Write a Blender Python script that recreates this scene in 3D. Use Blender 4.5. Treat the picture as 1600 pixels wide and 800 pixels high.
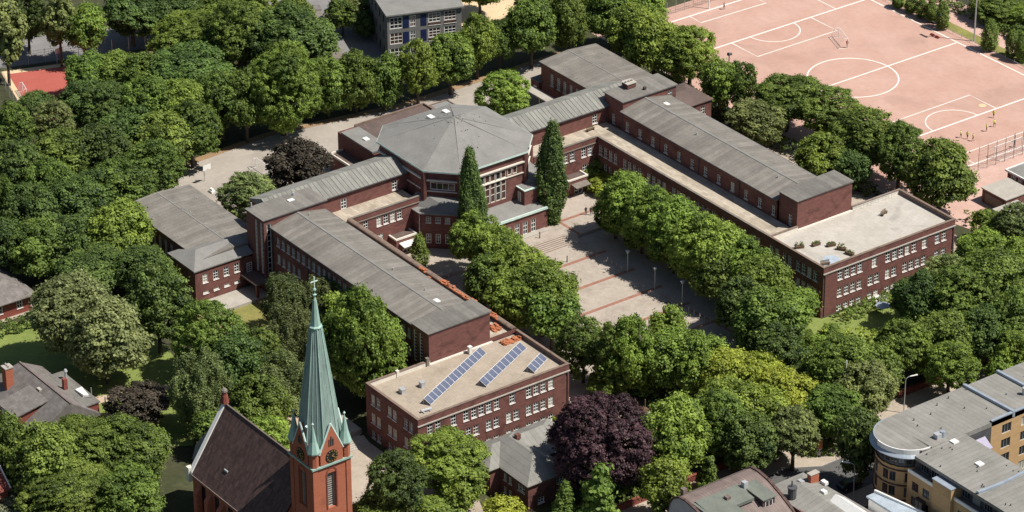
import bpy, bmesh, math, random
import numpy as np
from mathutils import Matrix, Vector

# ------------------------------------------------------------------ camera, sky, sun, exposure
for _o in list(bpy.data.objects):
    bpy.data.objects.remove(_o)
SC = bpy.context.scene
COL = SC.collection
CAM_LOC = (456.808, -336.984, 303.710)
CAM_ROT = ((0.5925045, -0.3789282, 0.710881), (0.8055597, 0.2824995, -0.5208336), (-0.0034651, 0.8812534, 0.4726315))
cam_d = bpy.data.cameras.new('camera')
cam = bpy.data.objects.new('camera', cam_d)
COL.objects.link(cam)
cam.matrix_world = Matrix.Translation(CAM_LOC) @ Matrix(CAM_ROT).to_4x4()
cam_d.sensor_width = 36.0
cam_d.lens = 124.064
cam_d.clip_start = 1.0
cam_d.clip_end = 5000.0
SC.camera = cam

SUN_AZ = (0.785, 0.62)          # horizontal direction towards the sun
SUN_EL = math.radians(57)
world = bpy.data.worlds.new('World')
SC.world = world
world.use_nodes = True
wn = world.node_tree
sky = wn.nodes.new('ShaderNodeTexSky')
sky.sky_type = 'NISHITA'
sky.sun_disc = False
sky.sun_elevation = SUN_EL
sky.sun_rotation = math.atan2(SUN_AZ[0], SUN_AZ[1])
sky.air_density = 1.0
sky.dust_density = 1.0
bg = wn.nodes['Background']
bg.inputs['Strength'].default_value = 0.060
wn.links.new(sky.outputs[0], bg.inputs[0])
sun_d = bpy.data.lights.new('sun', 'SUN')
sun_d.energy = 5.0
sun_d.angle = math.radians(0.53)
sun_d.color = (1.0, 0.955, 0.88)
sun = bpy.data.objects.new('sun', sun_d)
COL.objects.link(sun)
_l = math.hypot(*SUN_AZ)
_sd = Vector((SUN_AZ[0] / _l * math.cos(SUN_EL), SUN_AZ[1] / _l * math.cos(SUN_EL), math.sin(SUN_EL)))
sun.rotation_euler = _sd.to_track_quat('Z', 'Y').to_euler()
sun.location = (0, 0, 200)
SC.view_settings.view_transform = 'Standard'
SC.view_settings.look = 'None'
SC.view_settings.gamma = 1.0
SC.view_settings.use_curve_mapping = False
SC.view_settings.exposure = 0.30
SC.render.engine = 'CYCLES'
SC.cycles.max_bounces = 6
SC.cycles.transparent_max_bounces = 4
random.seed(7)

# ------------------------------------------------------------------ materials
MATS = {}


def mat(name, c1, c2=None, scale=0.6, rough=0.85, stretch=(1, 1, 1), bump=0.0, bscale=4.0,
        strips=None, slabs=None, metallic=0.0, spec=0.25, fine=0.12, stain=None):
    """procedural surface: two noises between c1 and c2, optional strips (axis, width, amount, joint) or slabs"""
    m = bpy.data.materials.new(name)
    m.use_nodes = True
    nt = m.node_tree
    N, L = nt.nodes, nt.links
    b = N['Principled BSDF']
    b.inputs['Roughness'].default_value = rough
    b.inputs['Metallic'].default_value = metallic
    b.inputs['Specular IOR Level'].default_value = spec
    if c2 is None:
        c2 = tuple(x * 0.72 for x in c1)
    tc = N.new('ShaderNodeTexCoord')
    mp = N.new('ShaderNodeMapping')
    mp.inputs['Scale'].default_value = stretch
    L.new(tc.outputs['Object'], mp.inputs[0])
    n1 = N.new('ShaderNodeTexNoise')
    n1.inputs['Scale'].default_value = scale
    n1.inputs['Detail'].default_value = 6
    n1.inputs['Roughness'].default_value = 0.65
    L.new(mp.outputs[0], n1.inputs[0])
    rp = N.new('ShaderNodeValToRGB')
    rp.color_ramp.elements[0].position = 0.32
    rp.color_ramp.elements[1].position = 0.68
    rp.color_ramp.elements[0].color = (*c2, 1)
    rp.color_ramp.elements[1].color = (*c1, 1)
    L.new(n1.outputs['Fac'], rp.inputs[0])
    col = rp.outputs[0]

    def mult(col, fac_socket, lo, hi):
        mr = N.new('ShaderNodeMapRange')
        mr.inputs['To Min'].default_value = lo
        mr.inputs['To Max'].default_value = hi
        L.new(fac_socket, mr.inputs['Value'])
        mx = N.new('ShaderNodeVectorMath')
        mx.operation = 'SCALE'
        L.new(col, mx.inputs[0])
        L.new(mr.outputs[0], mx.inputs['Scale'])
        return mx.outputs[0]
    if fine:
        n2 = N.new('ShaderNodeTexNoise')
        n2.inputs['Scale'].default_value = scale * 9
        n2.inputs['Detail'].default_value = 3
        L.new(mp.outputs[0], n2.inputs[0])
        col = mult(col, n2.outputs['Fac'], 1 - fine * 2, 1 + fine * 2)
    if strips:
        ax, wd, amt, jt = strips
        sp = N.new('ShaderNodeSeparateXYZ')
        L.new(tc.outputs['Object'], sp.inputs[0])
        dv = N.new('ShaderNodeMath')
        dv.operation = 'DIVIDE'
        L.new(sp.outputs[ax], dv.inputs[0])
        dv.inputs[1].default_value = wd
        fl = N.new('ShaderNodeMath')
        fl.operation = 'FLOOR'
        L.new(dv.outputs[0], fl.inputs[0])
        wnz = N.new('ShaderNodeTexWhiteNoise')
        wnz.noise_dimensions = '1D'
        L.new(fl.outputs[0], wnz.inputs['W'])
        col = mult(col, wnz.outputs['Value'], 1 - amt, 1 + amt)
        if jt:
            fr = N.new('ShaderNodeMath')
            fr.operation = 'FRACT'
            L.new(dv.outputs[0], fr.inputs[0])
            gt = N.new('ShaderNodeMath')
            gt.operation = 'GREATER_THAN'
            L.new(fr.outputs[0], gt.inputs[0])
            gt.inputs[1].default_value = 0.12
            col = mult(col, gt.outputs[0], 1 - jt, 1.0)
    if slabs:
        w, h, amt, jt = slabs
        br = N.new('ShaderNodeTexBrick')
        br.inputs['Scale'].default_value = 1.0
        br.inputs['Brick Width'].default_value = w
        br.inputs['Row Height'].default_value = h
        br.inputs['Mortar Size'].default_value = 0.03 * min(w, h)
        br.inputs['Color1'].default_value = (1 - amt,) * 3 + (1,)
        br.inputs['Color2'].default_value = (1 + amt,) * 3 + (1,)
        br.inputs['Mortar'].default_value = (1 - jt,) * 3 + (1,)
        L.new(tc.outputs['Object'], br.inputs[0])
        mx = N.new('ShaderNodeVectorMath')
        mx.operation = 'MULTIPLY'
        L.new(col, mx.inputs[0])
        L.new(br.outputs['Color'], mx.inputs[1])
        col = mx.outputs[0]
    if stain:
        sc_, lo_, amt = stain
        n3 = N.new('ShaderNodeTexNoise')
        n3.inputs['Scale'].default_value = sc_
        n3.inputs['Detail'].default_value = 5
        n3.inputs['Distortion'].default_value = 0.8
        L.new(tc.outputs['Object'], n3.inputs[0])
        r3 = N.new('ShaderNodeValToRGB')
        r3.color_ramp.elements[0].position = lo_
        r3.color_ramp.elements[1].position = lo_ + 0.12
        L.new(n3.outputs['Fac'], r3.inputs[0])
        col = mult(col, r3.outputs[0], 1.0, 1 - amt)
    L.new(col, b.inputs['Base Color'])
    if bump:
        n4 = N.new('ShaderNodeTexNoise')
        n4.inputs['Scale'].default_value = bscale
        n4.inputs['Detail'].default_value = 4
        L.new(tc.outputs['Object'], n4.inputs[0])
        bp = N.new('ShaderNodeBump')
        bp.inputs['Strength'].default_value = bump
        bp.inputs['Distance'].default_value = 0.15
        L.new(n4.outputs['Fac'], bp.inputs['Height'])
        L.new(bp.outputs[0], b.inputs['Normal'])
    MATS[name] = m
    return m


def leaf_mat(name, dark, light, trans=0.42):
    m = bpy.data.materials.new(name)
    m.use_nodes = True
    nt = m.node_tree
    N, L = nt.nodes, nt.links
    N.remove(N['Principled BSDF'])
    at = N.new('ShaderNodeAttribute')
    at.attribute_name = 'v'
    rp = N.new('ShaderNodeValToRGB')
    rp.color_ramp.elements[0].color = (*dark, 1)
    rp.color_ramp.elements[1].color = (*light, 1)
    L.new(at.outputs['Fac'], rp.inputs[0])
    oi = N.new('ShaderNodeObjectInfo')
    hs = N.new('ShaderNodeHueSaturation')
    mr = N.new('ShaderNodeMapRange')
    mr.inputs['To Min'].default_value = 0.82
    mr.inputs['To Max'].default_value = 1.2
    L.new(oi.outputs['Random'], mr.inputs['Value'])
    L.new(mr.outputs[0], hs.inputs['Value'])
    wz = N.new('ShaderNodeTexWhiteNoise')
    wz.noise_dimensions = '1D'
    L.new(oi.outputs['Random'], wz.inputs['W'])
    mh = N.new('ShaderNodeMapRange')
    mh.inputs['To Min'].default_value = 0.48
    mh.inputs['To Max'].default_value = 0.504
    L.new(wz.outputs['Value'], mh.inputs['Value'])
    L.new(mh.outputs[0], hs.inputs['Hue'])
    L.new(rp.outputs[0], hs.inputs['Color'])
    df = N.new('ShaderNodeBsdfDiffuse')
    tr = N.new('ShaderNodeBsdfTranslucent')
    gl = N.new('ShaderNodeBsdfGlossy')
    gl.inputs['Roughness'].default_value = 0.6
    gl.inputs['Color'].default_value = (0.6, 0.65, 0.6, 1)
    L.new(hs.outputs[0], df.inputs[0])
    L.new(hs.outputs[0], tr.inputs[0])
    m1 = N.new('ShaderNodeMixShader')
    m1.inputs[0].default_value = trans
    L.new(df.outputs[0], m1.inputs[1])
    L.new(tr.outputs[0], m1.inputs[2])
    m2 = N.new('ShaderNodeMixShader')
    m2.inputs[0].default_value = 0.03
    L.new(m1.outputs[0], m2.inputs[1])
    L.new(gl.outputs[0], m2.inputs[2])
    L.new(m2.outputs[0], N['Material Output'].inputs[0])
    MATS[name] = m
    return m


mat('brick', (0.205, 0.088, 0.072), (0.120, 0.055, 0.049), scale=0.8, stretch=(1, 1, 3.5), fine=0.2, stain=(0.3, 0.53, 0.3))
mat('brick_orange', (0.42, 0.14, 0.08), (0.33, 0.105, 0.06), scale=0.9, stretch=(1, 1, 4), fine=0.12, stain=(0.3, 0.6, 0.2))
mat('brick_red', (0.25, 0.075, 0.055), (0.18, 0.055, 0.042), scale=0.8, stretch=(1, 1, 4), fine=0.15)
mat('brick_yellow', (0.5, 0.33, 0.17), (0.42, 0.27, 0.135), scale=0.5, stretch=(1, 1, 4), fine=0.1)
mat('coping', (0.23, 0.165, 0.13), (0.16, 0.115, 0.09), scale=1.2, stain=(0.5, 0.55, 0.3))
mat('coping_grey', (0.22, 0.19, 0.16), scale=0.8)
mat('render_white', (0.7, 0.66, 0.58), (0.6, 0.55, 0.47), scale=0.8, fine=0.06, stain=(0.4, 0.58, 0.2))
mat('paint_white', (0.80, 0.79, 0.75), (0.70, 0.69, 0.65), scale=2.0, rough=0.5, fine=0.04)
mat('copper_edge', (0.62, 0.72, 0.66), (0.42, 0.58, 0.52), scale=0.9, rough=0.6, fine=0.08)
mat('copper_green', (0.285, 0.365, 0.33), (0.165, 0.225, 0.205), scale=0.7, stretch=(3, 3, 0.35), rough=0.55, fine=0.14, stain=(0.5, 0.6, 0.45))
mat('copper_light', (0.34, 0.48, 0.42), (0.24, 0.37, 0.32), scale=0.9, stretch=(2, 2, 0.5), rough=0.55, fine=0.1)
mat('felt_x', (0.225, 0.205, 0.18), (0.15, 0.138, 0.122), scale=0.25, strips=(0, 1.05, 0.12, 0.16), stain=(0.18, 0.56, 0.12), fine=0.10)
mat('felt_y', (0.215, 0.2, 0.178), (0.15, 0.14, 0.125), scale=0.25, strips=(1, 1.05, 0.12, 0.16), stain=(0.18, 0.56, 0.12), fine=0.10)
mat('felt_hall', (0.235, 0.228, 0.212), (0.185, 0.18, 0.168), scale=0.3, fine=0.09, stain=(0.15, 0.58, 0.1))
mat('felt_link', (0.27, 0.265, 0.235), (0.165, 0.162, 0.145), scale=0.5, stretch=(0.4, 1.6, 1), strips=(1, 0.95, 0.09, 0.0), fine=0.10)
mat('felt_brown', (0.14, 0.1, 0.085), (0.095, 0.072, 0.064), scale=0.35, stain=(0.25, 0.6, -0.8), fine=0.1)
mat('felt_dark', (0.19, 0.18, 0.16), (0.135, 0.128, 0.115), scale=0.3, strips=(1, 1.0, 0.13, 0.18), stain=(0.3, 0.58, 0.15))
mat('terrace_slab', (0.46, 0.4, 0.32), (0.33, 0.275, 0.21), scale=0.30, slabs=(1.5, 0.6, 0.15, 0.32), stain=(0.22, 0.58, 0.24), fine=0.07)
mat('deck_slab', (0.48, 0.445, 0.395), (0.39, 0.358, 0.31), scale=0.20, slabs=(1.0, 1.0, 0.035, 0.12), stain=(0.15, 0.58, 0.2), fine=0.06)
mat('solar_slab', (0.4, 0.335, 0.265), (0.32, 0.265, 0.205), scale=0.25, slabs=(0.5, 0.5, 0.05, 0.25), stain=(0.3, 0.6, 0.18), fine=0.08)
mat('glass', (0.030, 0.034, 0.038), (0.018, 0.02, 0.024), scale=0.4, rough=0.06, spec=0.6, fine=0)
mat('glass_brown', (0.10, 0.05, 0.04), (0.05, 0.03, 0.028), scale=0.5, rough=0.08, spec=0.6, fine=0)
mat('glass_painted_sky', (0.16, 0.18, 0.20), (0.05, 0.055, 0.06), scale=0.5, rough=0.08, spec=0.6, fine=0)  # pale sky reflection painted into the pane colour
mat('blind', (0.50, 0.48, 0.42), (0.34, 0.32, 0.28), scale=0.5, rough=0.4, spec=0.4, fine=0)
mat('blue_panel', (0.016, 0.026, 0.085), (0.012, 0.02, 0.065), scale=0.6, rough=0.4)
mat('grey_panel', (0.20, 0.20, 0.19), (0.15, 0.15, 0.145), scale=0.5, fine=0.12)
mat('solar_cell', (0.125, 0.140, 0.195), (0.092, 0.105, 0.155), scale=0.8, rough=0.18, spec=0.5, fine=0.05)
mat('metal', (0.52, 0.53, 0.54), (0.42, 0.43, 0.44), scale=1.0, rough=0.45, metallic=0.3, fine=0.05)
mat('metal_dark', (0.10, 0.10, 0.105), scale=1.0, rough=0.5)
mat('zinc', (0.36, 0.41, 0.47), (0.28, 0.32, 0.37), scale=0.7, rough=0.4, metallic=0.2, fine=0.06)
mat('tile_dark', (0.120, 0.072, 0.060), (0.070, 0.046, 0.043), scale=1.6, slabs=(0.45, 0.6, 0.28, 0.35), fine=0.3)
mat('tile_brown', (0.2, 0.18, 0.165), (0.135, 0.12, 0.112), scale=0.8, slabs=(0.6, 0.6, 0.12, 0.25), fine=0.15)
mat('copper_brown', (0.21, 0.16, 0.14), (0.155, 0.12, 0.108), scale=0.5, stretch=(1, 1, 0.4), strips=(1, 0.6, 0.08, 0.3), rough=0.55)
mat('felt_green', (0.17, 0.185, 0.155), (0.13, 0.14, 0.12), scale=0.5)
mat('felt_flat', (0.265, 0.255, 0.23), (0.205, 0.198, 0.178), scale=0.25, strips=(1, 1.0, 0.07, 0.20), stain=(0.2, 0.58, 0.12), fine=0.07)
mat('felt_flat_x', (0.265, 0.255, 0.23), (0.205, 0.198, 0.178), scale=0.25, strips=(0, 1.0, 0.07, 0.20), stain=(0.2, 0.58, 0.12), fine=0.07)
mat('tile_orange', (0.46, 0.17, 0.08), (0.32, 0.11, 0.055), scale=1.5, fine=0.2)
mat('wood', (0.15, 0.10, 0.06), (0.10, 0.065, 0.04), scale=2.0)
mat('bark', (0.105, 0.085, 0.065), (0.06, 0.05, 0.04), scale=2.5, stretch=(2, 2, 0.4))
mat('asphalt_yard', (0.385, 0.34, 0.295), (0.305, 0.27, 0.23), scale=0.12, fine=0.07, stain=(0.08, 0.57, 0.15))
mat('asphalt', (0.115, 0.112, 0.11), (0.085, 0.083, 0.082), scale=0.2, fine=0.08, stain=(0.2, 0.6, 0.15))
mat('asphalt_pale', (0.23, 0.22, 0.215), (0.18, 0.172, 0.168), scale=0.2, fine=0.08, stain=(0.2, 0.6, 0.15))
mat('pavement', (0.44, 0.37, 0.30), (0.34, 0.285, 0.23), scale=0.3, slabs=(0.5, 0.5, 0.05, 0.15), fine=0.07)
mat('plaza', (0.425, 0.365, 0.31), (0.33, 0.28, 0.232), scale=0.16, slabs=(0.5, 0.5, 0.05, 0.12), stain=(0.3, 0.57, 0.16), fine=0.07)
mat('band_brick', (0.33, 0.165, 0.12), (0.26, 0.125, 0.092), scale=0.7, slabs=(0.4, 0.2, 0.12, 0.2), fine=0.1)
mat('pitch', (0.50, 0.325, 0.265), (0.43, 0.262, 0.205), scale=0.10, fine=0.055, stain=(0.07, 0.54, 0.11), bump=0.1)
mat('pitch_path', (0.55, 0.375, 0.315), (0.47, 0.3, 0.245), scale=0.15, fine=0.07)
mat('line_paint', (0.86, 0.80, 0.74), (0.78, 0.70, 0.63), scale=0.8, fine=0.06)
mat('court_red', (0.4, 0.105, 0.082), (0.35, 0.088, 0.068), scale=0.15, fine=0.05)
mat('sand', (0.66, 0.50, 0.31), (0.56, 0.42, 0.26), scale=0.3, fine=0.06)
mat('path_sand', (0.52, 0.40, 0.30), (0.42, 0.32, 0.235), scale=0.3, fine=0.08)
mat('soil', (0.060, 0.058, 0.030), (0.042, 0.050, 0.020), scale=0.12, fine=0.22, stain=(0.06, 0.55, -0.35), bump=0.4)
mat('lawn', (0.215, 0.255, 0.068), (0.150, 0.195, 0.048), scale=0.16, fine=0.16, stain=(0.12, 0.6, -0.35), bump=0.3)
mat('lawn_dry', (0.24, 0.21, 0.07), (0.16, 0.17, 0.045), scale=0.2, fine=0.16, stain=(0.15, 0.56, -0.3), bump=0.3)
mat('earth', (0.32, 0.21, 0.12), (0.24, 0.16, 0.085), scale=0.3, fine=0.15)
mat('awning', (0.38, 0.35, 0.44), (0.33, 0.31, 0.4), scale=0.5)
mat('blue_cloth', (0.20, 0.33, 0.52), (0.15, 0.26, 0.44), scale=0.8)
mat('pale_blue', (0.40, 0.46, 0.52), scale=0.8)
mat('car_dark', (0.030, 0.033, 0.042), (0.025, 0.028, 0.036), scale=0.5, rough=0.2, spec=0.6, fine=0)
mat('car_red', (0.20, 0.020, 0.020), scale=0.5, rough=0.2, spec=0.6, fine=0)
mat('car_silver', (0.45, 0.46, 0.48), scale=0.5, rough=0.25, spec=0.6, fine=0)
mat('rubber', (0.02, 0.02, 0.02), scale=1)
mat('clock_face', (0.022, 0.022, 0.024), scale=1, rough=0.5)
mat('gold', (0.62, 0.42, 0.12), scale=1, rough=0.35, metallic=0.5)
mat('step_brown', (0.24, 0.16, 0.125), (0.19, 0.125, 0.10), scale=0.8, fine=0.1)
mat('concrete', (0.42, 0.39, 0.34), (0.33, 0.30, 0.26), scale=0.6, fine=0.1)
leaf_mat('leaf_mid', (0.0483, 0.0882, 0.0147), (0.2554, 0.3640, 0.0694))
leaf_mat('leaf_dark', (0.0315, 0.0630, 0.0158), (0.1680, 0.2576, 0.0605))
leaf_mat('leaf_light', (0.0651, 0.1134, 0.0147), (0.3360, 0.4648, 0.0806))
leaf_mat('leaf_olive', (0.0756, 0.1050, 0.0294), (0.3248, 0.3920, 0.1288))
leaf_mat('leaf_olivep', (0.095, 0.120, 0.040), (0.345, 0.395, 0.155))
leaf_mat('leaf_yellow', (0.1208, 0.1628, 0.0168), (0.4816, 0.5712, 0.0840))
leaf_mat('leaf_birch', (0.0630, 0.0893, 0.0273), (0.2632, 0.3192, 0.1064))
leaf_mat('leaf_pale', (0.0893, 0.1071, 0.0536), (0.3797, 0.4176, 0.2531))
leaf_mat('leaf_purple', (0.0270, 0.0135, 0.0162), (0.1100, 0.0546, 0.0598), 0.15)
leaf_mat('leaf_copper', (0.0275, 0.0229, 0.0153), (0.0994, 0.0816, 0.0546), 0.15)

# ------------------------------------------------------------------ helpers


class MB:
    def __init__(s):
        s.v = []
        s.f = []

    def poly(s, pts):
        n = len(s.v)
        s.v += [tuple(p) for p in pts]
        s.f.append(tuple(range(n, n + len(pts))))

    def box(s, x0, x1, y0, y1, z0, z1):
        n = len(s.v)
        s.v += [(x0, y0, z0), (x1, y0, z0), (x1, y1, z0), (x0, y1, z0), (x0, y0, z1), (x1, y0, z1), (x1, y1, z1), (x0, y1, z1)]
        s.f += [(n, n + 3, n + 2, n + 1), (n + 4, n + 5, n + 6, n + 7), (n, n + 1, n + 5, n + 4), (n + 1, n + 2, n + 6, n + 5),
                (n + 2, n + 3, n + 7, n + 6), (n + 3, n, n + 4, n + 7)]

    def prism(s, pts, z0, z1, bottom=True):
        """counter-clockwise outline; z0 and z1 may be lists (per point)"""
        n = len(s.v)
        k = len(pts)
        a = z0 if isinstance(z0, (list, tuple)) else [z0] * k
        b = z1 if isinstance(z1, (list, tuple)) else [z1] * k
        s.v += [(p[0], p[1], z) for p, z in zip(pts, a)] + [(p[0], p[1], z) for p, z in zip(pts, b)]
        s.f.append(tuple(range(n + k, n + 2 * k)))
        if bottom:
            s.f.append(tuple(range(n + k - 1, n - 1, -1)))
        for i in range(k):
            j = (i + 1) % k
            s.f.append((n + i, n + j, n + k + j, n + k + i))

    def tube(s, p, q, r0, r1=None, n=8, caps=True):
        r1 = r0 if r1 is None else r1
        p, q = Vector(p), Vector(q)
        d = (q - p).normalized()
        a = d.orthogonal().normalized()
        b = d.cross(a)
        k = len(s.v)
        for c, r in ((p, r0), (q, r1)):
            for i in range(n):
                t = 2 * math.pi * i / n
                s.v.append(tuple(c + a * (r * math.cos(t)) + b * (r * math.sin(t))))
        for i in range(n):
            j = (i + 1) % n
            s.f.append((k + i, k + j, k + n + j, k + n + i))
        if caps:
            s.f.append(tuple(range(k + n - 1, k - 1, -1)))
            s.f.append(tuple(range(k + n, k + 2 * n)))

    def lathe(s, prof, c=(0, 0), n=16):
        """prof: list of (radius, z)"""
        k = len(s.v)
        for r, z in prof:
            for i in range(n):
                t = 2 * math.pi * i / n
                s.v.append((c[0] + r * math.cos(t), c[1] + r * math.sin(t), z))
        for a in range(len(prof) - 1):
            for i in range(n):
                j = (i + 1) % n
                s.f.append((k + a * n + i, k + a * n + j, k + (a + 1) * n + j, k + (a + 1) * n + i))
        s.f.append(tuple(range(k + n - 1, k - 1, -1)))
        m = k + (len(prof) - 1) * n
        s.f.append(tuple(range(m, m + n)))

    def mesh(s, name, material, off=(0, 0, 0), smooth=False):
        me = bpy.data.meshes.new(name)
        me.from_pydata([(x - off[0], y - off[1], z - off[2]) for x, y, z in s.v], [], s.f)
        me.materials.append(MATS[material] if isinstance(material, str) else material)
        if smooth:
            for p in me.polygons:
                p.use_smooth = True
        me.update()
        return me

    def build(s, name, material, parent=None, smooth=False, kind=None, label=None):
        off = parent.location if parent is not None else (0, 0, 0)
        if parent is not None and parent.parent is not None:
            off = parent.location + parent.parent.location
        o = bpy.data.objects.new(name, s.mesh(name, material, off, smooth))
        COL.objects.link(o)
        if parent is not None:
            o.parent = parent
        if kind:
            o['kind'] = kind
        if label:
            o['label'] = label
        return o


def tag(o, label, cat, group=None):
    o['label'] = label
    o['category'] = cat
    if group:
        o['group'] = group
    return o


def thing(name, label, cat, loc=(0, 0, 0), rz=0.0, group=None):
    o = bpy.data.objects.new(name, None)
    COL.objects.link(o)
    o.location = loc
    o.rotation_euler = (0, 0, rz)
    o.empty_display_size = 1
    return tag(o, label, cat, group)


def single(name, mb, material, label, cat, group=None, smooth=False, loc=None):
    """a thing that is one mesh; its origin at loc"""
    me = mb.mesh(name, material, loc or (0, 0, 0), smooth)
    o = bpy.data.objects.new(name, me)
    COL.objects.link(o)
    if loc:
        o.location = loc
    return tag(o, label, cat, group)


def struct(name, mb, material, parent=None):
    o = mb.build(name, material, parent)
    if parent is None:
        o['kind'] = 'structure'
    return o


def child(name, me, parent, loc, rz=0.0, sc=None):
    o = bpy.data.objects.new(name, me)
    COL.objects.link(o)
    o.parent = parent
    o.location = loc
    o.rotation_euler = (0, 0, rz)
    if sc:
        o.scale = sc
    return o


def copy_tree(o, parent=None):
    c = o.copy()
    COL.objects.link(c)
    c.parent = parent
    for ch in list(o.children):
        copy_tree(ch, c)
    return c


_wm = {}


def win_mesh(w, h, cols, rows, fr, material, sill):
    k = (w, h, cols, rows, fr, material, sill)
    if k not in _wm:
        m = MB()
        d0, d1 = -0.05, 0.05
        b = 0.62 * fr
        m.box(-w / 2, -w / 2 + fr, d0, d1, -h / 2, h / 2)
        m.box(w / 2 - fr, w / 2, d0, d1, -h / 2, h / 2)
        m.box(-w / 2 + fr, w / 2 - fr, d0, d1, h / 2 - fr, h / 2)
        m.box(-w / 2 + fr, w / 2 - fr, d0, d1, -h / 2, -h / 2 + fr)
        for i in range(1, cols):
            x = -w / 2 + fr + (w - 2 * fr) * i / cols
            m.box(x - b / 2, x + b / 2, d0 + .012, d1 - .01, -h / 2 + fr, h / 2 - fr)
        for j in range(1, rows):
            z = -h / 2 + fr + (h - 2 * fr) * j / rows
            m.box(-w / 2 + fr, w / 2 - fr, d0 + .02, d1 - .02, z - b / 2, z + b / 2)
        if sill:
            m.box(-w / 2 - 0.06, w / 2 + 0.06, -0.26, 0.02, -h / 2 - 0.10, -h / 2 - 0.004)
        _wm[k] = m.mesh('window', material)
    return _wm[k]


def pane_mesh(w, h, material):
    k = (w, h, material)
    if k not in _wm:
        m = MB()
        m.box(-w / 2 + .03, w / 2 - .03, 0.02, 0.045, -h / 2 + .03, h / 2 - .03)
        _wm[k] = m.mesh('pane', material)
    return _wm[k]


STY = {  # cols, rows, frame, frame material, sill, pane materials
    's': (2, 3, 0.105, 'paint_white', True, ('glass', 'glass', 'glass', 'glass_painted_sky', 'glass', 'glass_brown', 'blind')),
    'b': (2, 2, 0.12, 'paint_white', True, ('glass',) * 5 + ('blind',)),
    'h': (1, 1, 0.11, 'paint_white', True, ('blind',)),
    'd': (2, 3, 0.13, 'paint_white', False, ('glass',)),
    'strip': (2, 12, 0.13, 'paint_white', False, ('glass',)),
    'strip2': (1, 9, 0.13, 'paint_white', False, ('glass',)),
    'hall': (1, 4, 0.16, 'render_white', False, ('glass_brown', 'glass_brown', 'glass')),
    'halltop': (1, 1, 0.16, 'render_white', False, ('glass_brown',)),
    'oct': (4, 1, 0.14, 'paint_white', False, ('glass',)),
    'gym': (2, 5, 0.11, 'paint_white', True, ('glass',)),
    'blue': (3, 3, 0.14, 'paint_white', False, ('glass', 'glass_brown')),
    'apt': (2, 1, 0.08, 'metal_dark', False, ('glass', 'glass_painted_sky', 'glass')),
    'apt3': (3, 1, 0.07, 'metal', False, ('glass', 'blind', 'glass')),
    'louvre': (1, 15, 0.2, 'concrete', False, ('metal_dark',)),
    'dark': (1, 1, 0.05, 'metal_dark', False, ('glass',)),
}
WRND = random.Random(3)


def facade(mb, root, p0, p1, z0, z1, ops, rec=0.14, z0b=None):
    """a wall face from p0 to p1 (left to right seen from outside) with real openings; ops: (u, zc, w, h, style)"""
    dx, dy = p1[0] - p0[0], p1[1] - p0[1]
    Ln = math.hypot(dx, dy)
    dx, dy = dx / Ln, dy / Ln
    nx, ny = dy, -dx
    us = sorted({0.0, Ln} | {round(o[0] + s * o[2] / 2, 3) for o in ops for s in (-1, 1)})
    zs = sorted({z0, z1} | {round(o[1] + s * o[3] / 2, 3) for o in ops for s in (-1, 1)})
    us = [u for u in us if -1e-6 <= u <= Ln + 1e-6]
    zs = [z for z in zs if z0 - 1e-6 <= z <= z1 + 1e-6]

    def pt(u, z, d=0.0):
        return (p0[0] + dx * u - nx * d, p0[1] + dy * u - ny * d, z)
    for i in range(len(us) - 1):
        uc = (us[i] + us[i + 1]) / 2
        run = None
        for j in range(len(zs) - 1):
            zc = (zs[j] + zs[j + 1]) / 2
            hole = any(abs(uc - o[0]) < o[2] / 2 - 1e-4 and abs(zc - o[1]) < o[3] / 2 - 1e-4 for o in ops)
            if hole:
                if run is not None:
                    mb.poly([pt(us[i], run), pt(us[i + 1], run), pt(us[i + 1], zs[j]), pt(us[i], zs[j])])
                    run = None
            elif run is None:
                run = zs[j]
        if run is not None:
            mb.poly([pt(us[i], run), pt(us[i + 1], run), pt(us[i + 1], zs[-1]), pt(us[i], zs[-1])])
    rz = math.atan2(dy, dx)
    off = root.location
    for u, zc, w, h, st in ops:
        a, b, c, d = u - w / 2, u + w / 2, zc - h / 2, zc + h / 2
        R = rec + 0.06
        mb.poly([pt(a, c), pt(a, c, R), pt(a, d, R), pt(a, d)])
        mb.poly([pt(b, c, R), pt(b, c), pt(b, d), pt(b, d, R)])
        mb.poly([pt(a, c), pt(b, c), pt(b, c, R), pt(a, c, R)])
        mb.poly([pt(a, d, R), pt(b, d, R), pt(b, d), pt(a, d)])
        cols, rows, fr, fm, sill, pm = STY[st]
        p = pt(u, zc, rec)
        name = 'door' if st == 'd' else 'window'
        wo = child(name, win_mesh(w, h, cols, rows, fr, fm, sill), root, (p[0] - off[0], p[1] - off[1], p[2] - off[2]), rz)
        child('pane', pane_mesh(w, h, WRND.choice(pm)), wo, (0, 0.012, 0))


def fx(mb, root, x, y0, y1, z0, z1, ops=(), **k):      # face towards +X
    facade(mb, root, (x, y0), (x, y1), z0, z1, [(o[0] - y0,) + tuple(o[1:]) for o in ops], **k)


def fy(mb, root, y, x0, x1, z0, z1, ops=(), **k):      # face towards -Y
    facade(mb, root, (x0, y), (x1, y), z0, z1, [(o[0] - x0,) + tuple(o[1:]) for o in ops], **k)


def back(mb, x0, x1, y0, y1, z0, z1):                 # the two faces towards -X and +Y
    mb.poly([(x0, y1, z0), (x0, y0, z0), (x0, y0, z1), (x0, y1, z1)])
    mb.poly([(x1, y1, z0), (x0, y1, z0), (x0, y1, z1), (x1, y1, z1)])


def W(coords, z, w=1.1, h=1.95, st='s'):
    return [(c, z, w, h, st) for c in coords]


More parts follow.
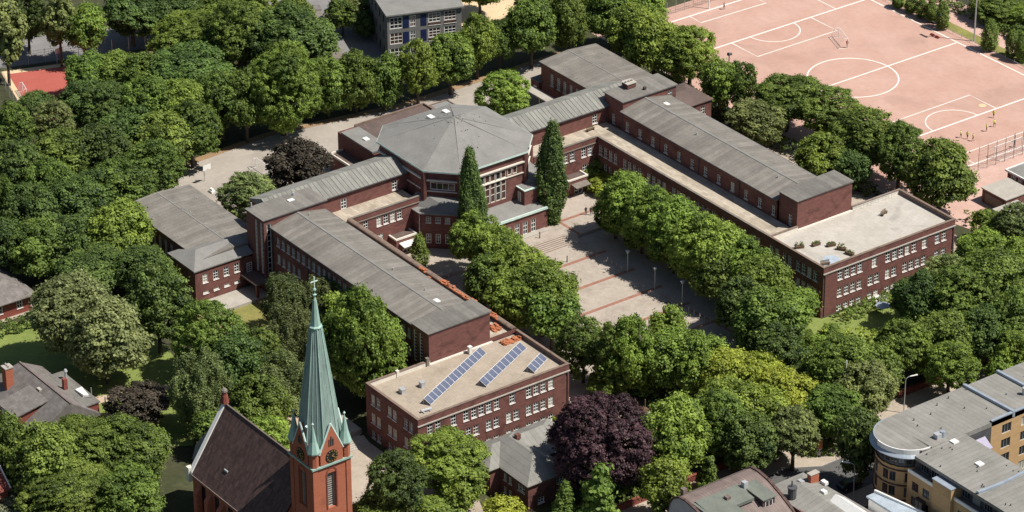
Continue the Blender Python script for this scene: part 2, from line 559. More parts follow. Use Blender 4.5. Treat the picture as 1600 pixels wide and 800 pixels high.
def ring(mb, x0, x1, y0, y1, t, z0, z1, sides='xXyY'):
    """parapet walls of thickness t along the chosen sides, inside the outline"""
    if 'x' in sides:
        mb.box(x0, x0 + t, y0, y1, z0, z1)
    if 'X' in sides:
        mb.box(x1 - t, x1, y0, y1, z0, z1)
    a = x0 + (t if 'x' in sides else 0)
    b = x1 - (t if 'X' in sides else 0)
    if 'y' in sides:
        mb.box(a, b, y0, y0 + t, z0, z1)
    if 'Y' in sides:
        mb.box(a, b, y1 - t, y1, z0, z1)


def gable(mb, x0, x1, y0, y1, ze, zr, axis='x', t=0.22, hip0=0.0, hip1=0.0, ridge=None):
    """pitched roof slab with thickness; ridge along axis; hips by hip0 / hip1 metres"""
    if axis == 'x':
        yc = (y0 + y1) / 2 if ridge is None else ridge
        P = [(x0, y0), (x1, y0), (x1, y1), (x0, y1)]
        ra, rb = (x0 + hip0, yc), (x1 - hip1, yc)
        A, B, C_, D = [(p[0], p[1], ze) for p in P]
        E, F = (*ra, zr), (*rb, zr)
        mb.poly([A, B, F, E])
        mb.poly([C_, D, E, F])
        mb.poly([B, C_, F])
        mb.poly([D, A, E])
    else:
        xc = (x0 + x1) / 2 if ridge is None else ridge
        A, B, C_, D = (x0, y0, ze), (x1, y0, ze), (x1, y1, ze), (x0, y1, ze)
        E, F = (xc, y0 + hip0, zr), (xc, y1 - hip1, zr)
        mb.poly([B, C_, F, E])
        mb.poly([D, A, E, F])
        mb.poly([A, B, E])
        mb.poly([C_, D, F])
    mb.box(x0, x1, y0, y1, ze - t, ze - 0.003)

# ------------------------------------------------------------------ the setting: ground and paved sheets
def sheet(name, pts, z, material):
    m = MB()
    m.poly([(x, y, z) for x, y in pts])
    return struct(name, m, material)


def rect(x0, x1, y0, y1):
    return [(x0, y0), (x1, y0), (x1, y1), (x0, y1)]


g = MB()
n = 24
for i in range(n):
    for j in range(n):
        xs = [-900 + 1800 * k / n for k in (i, i + 1)]
        ys = [-900 + 1800 * k / n for k in (j, j + 1)]
        g.poly([(xs[0], ys[0], 0), (xs[1], ys[0], 0), (xs[1], ys[1], 0), (xs[0], ys[1], 0)])
struct('ground', g, 'soil')
sheet('rear_yard', [(-66, -56), (-66.5, -31), (-68, -11), (-63, 18), (-63.5, 40), (-64, 62), (-52, 62), (-52, 44), (-18, 44), (-18, -42), (-46.5, -42), (-46.5, -56)], 0.02, 'asphalt_yard')
sheet('verge', [(-68.2, -31), (-69.6, -11), (-64.8, 18), (-65.2, 62), (-63.9, 62), (-63.4, 40), (-62.9, 18), (-67.9, -11), (-66.4, -31)], 0.04, 'earth')
plaza = sheet('plaza', [(-2, -28), (52, -28), (52, 17), (44, 21), (44, 28), (-2, 28)], 0.02, 'plaza')
court = MB()
court.prism([(-14, -28), (-0.3, -28), (-0.3, 9.2), (1.6, 11.3), (1.6, 28), (-14, 28)], 0.0, 0.62)
court = struct('court', court, 'plaza')
sheet('wing_path', rect(-14, 60, 58, 68), 0.02, 'pavement')
pitch = sheet('football_pitch', rect(-69, 29, 68.5, 131), 0.03, 'pitch')
sheet('pitch_path', [(-69, 131), (30, 131), (30, 140), (-69, 140)], 0.025, 'pitch_path')
sheet('pitch_access', [(24, 68.5), (29, 68.5), (44, 72), (46, 80), (36, 100), (29, 112), (24, 112)], 0.045, 'pitch_path')
sheet('grass_strip', rect(-60, 60, 128.6, 131.4), 0.05, 'lawn_dry')
sheet('sidewalk', [(80, -70), (86, -70), (86, -10), (89, -5), (89, 1), (87, 8), (86.5, 90), (80, 90)], 0.03, 'pavement')
sheet('road', [(86, -70), (98, -70), (98, 90), (86.5, 90), (87, 8), (89, 1), (89, -5), (86, -10)], 0.01, 'asphalt')
sheet('far_sidewalk', rect(98, 102.6, -70, 90), 0.03, 'pavement')
k = MB()
k.prism([(85.9, -70), (86.1, -70), (86.1, -10), (89.1, -5), (89.1, 1), (87.1, 8), (86.6, 90), (86.4, 90), (86.9, 8), (88.9, 1), (88.9, -5), (85.9, -10)], 0.0, 0.13)
struct('kerb', k, 'concrete')
sheet('lawn', [(-34, -112), (-31, -72), (-12, -70), (8, -73), (22, -84), (14, -96), (-2, -96), (-8, -112)], 0.02, 'lawn')
sheet('garden_path', [(-3, -93), (-0.5, -86), (1.5, -79.5), (4.0, -72), (6, -72.6), (3.2, -80), (1.2, -86.6), (0.6, -94)], 0.04, 'path_sand')
sheet('house_path', [(-36.5, -100), (-36.5, -80), (-33.5, -81), (-33.5, -100)], 0.04, 'pavement')
sheet('church_yard', [(32, -80), (26, -70), (34, -60), (52, -60), (64, -56), (74, -60), (80, -66), (80, -80), (60, -78), (44, -80)], 0.02, 'pavement')
sheet('church_path', [(2, -72), (20, -70), (34, -66), (34, -63), (18, -66.5), (2, -69)], 0.04, 'path_sand')
sheet('garden_lawn', [(52, 17.5), (44, 21.5), (44, 27.5), (51.5, 27.5), (52.5, 48), (60, 50), (66, 44), (70, 34), (68, 22), (62, 14)], 0.02, 'lawn')
sheet('front_lawn', [(-16, -62), (-13.5, -47.5), (-4, -46), (4, -50), (-2, -60)], 0.02, 'lawn_dry')
sheet('bare_bank', [(-14, -57), (-10, -55), (-4.5, -56.5), (-7.5, -60), (-14, -60)], 0.04, 'earth')
sheet('playground', [(55, -24), (60, -14), (70, -16), (74, -24), (66, -30)], 0.02, 'path_sand')
u = Vector((4.2, 12.5)).normalized()
w_ = Vector((9.8, -2.7)).normalized()
o_ = Vector((-123.2, -37.8))


def cp(a, b):
    p = o_ + u * a + w_ * b
    return (p.x, p.y)


sports_court = sheet('sports_court', [cp(0, 0), cp(0, 24), cp(34, 24), cp(34, 0)], 0.05, 'court_red')
sheet('court_margin', [cp(-1.2, -1.6), cp(-1.2, 25.5), cp(36, 25.5), cp(36, -1.6)], 0.03, 'sand')
sheet('back_road', [cp(-2, -18), cp(-1, -3.2), cp(40, -3.2), cp(40, -14)], 0.03, 'asphalt_pale')
sheet('school_yard', [(-112, 20), (-100, 18), (-80, 24), (-76, 44), (-96, 54), (-140, 60), (-140, 30)], 0.02, 'asphalt_pale')
sheet('sand_area', [(-98, 52), (-92, 47), (-80, 52), (-80, 66), (-96, 68), (-104, 60)], 0.05, 'sand')

# plaza bands of red brick and the steps
for x, y0, y1 in ((8.7, -11, 12.5), (17.2, -13, 12.5), (25.2, -13, 12.5), (33.0, -13, 12.5), (40.8, -13, 12.5)):
    m = MB()
    m.box(x - 0.38, x + 0.38, y0, y1, 0.01, 0.04)
    m.build('brick_band', 'band_brick', plaza)
m = MB()
m.prism([(26.2, 10.2), (26.8, 10.2), (48.8, 12.0), (48.8, 12.6)], 0.01, 0.036)
m.build('brick_band', 'band_brick', plaza)
m = MB()
m.box(-5.0, -4.3, 9.6, 27.9, 0.60, 0.64)
m.build('brick_band', 'band_brick', court)
m = MB()
m.prism([(-4.3, 11.6), (-3.7, 11.6), (1.5, 11.7), (1.5, 12.3), (-4.3, 12.2)], 0.60, 0.638)
m.build('brick_band', 'band_brick', court)
for i in range(6):
    m = MB()
    x = -0.3 + i * 0.52
    z1 = 0.53 - i * 0.088
    m.prism([(x, -9.2), (x + 0.52, -9.2), (x + 0.52, 9.2 - 0.2 * i), (x, 9.2 - 0.2 * i)], 0.0, z1)
    m.prism([(x, 9.2 - 0.2 * i), (x + 0.52, 9.2 - 0.2 * i), (x + 2.42, 11.2 - 0.2 * i), (x + 1.9, 11.3 - .1 * i)], 0.0, z1 - 0.006)
    st = m.build('step', 'plaza', court)
    m = MB()
    m.box(x + 0.40, x + 0.53, -9.2, 9.2 - 0.2 * i, z1 - 0.05, z1 + 0.012)
    m.build('nosing', 'step_brown', st)

# markings of the football pitch


def strip(pts, w=0.16, z0=0.032, z1=0.045, closed=False):
    m = MB()
    L_, R_ = [], []
    n = len(pts)
    for i, p in enumerate(pts):
        a = Vector(pts[max(i - 1, 0)] if not closed else pts[i - 1])
        b = Vector(pts[min(i + 1, n - 1)] if not closed else pts[(i + 1) % n])
        d = (b - a).normalized()
        nn = Vector((-d.y, d.x)) * (w / 2)
        L_.append(Vector(p) + nn)
        R_.append(Vector(p) - nn)
    rng = range(n if closed else n - 1)
    for i in rng:
        j = (i + 1) % n
        m.poly([(R_[i].x, R_[i].y, z1), (R_[j].x, R_[j].y, z1), (L_[j].x, L_[j].y, z1), (L_[i].x, L_[i].y, z1)])
    m.build('line_marking', 'line_paint', pitch)


def arc(cx, cy, r, a0, a1, n=32):
    return [(cx + r * math.cos(math.radians(a0 + (a1 - a0) * i / n)), cy + r * math.sin(math.radians(a0 + (a1 - a0) * i / n))) for i in range(n + 1)]


strip([(-63, 70), (-63, 125.8)], 0.35)
strip([(22.9, 70), (22.9, 125.8)], 0.35)
strip([(-63.2, 125.8), (23, 125.8)], 0.30, z1=0.049)
strip([(-20, 70), (-20, 125.6)], 0.3)
strip([(-47.5, 70), (-47.5, 125.6)], 0.34)
strip([(7.6, 70), (7.6, 125.6)], 0.34)
strip(arc(-20.1, 97.5, 9.15, 0, 360, 64)[:-1], 0.28, z1=0.052, closed=True)
strip([(-47.4, 88.5), (-39.2, 88.5), (-39.2, 109.8), (-47.4, 109.8)], 0.24, z1=0.053)
strip(arc(-47.5, 99.3, 5.85, -90, 90), 0.22, z1=0.055)
strip([(7.5, 89.5), (-0.1, 89.6), (-0.1, 110.7), (7.5, 110.7)], 0.22, z1=0.053)
strip(arc(7.6, 99.8, 5.85, 90, 270), 0.22, z1=0.055)
strip([(-62.9, 89.9), (-59, 89.8), (-58.6, 107), (-62.9, 107)], 0.24, z1=0.053)
strip([(22.8, 90.7), (18.4, 90.9), (18.4, 108), (22.8, 108)], 0.22, z1=0.053)
strip([(-53.3, 116.8), (-47.6, 116.8)], 0.2, z1=0.055)

# ------------------------------------------------------------------ the school
CW = 1.1


def coping(x0, x1, y0, y1, t, z, root, material='coping', sides='xXyY', o=0.05, h=0.12):
    m = MB()
    ring(m, x0 - o, x1 + o, y0 - o, y1 + o, t + 2 * o, z, z + h, sides)
    m.build('coping', material, root)


def slab_roof(root, x0, x1, y0, y1, z, material, drop=0.0, edge='metal_dark', o=0.3):
    m = MB()
    m.prism([(x0 - o, y0 - o), (x1 + o, y0 - o), (x1 + o, y1 + o), (x0 - o, y1 + o)], z - 0.24, [z - drop, z - drop, z, z])
    m.build('roof', material, root)
    m = MB()
    e = o + 0.06
    ring(m, x0 - e, x1 + e, y0 - e, y1 + e, 0.055, z - 0.30, z - drop - 0.02)
    m.build('fascia', edge, root)


# --- end pavilions
R1 = [-56.4, -54.8, -51.7, -49.2, -47.6, -46.1, -44.6, -43.0, -39.8, -36.4, -34.9, -33.4, -31.8]
R2 = [-56.4, -54.8, -51.7, -50.2, -48.7, -47.2, -44.6, -43.1, -40.5, -39.0, -36.4, -34.9, -33.4, -31.8]


def pavilion(s, label, y0, y1, blk0, blk1, floor):
    x0, x1 = 36.1, 51.1
    t = thing('end_pavilion', label, 'building', ((x0 + x1) / 2, (y0 + y1) / 2, 0), group='end pavilions of the school')
    wl = MB()
    r1 = [c if s < 0 else -c for c in R1]
    r2 = [c if s < 0 else -c for c in R2]
    fx(wl, t, x1, y0, y1, 0, 9.8, W(r1, 7.3) + W(r2, 3.9, h=1.9) + W(r2, 0.85, h=1.15, st='b'))
    if s < 0:
        c = [38.15, 39.7, 42.95, 44.4, 47.6, 49.1]
        ops = W(c, 7.55, st='s') + W(c, 4.0, h=1.85, st='h') + W(c, 0.85, h=1.4, st='b')
    else:
        c = [37.0, 38.5, 40.6, 42.1, 44.3, 45.8, 47.3, 48.9]
        ops = W(c, 7.4) + W(c, 4.0)
    fy(wl, t, y0, x0, x1, 0, 9.8, ops)
    back(wl, x0, x1, y0, y1, 0, 9.8)
    wl.build('wall', 'brick', t)
    f = MB()
    f.box(x0 + .3, x1 - .3, y0 + .3, y1 - .3, 8.7, 9.0)
    f.build('roof', floor, t)
    p = MB()                                                   # inner faces of the parapets
    th = 0.34
    p.box(x1 - th, x1 - 0.004, y0 + 0.004, y1 - 0.004, 8.72, 9.79)
    p.box(x0 + th, x1 - th - 0.002, y0 + 0.004, y0 + th, 8.72, 9.79)
    p.box(x0 + th, x1 - th - 0.002, y1 - th, y1 - 0.004, 8.72, 9.79)
    p.build('parapet', 'coping', t)
    segs = ((y0 + 0.004, blk0 - 0.05), (blk1 + 0.05, y1 - 0.004)) if s > 0 else ((y0 + 0.004, blk0 - 0.05),)
    for a, b in segs:
        q = MB()
        q.box(x0 + 0.004, x0 + th, a, b, 8.72, 9.79)
        q.build('parapet', 'render_white', t, label='white painted inner parapet')
    c = MB()
    c.box(x1 - 0.42, x1 + 0.06, y0 - .06, y1 + .06, 9.8, 9.9)
    c.box(x0 + 0.42, x1 - 0.424, y0 - .06, y0 + .42, 9.8, 9.9)
    c.box(x0 + 0.42, x1 - 0.424, y1 - .42, y1 + .06, 9.8, 9.9)
    for a, b in segs:
        c.box(x0 - .06, x0 + 0.416, a - (.06 if a < y0 + .1 else 0), b, 9.8, 9.9)
    c.build('coping', 'coping', t)
    b = MB()
    b.box(x1 + 0.003, x1 + 0.2, y0 - 0.1, y1 + 0.1, 8.50, 8.68)
    b.build('cornice', 'concrete', t)
    for yy in ((y0 + 0.35, y1 - 0.4) if s > 0 else (y1 - 0.4,)):
        d = MB()
        d.tube((x1 + 0.12, yy, 0), (x1 + 0.12, yy, 8.6), 0.07)
        d.box(x1 + 0.02, x1 + 0.25, yy - .14, yy + .14, 8.2, 8.48)
        d.build('downpipe', 'metal_dark', t)
    return t


pavilion(-1, 'near red brick end pavilion carrying the solar panels on its flat roof', -58.8, -28.0, -45.95, -33.4, 'solar_slab')
pavilion(1, 'far red brick end pavilion with pale empty roof deck and planters', 27.9, 59.0, 34.5, 47.4, 'deck_slab')


# --- blocks that close the wings, stair towers
def end_block(label, y0, y1, ops_y, ops_x=()):
    x0, x1, z1 = 31.0, 36.05, 14.75
    t = thing('roof_block', label, 'building', ((x0 + x1) / 2, (y0 + y1) / 2, 0), group='windowless blocks closing the wings')
    wl = MB()
    fx(wl, t, x1, y0, y1, 8.9, z1, ops_x)
    fy(wl, t, y0, x0, x1, 0, z1, ops_y)
    back(wl, x0, x1, y0, y1, 0, z1)
    wl.build('wall', 'brick', t)
    slab_roof(t, x0, x1, y0, y1, 15.0, 'felt_dark', 0.25, o=0.18)
    m = MB()
    m.box(x1 + 0.004, x1 + 0.5, y0 - 0.1, y1 + 0.3, 9.0, 9.14)
    m.build('upstand', 'render_white', t)
    return t


end_block('brick end block above the solar roof, tall stair windows on its dark side', -45.95, -33.4,
          [(32.0, 10.8, 0.85, 6.0, 'strip2'), (33.7, 10.9, 0.85, 5.8, 'strip2'), (32.0, 3.6, 0.85, 6.0, 'strip2'), (33.7, 3.6, 0.85, 6.0, 'strip2')])
end_block('brick end block above the empty roof deck, one white door', 34.5, 47.4, [(34.2, 10.15, 0.95, 2.3, 'd')])


def stair_tower(label, s, y0, y1, ops_x, ops_y):
    x0, x1, z1 = -20.3, -14.6, 14.75
    t = thing('stair_tower', label, 'tower', ((x0 + x1) / 2, (y0 + y1) / 2, 0), group='stair towers where wings and links meet')
    wl = MB()
    fx(wl, t, x1, y0, y1, 0, z1, ops_x)
    fy(wl, t, y0, x0, x1, 0, z1, ops_y)
    back(wl, x0, x1, y0, y1, 0, z1)
    wl.build('wall', 'brick', t)
    slab_roof(t, x0, x1, y0, y1, 15.0, 'felt_y', 0.15, o=0.2)
    return t


tl = stair_tower('near stair tower with two tall window strips on its shaded side', -1, -45.98, -32.8, [(-44.9, 8.7, 0.9, 10.2, 'strip2')],
                 [(-17.15, 8.85, 0.8, 10.2, 'strip'), (-15.5, 8.85, 0.8, 10.2, 'strip')])
tr_ = stair_tower('far stair tower with brick chimney on its grey roof', 1, 34.5, 47.3, [(45.9, 13.1, 1.1, 1.9, 's')], [(-17.4, 10.15, 1.0, 2.2, 'd')])
m = MB()
m.box(-20.0, -18.2, 38.4, 40.4, 15.0, 15.9)
m.build('chimney', 'brick', tr_)
m = MB()
m.box(-20.15, -18.05, 38.25, 40.55, 15.9, 16.02)
for yy in (38.7, 39.4, 40.1):
    m.tube((-19.1, yy, 16.0), (-19.1, yy, 16.35), 0.22)
m.build('chimney_cap', 'concrete', tr_)
m = MB()
m.box(-16.6, -16.1, 40.8, 41.3, 14.98, 15.5)
m.build('vent', 'tile_dark', tr_)
m = MB()
m.box(-18.4, -17.6, -38.6, -37.4, 14.98, 15.12)
m.build('skylight', 'paint_white', tl)
m = MB()
m.tube((-19.4, -36.5, 14.98), (-19.4, -36.5, 15.5), 0.2)
m.tube((-20.1, -45.0, 14.9), (-20.1, -45.0, 15.8), 0.12)
m.build('vent', 'metal', tl)


# --- classroom wings
def wing(label, s, ya, yb, ops_y, ops_low, zy):
    x0, x1, ze, zr = -14.6, 31.0, 13.15, 14.35
    t = thing('classroom_wing', label, 'building', (8, (ya + yb) / 2, 0), group='long classroom wings of the school')
    wl = MB()
    fy(wl, t, ya, x0, x1, 0, ze, ops_y)
    wl.poly([(x1, yb, 0), (x0, yb, 0), (x0, yb, ze), (x1, yb, ze)])
    wl.build('wall', 'brick', t)
    r = MB()
    gable(r, x0 + 0.02, x1 - 0.02, ya - 0.35, yb + 0.35, ze, zr, 'x', 0.16)
    r.build('roof', 'felt_x', t)
    rc = MB()
    rc.prism([(x0, (ya + yb) / 2 - .22), (x1, (ya + yb) / 2 - .22), (x1, (ya + yb) / 2 + .22), (x0, (ya + yb) / 2 + .22)], zr - 0.10, zr + 0.035)
    rc.build('ridge_cap', 'felt_hall', t)
    gt = MB()
    gt.box(x0 + .05, x1 - .05, ya - 0.46, ya - 0.352, ze - 0.17, ze + 0.0)
    gt.box(x0 + .05, x1 - .05, yb + 0.352, yb + 0.46, ze - 0.17, ze + 0.0)
    gt.build('gutter', 'metal_dark', t)
    zb = 9.1 if s > 0 else 0.0
    for x in (-14.2, -2.9, 8.7, 20.3, 30.6):
        dp = MB()
        dp.tube((x, ya - .12, zb), (x, ya - .12, ze - .3), .065, n=6)
        dp.tube((x, ya - .12, ze - .3), (x, ya - .4, ze - .12), .065, n=6)
        dp.build('downpipe', 'metal_dark', t)
    for (x, dy) in ((-12.6, 1.2), (13.0, 1.6), (22.2, 1.9), (26.5, 1.3)) if s < 0 else ((-10.5, 2.0), (3.2, -1.8), (25.8, -1.2)):
        v = MB()
        yy = (ya + yb) / 2 + dy
        zz = zr - abs(dy) * (zr - ze) / ((yb - ya) / 2 + .35)
        if x in (26.5, -10.5):
            v.box(x - .6, x + .6, yy - .4, yy + .4, zz - .05, zz + .12)
            v.build('skylight', 'paint_white', t)
        else:
            v.tube((x, yy, zz - .1), (x, yy, zz + .5), 0.13)
            v.build('vent', 'metal', t)
    return t


xs_l = [-12.5 + 1.62 * i for i in range(26)]
ops = W(xs_l, 10.9, 0.95, 1.75)
g2 = [x for i, x in enumerate(xs_l) if i % 7 != 5]
ops += W(g2, 7.5, 0.95, 1.75) + W(g2, 4.1, 0.95, 1.75) + W(g2, 1.0, 0.95, 1.1, 'b')
wing('near long grey-roofed classroom wing behind the church spire', -1, -44.4, -33.3, ops, None, 0)
wing('far long grey-roofed classroom wing with a row of single windows above a terrace', 1, 34.1, 45.4,
     W([-12.7 + 3.89 * i for i in range(12)], 10.55, 1.05, 1.8), None, 0)


# --- terraces in front of the wings (two storeys below a flat roof)
def terrace(label, s, ya, yb, inner):
    x0, x1 = -13.9, 36.05
    t = thing('terrace_range', label, 'building', (11, (ya + yb) / 2, 0), group='two-storey ranges with roof terraces')
    wl = MB()
    if s > 0:
        grp = [-12.8, -11.3, -9.8, -8.3, -5.5, -4.0, -2.55, -1.0, 1.7, 3.2, 4.75, 6.25, 9.1, 10.55, 12.0, 13.45, 16.2, 17.7, 19.2, 20.7,
               23.5, 25.05, 26.6, 28.15, 29.7, 31.8, 33.3]
        fy(wl, t, ya, x0, x1, 0, 9.8, W(grp, 7.4, 1.05, 1.95) + W(grp, 4.0, 1.05, 1.95) + W(grp, 0.95, 1.05, 1.0, 'b'))
        wl.poly([(x1, yb, 0), (x0, yb, 0), (x0, yb, 8.9), (x1, yb, 8.9)])
    else:
        wl.poly([(x1, yb, 0), (x0, yb, 0), (x0, yb, 9.8), (x1, yb, 9.8)])
        wl.poly([(x0, ya, 8.8), (x1, ya, 8.8), (x1, ya, 9.0), (x0, ya, 9.0)])
    wl.build('wall', 'brick', t)
    f = MB()
    f.box(x0 - 5.2, x1, ya + .05, yb - .05, 8.8, 9.1)
    f.build('terrace_floor', 'terrace_slab', t)
    p = MB()
    if s > 0:
        p.box(x0, x1, ya + .004, ya + .34, 8.7, 9.79)
    else:
        p.box(x0, x1, yb - .34, yb - .004, 8.7, 9.79)
    p.build('parapet', 'coping', t)
    c = MB()
    if s > 0:
        c.box(x0 + .1, x1, ya - .06, ya + .44, 9.8, 9.9)
        c.build('coping', 'coping_grey', t)
    else:
        n = 8
        for i in range(n):
            a0, a1 = math.pi * i / n, math.pi * (i + 1) / n
            yc, rr = yb - 0.25, 0.55
            c.poly([(x0 - .1, yc - rr * math.cos(a0), 9.72 + .5 * rr * math.sin(a0)), (x1, yc - rr * math.cos(a0), 9.72 + .5 * rr * math.sin(a0)),
                    (x1, yc - rr * math.cos(a1), 9.72 + .5 * rr * math.sin(a1)), (x0 - .1, yc - rr * math.cos(a1), 9.72 + .5 * rr * math.sin(a1))])
        c.box(x0 - .1, x1, yb - 0.8, yb + 0.3, 9.60, 9.715)
        c.build('coping', 'coping', t)
    return t


terrace('near terrace range with brown rounded coping and orange building rubble', -1, -33.3, -28.0, None)
terrace('far pale terrace range along the plaza trees', 1, 27.9, 34.1, None)


# --- links between stair towers and assembly hall
def link(label, s, up_ops, low, a):
    ya, yb = (-41.0, -11.5) if s < 0 else (11.5, 41.0)
    t = thing('link_building', label, 'building', (-20, (ya + yb) / 2, 0), group='links between the wings and the assembly hall')
    wl = MB()
    xw = -19.1
    wa, wb = (-32.75, -11.5) if s < 0 else (11.5, 34.45)
    fx(wl, t, xw, wa, wb, 8.9, 12.45, up_ops)
    wl.poly([(-27.0, yb, 0), (-27.0, ya, 0), (-27.0, ya, 12.45), (-27.0, yb, 12.45)])
    wl.poly([(-27.0, ya, 0), (-20.35, ya, 0), (-20.35, ya, 12.45), (-23, ya, 13.9), (-27.0, ya, 12.45)])
    wl.poly([(-20.35, yb, 0), (-27.0, yb, 0), (-27.0, yb, 12.45), (-23, yb, 13.9), (-20.35, yb, 12.45)])
    la, lb = (-28.0, -13.0) if s < 0 else (13.0, 27.9)
    fx(wl, t, -13.9, la, lb, 0.0, 9.8, low)
    wl.build('wall', 'brick', t)
    r = MB()
    gable(r, -27.35, -18.75, ya - .02, yb, 12.5, 14.05, 'y', 0.14, ridge=-23.1)
    r.build('roof', 'felt_link', t)
    sm = MB()
    yy = ya + 0.4
    while yy < yb - .2:
        for k in range(1):
            sm.prism([(-23.1, yy), (-18.72, yy), (-18.72, yy + .09), (-23.1, yy + .09)], [14.03, 12.47, 12.47, 14.03], [14.12, 12.56, 12.56, 14.12])
        yy += 0.95
    o = sm.build('seams', 'felt_hall', t)
    o['kind'] = 'stuff'
    gt = MB()
    gt.box(-18.72, -18.6, wa, wb, 12.33, 12.48)
    gt.build('gutter', 'metal_dark', t)
    f = MB()
    fa, fb = (-28.05, -13.2) if s < 0 else (13.2, 27.95)
    f.box(-19.08, -14.2, fa, fb, 8.8, 9.094)
    f.build('terrace_floor', 'terrace_slab', t)
    p = MB()
    p.box(-14.24, -13.904, la, lb, 8.7, 9.79)
    p.build('parapet', 'brick', t)
    c = MB()
    c.box(-14.3, -13.82, la - (0.55 if s < 0 else 0), lb + (0.0 if s < 0 else 0.02), 9.802, 9.9)
    c.box(-13.896, -13.72, la, lb, 8.62, 8.76)
    c.build('coping', 'coping_grey', t)
    # porch with flat roof and canopy
    pa = -17.6 if s < 0 else 21.6
    pr = MB()
    fx(pr, t, -11.6, pa - 2.2, pa + 2.2, 0.6, 3.9, [(pa + 0.2, 1.75, 2.0, 2.3, 'd')])
    fy(pr, t, pa - 2.2, -13.9, -11.6, 0.6, 3.9, [])
    pr.poly([(-11.6, pa + 2.2, 0.6), (-13.9, pa + 2.2, 0.6), (-13.9, pa + 2.2, 3.9), (-11.6, pa + 2.2, 3.9)])
    pr.build('porch_wall', 'brick', t)
    pr = MB()
    pr.box(-13.88, -11.75, pa - 2.05, pa + 2.05, 3.6, 3.82)
    pr.build('porch_roof', 'felt_brown', t)
    pr = MB()
    pr.box(-11.82, -11.5, pa - 2.35, pa + 2.35, 3.7, 4.0)
    pr.box(-13.88, -11.824, pa - 2.35, pa - 2.03, 3.7, 4.0)
    pr.box(-13.88, -11.824, pa + 2.03, pa + 2.35, 3.7, 4.0)
    pr.build('porch_edge', 'render_white', t)
    pr = MB()
    pr.prism([(-11.58, pa - 1.6), (-9.9, pa - 1.6), (-9.9, pa + 1.9), (-11.58, pa + 1.9)], [2.95, 2.75, 2.75, 2.95], [3.07, 2.87, 2.87, 3.07])
    pr.build('canopy', 'paint_white' if s < 0 else 'coping_grey', t)
    return t


lw = [(-14.8, 10.5, 1.2, 1.9, 's'), (-26.0, 10.1, 1.3, 2.1, 'd')]
lk = link('near link with seamed grey roof between stair tower and octagonal hall', -1, lw,
          W([-24.8, -21.9, -20.4, -18.9, -17.4], 7.4, 1.1, 1.9) + W([-26.2, -24.8, -21.6], 3.9, 1.1, 1.9), None)
link('far link with seamed grey roof behind the tall poplar', 1, [(31.3, 10.5, 1.2, 1.9, 's')],
     W([17.4, 18.9, 20.4, 22.0, 24.7, 26.2], 7.4, 1.1, 1.9) + W([17.4, 25.0, 26.5], 3.9, 1.1, 1.9), None)

# --- the octagonal assembly hall
t = thing('assembly_hall', 'octagonal brick assembly hall with broad grey pyramid roof', 'building', (-20.8, 0, 0))
OC = [(-8.9, -7.3), (-8.9, 7.3), (-13.7, 11.9), (-28.0, 11.9), (-32.7, 7.3), (-32.7, -7.3), (-28.0, -11.9), (-13.7, -11.9)]
wl = MB()
hall_ops = [(-7.3 * -1 + y, 9.5, 1.18, 6.0, 'hall') for y in (-2.44, -1.22, 0, 1.22, 2.44)] + \
           [(7.3 + y, 11.75, 1.1, 1.5, 'halltop') for y in (-5.0, -3.8, 3.8, 5.0)]
for i in range(8):
    a, b = OC[i], OC[(i + 1) % 8]
    L_ = math.dist(a, b)
    ops = []
    if i == 0:
        ops = hall_ops
    elif i in (1, 7):
        ops = [(L_ / 2, 11.75, 4.6, 1.5, 'oct')]
    facade(wl, t, a, b, 0, 14.7, ops)
wl.build('wall', 'brick', t)


def octo(k):
    c = Vector((-20.8, 0))
    out = []
    for p in OC:
        d = Vector(p) - c
        out.append(tuple(c + d * (1 + k / d.length)))
    return out


r = MB()
ro = octo(0.55)
nv = len(r.v)
r.v += [(x, y, 15.05) for x, y in ro] + [(-21.0, 0, 19.3)]
for i in range(8):
    r.f.append((nv + i, nv + (i + 1) % 8, nv + 8))
r.build('roof', 'felt_hall', t)


def oct_band(name, z0, z1, k, material, tk=0.6):
    m = MB()
    o1, o0 = octo(k), octo(k - tk)
    for i in range(8):
        j = (i + 1) % 8
        m.prism([o0[i], o1[i], o1[j], o0[j]], z0, z1)
    m.build(name, material, t)


oct_band('eave', 14.70, 15.02, 0.62, 'copper_edge', 0.9)
oct_band('moulding', 12.86, 13.12, 0.42, 'render_white')
oct_band('moulding', 10.68, 10.86, 0.24, 'render_white')
m = MB()
o1 = octo(0.58)
for i in range(8):
    p = o1[i]
    m.tube((p[0], p[1], 15.0), (-21.0 + (p[0] + 21.0) * .02, p[1] * .02, 19.33), 0.05, 0.04, 6)
m.build('hip', 'felt_hall', t)
for (px, py) in ((-9.0, -7.35), (-9.0, 7.35), (-13.75, 11.95), (-13.75, -11.95)):
    m = MB()
    m.tube((px, py, 9.0), (px, py, 14.7), 0.62, n=8)
    m.build('corner_pier', 'brick', t)
for (x, y) in ((-26.5, -1.4), (-27.0, 2.4)):
    zz = 19.3 - 4.25 * max(abs(x + 21) / 12.4, 0)
    m = MB()
    m.box(x - .7, x + .7, y - .5, y + .5, zz - .3, zz + .28)
    m.build('skylight', 'paint_white', t)
m = MB()
rr_ = random.Random(5)
for q in range(60):
    a = rr_.uniform(0, 6.28)
    d = rr_.choice((1.6, 3.8, 6.2, 8.4))
    x, y = -21 + d * math.cos(a), d * math.sin(a)
    zz = 19.3 - 4.25 * d / 13.0
    m.box(x - .05, x + .05, y - .05, y + .05, zz - .1, zz + .12)
o = m.build('snow_guards', 'metal_dark', t)
o['kind'] = 'stuff'
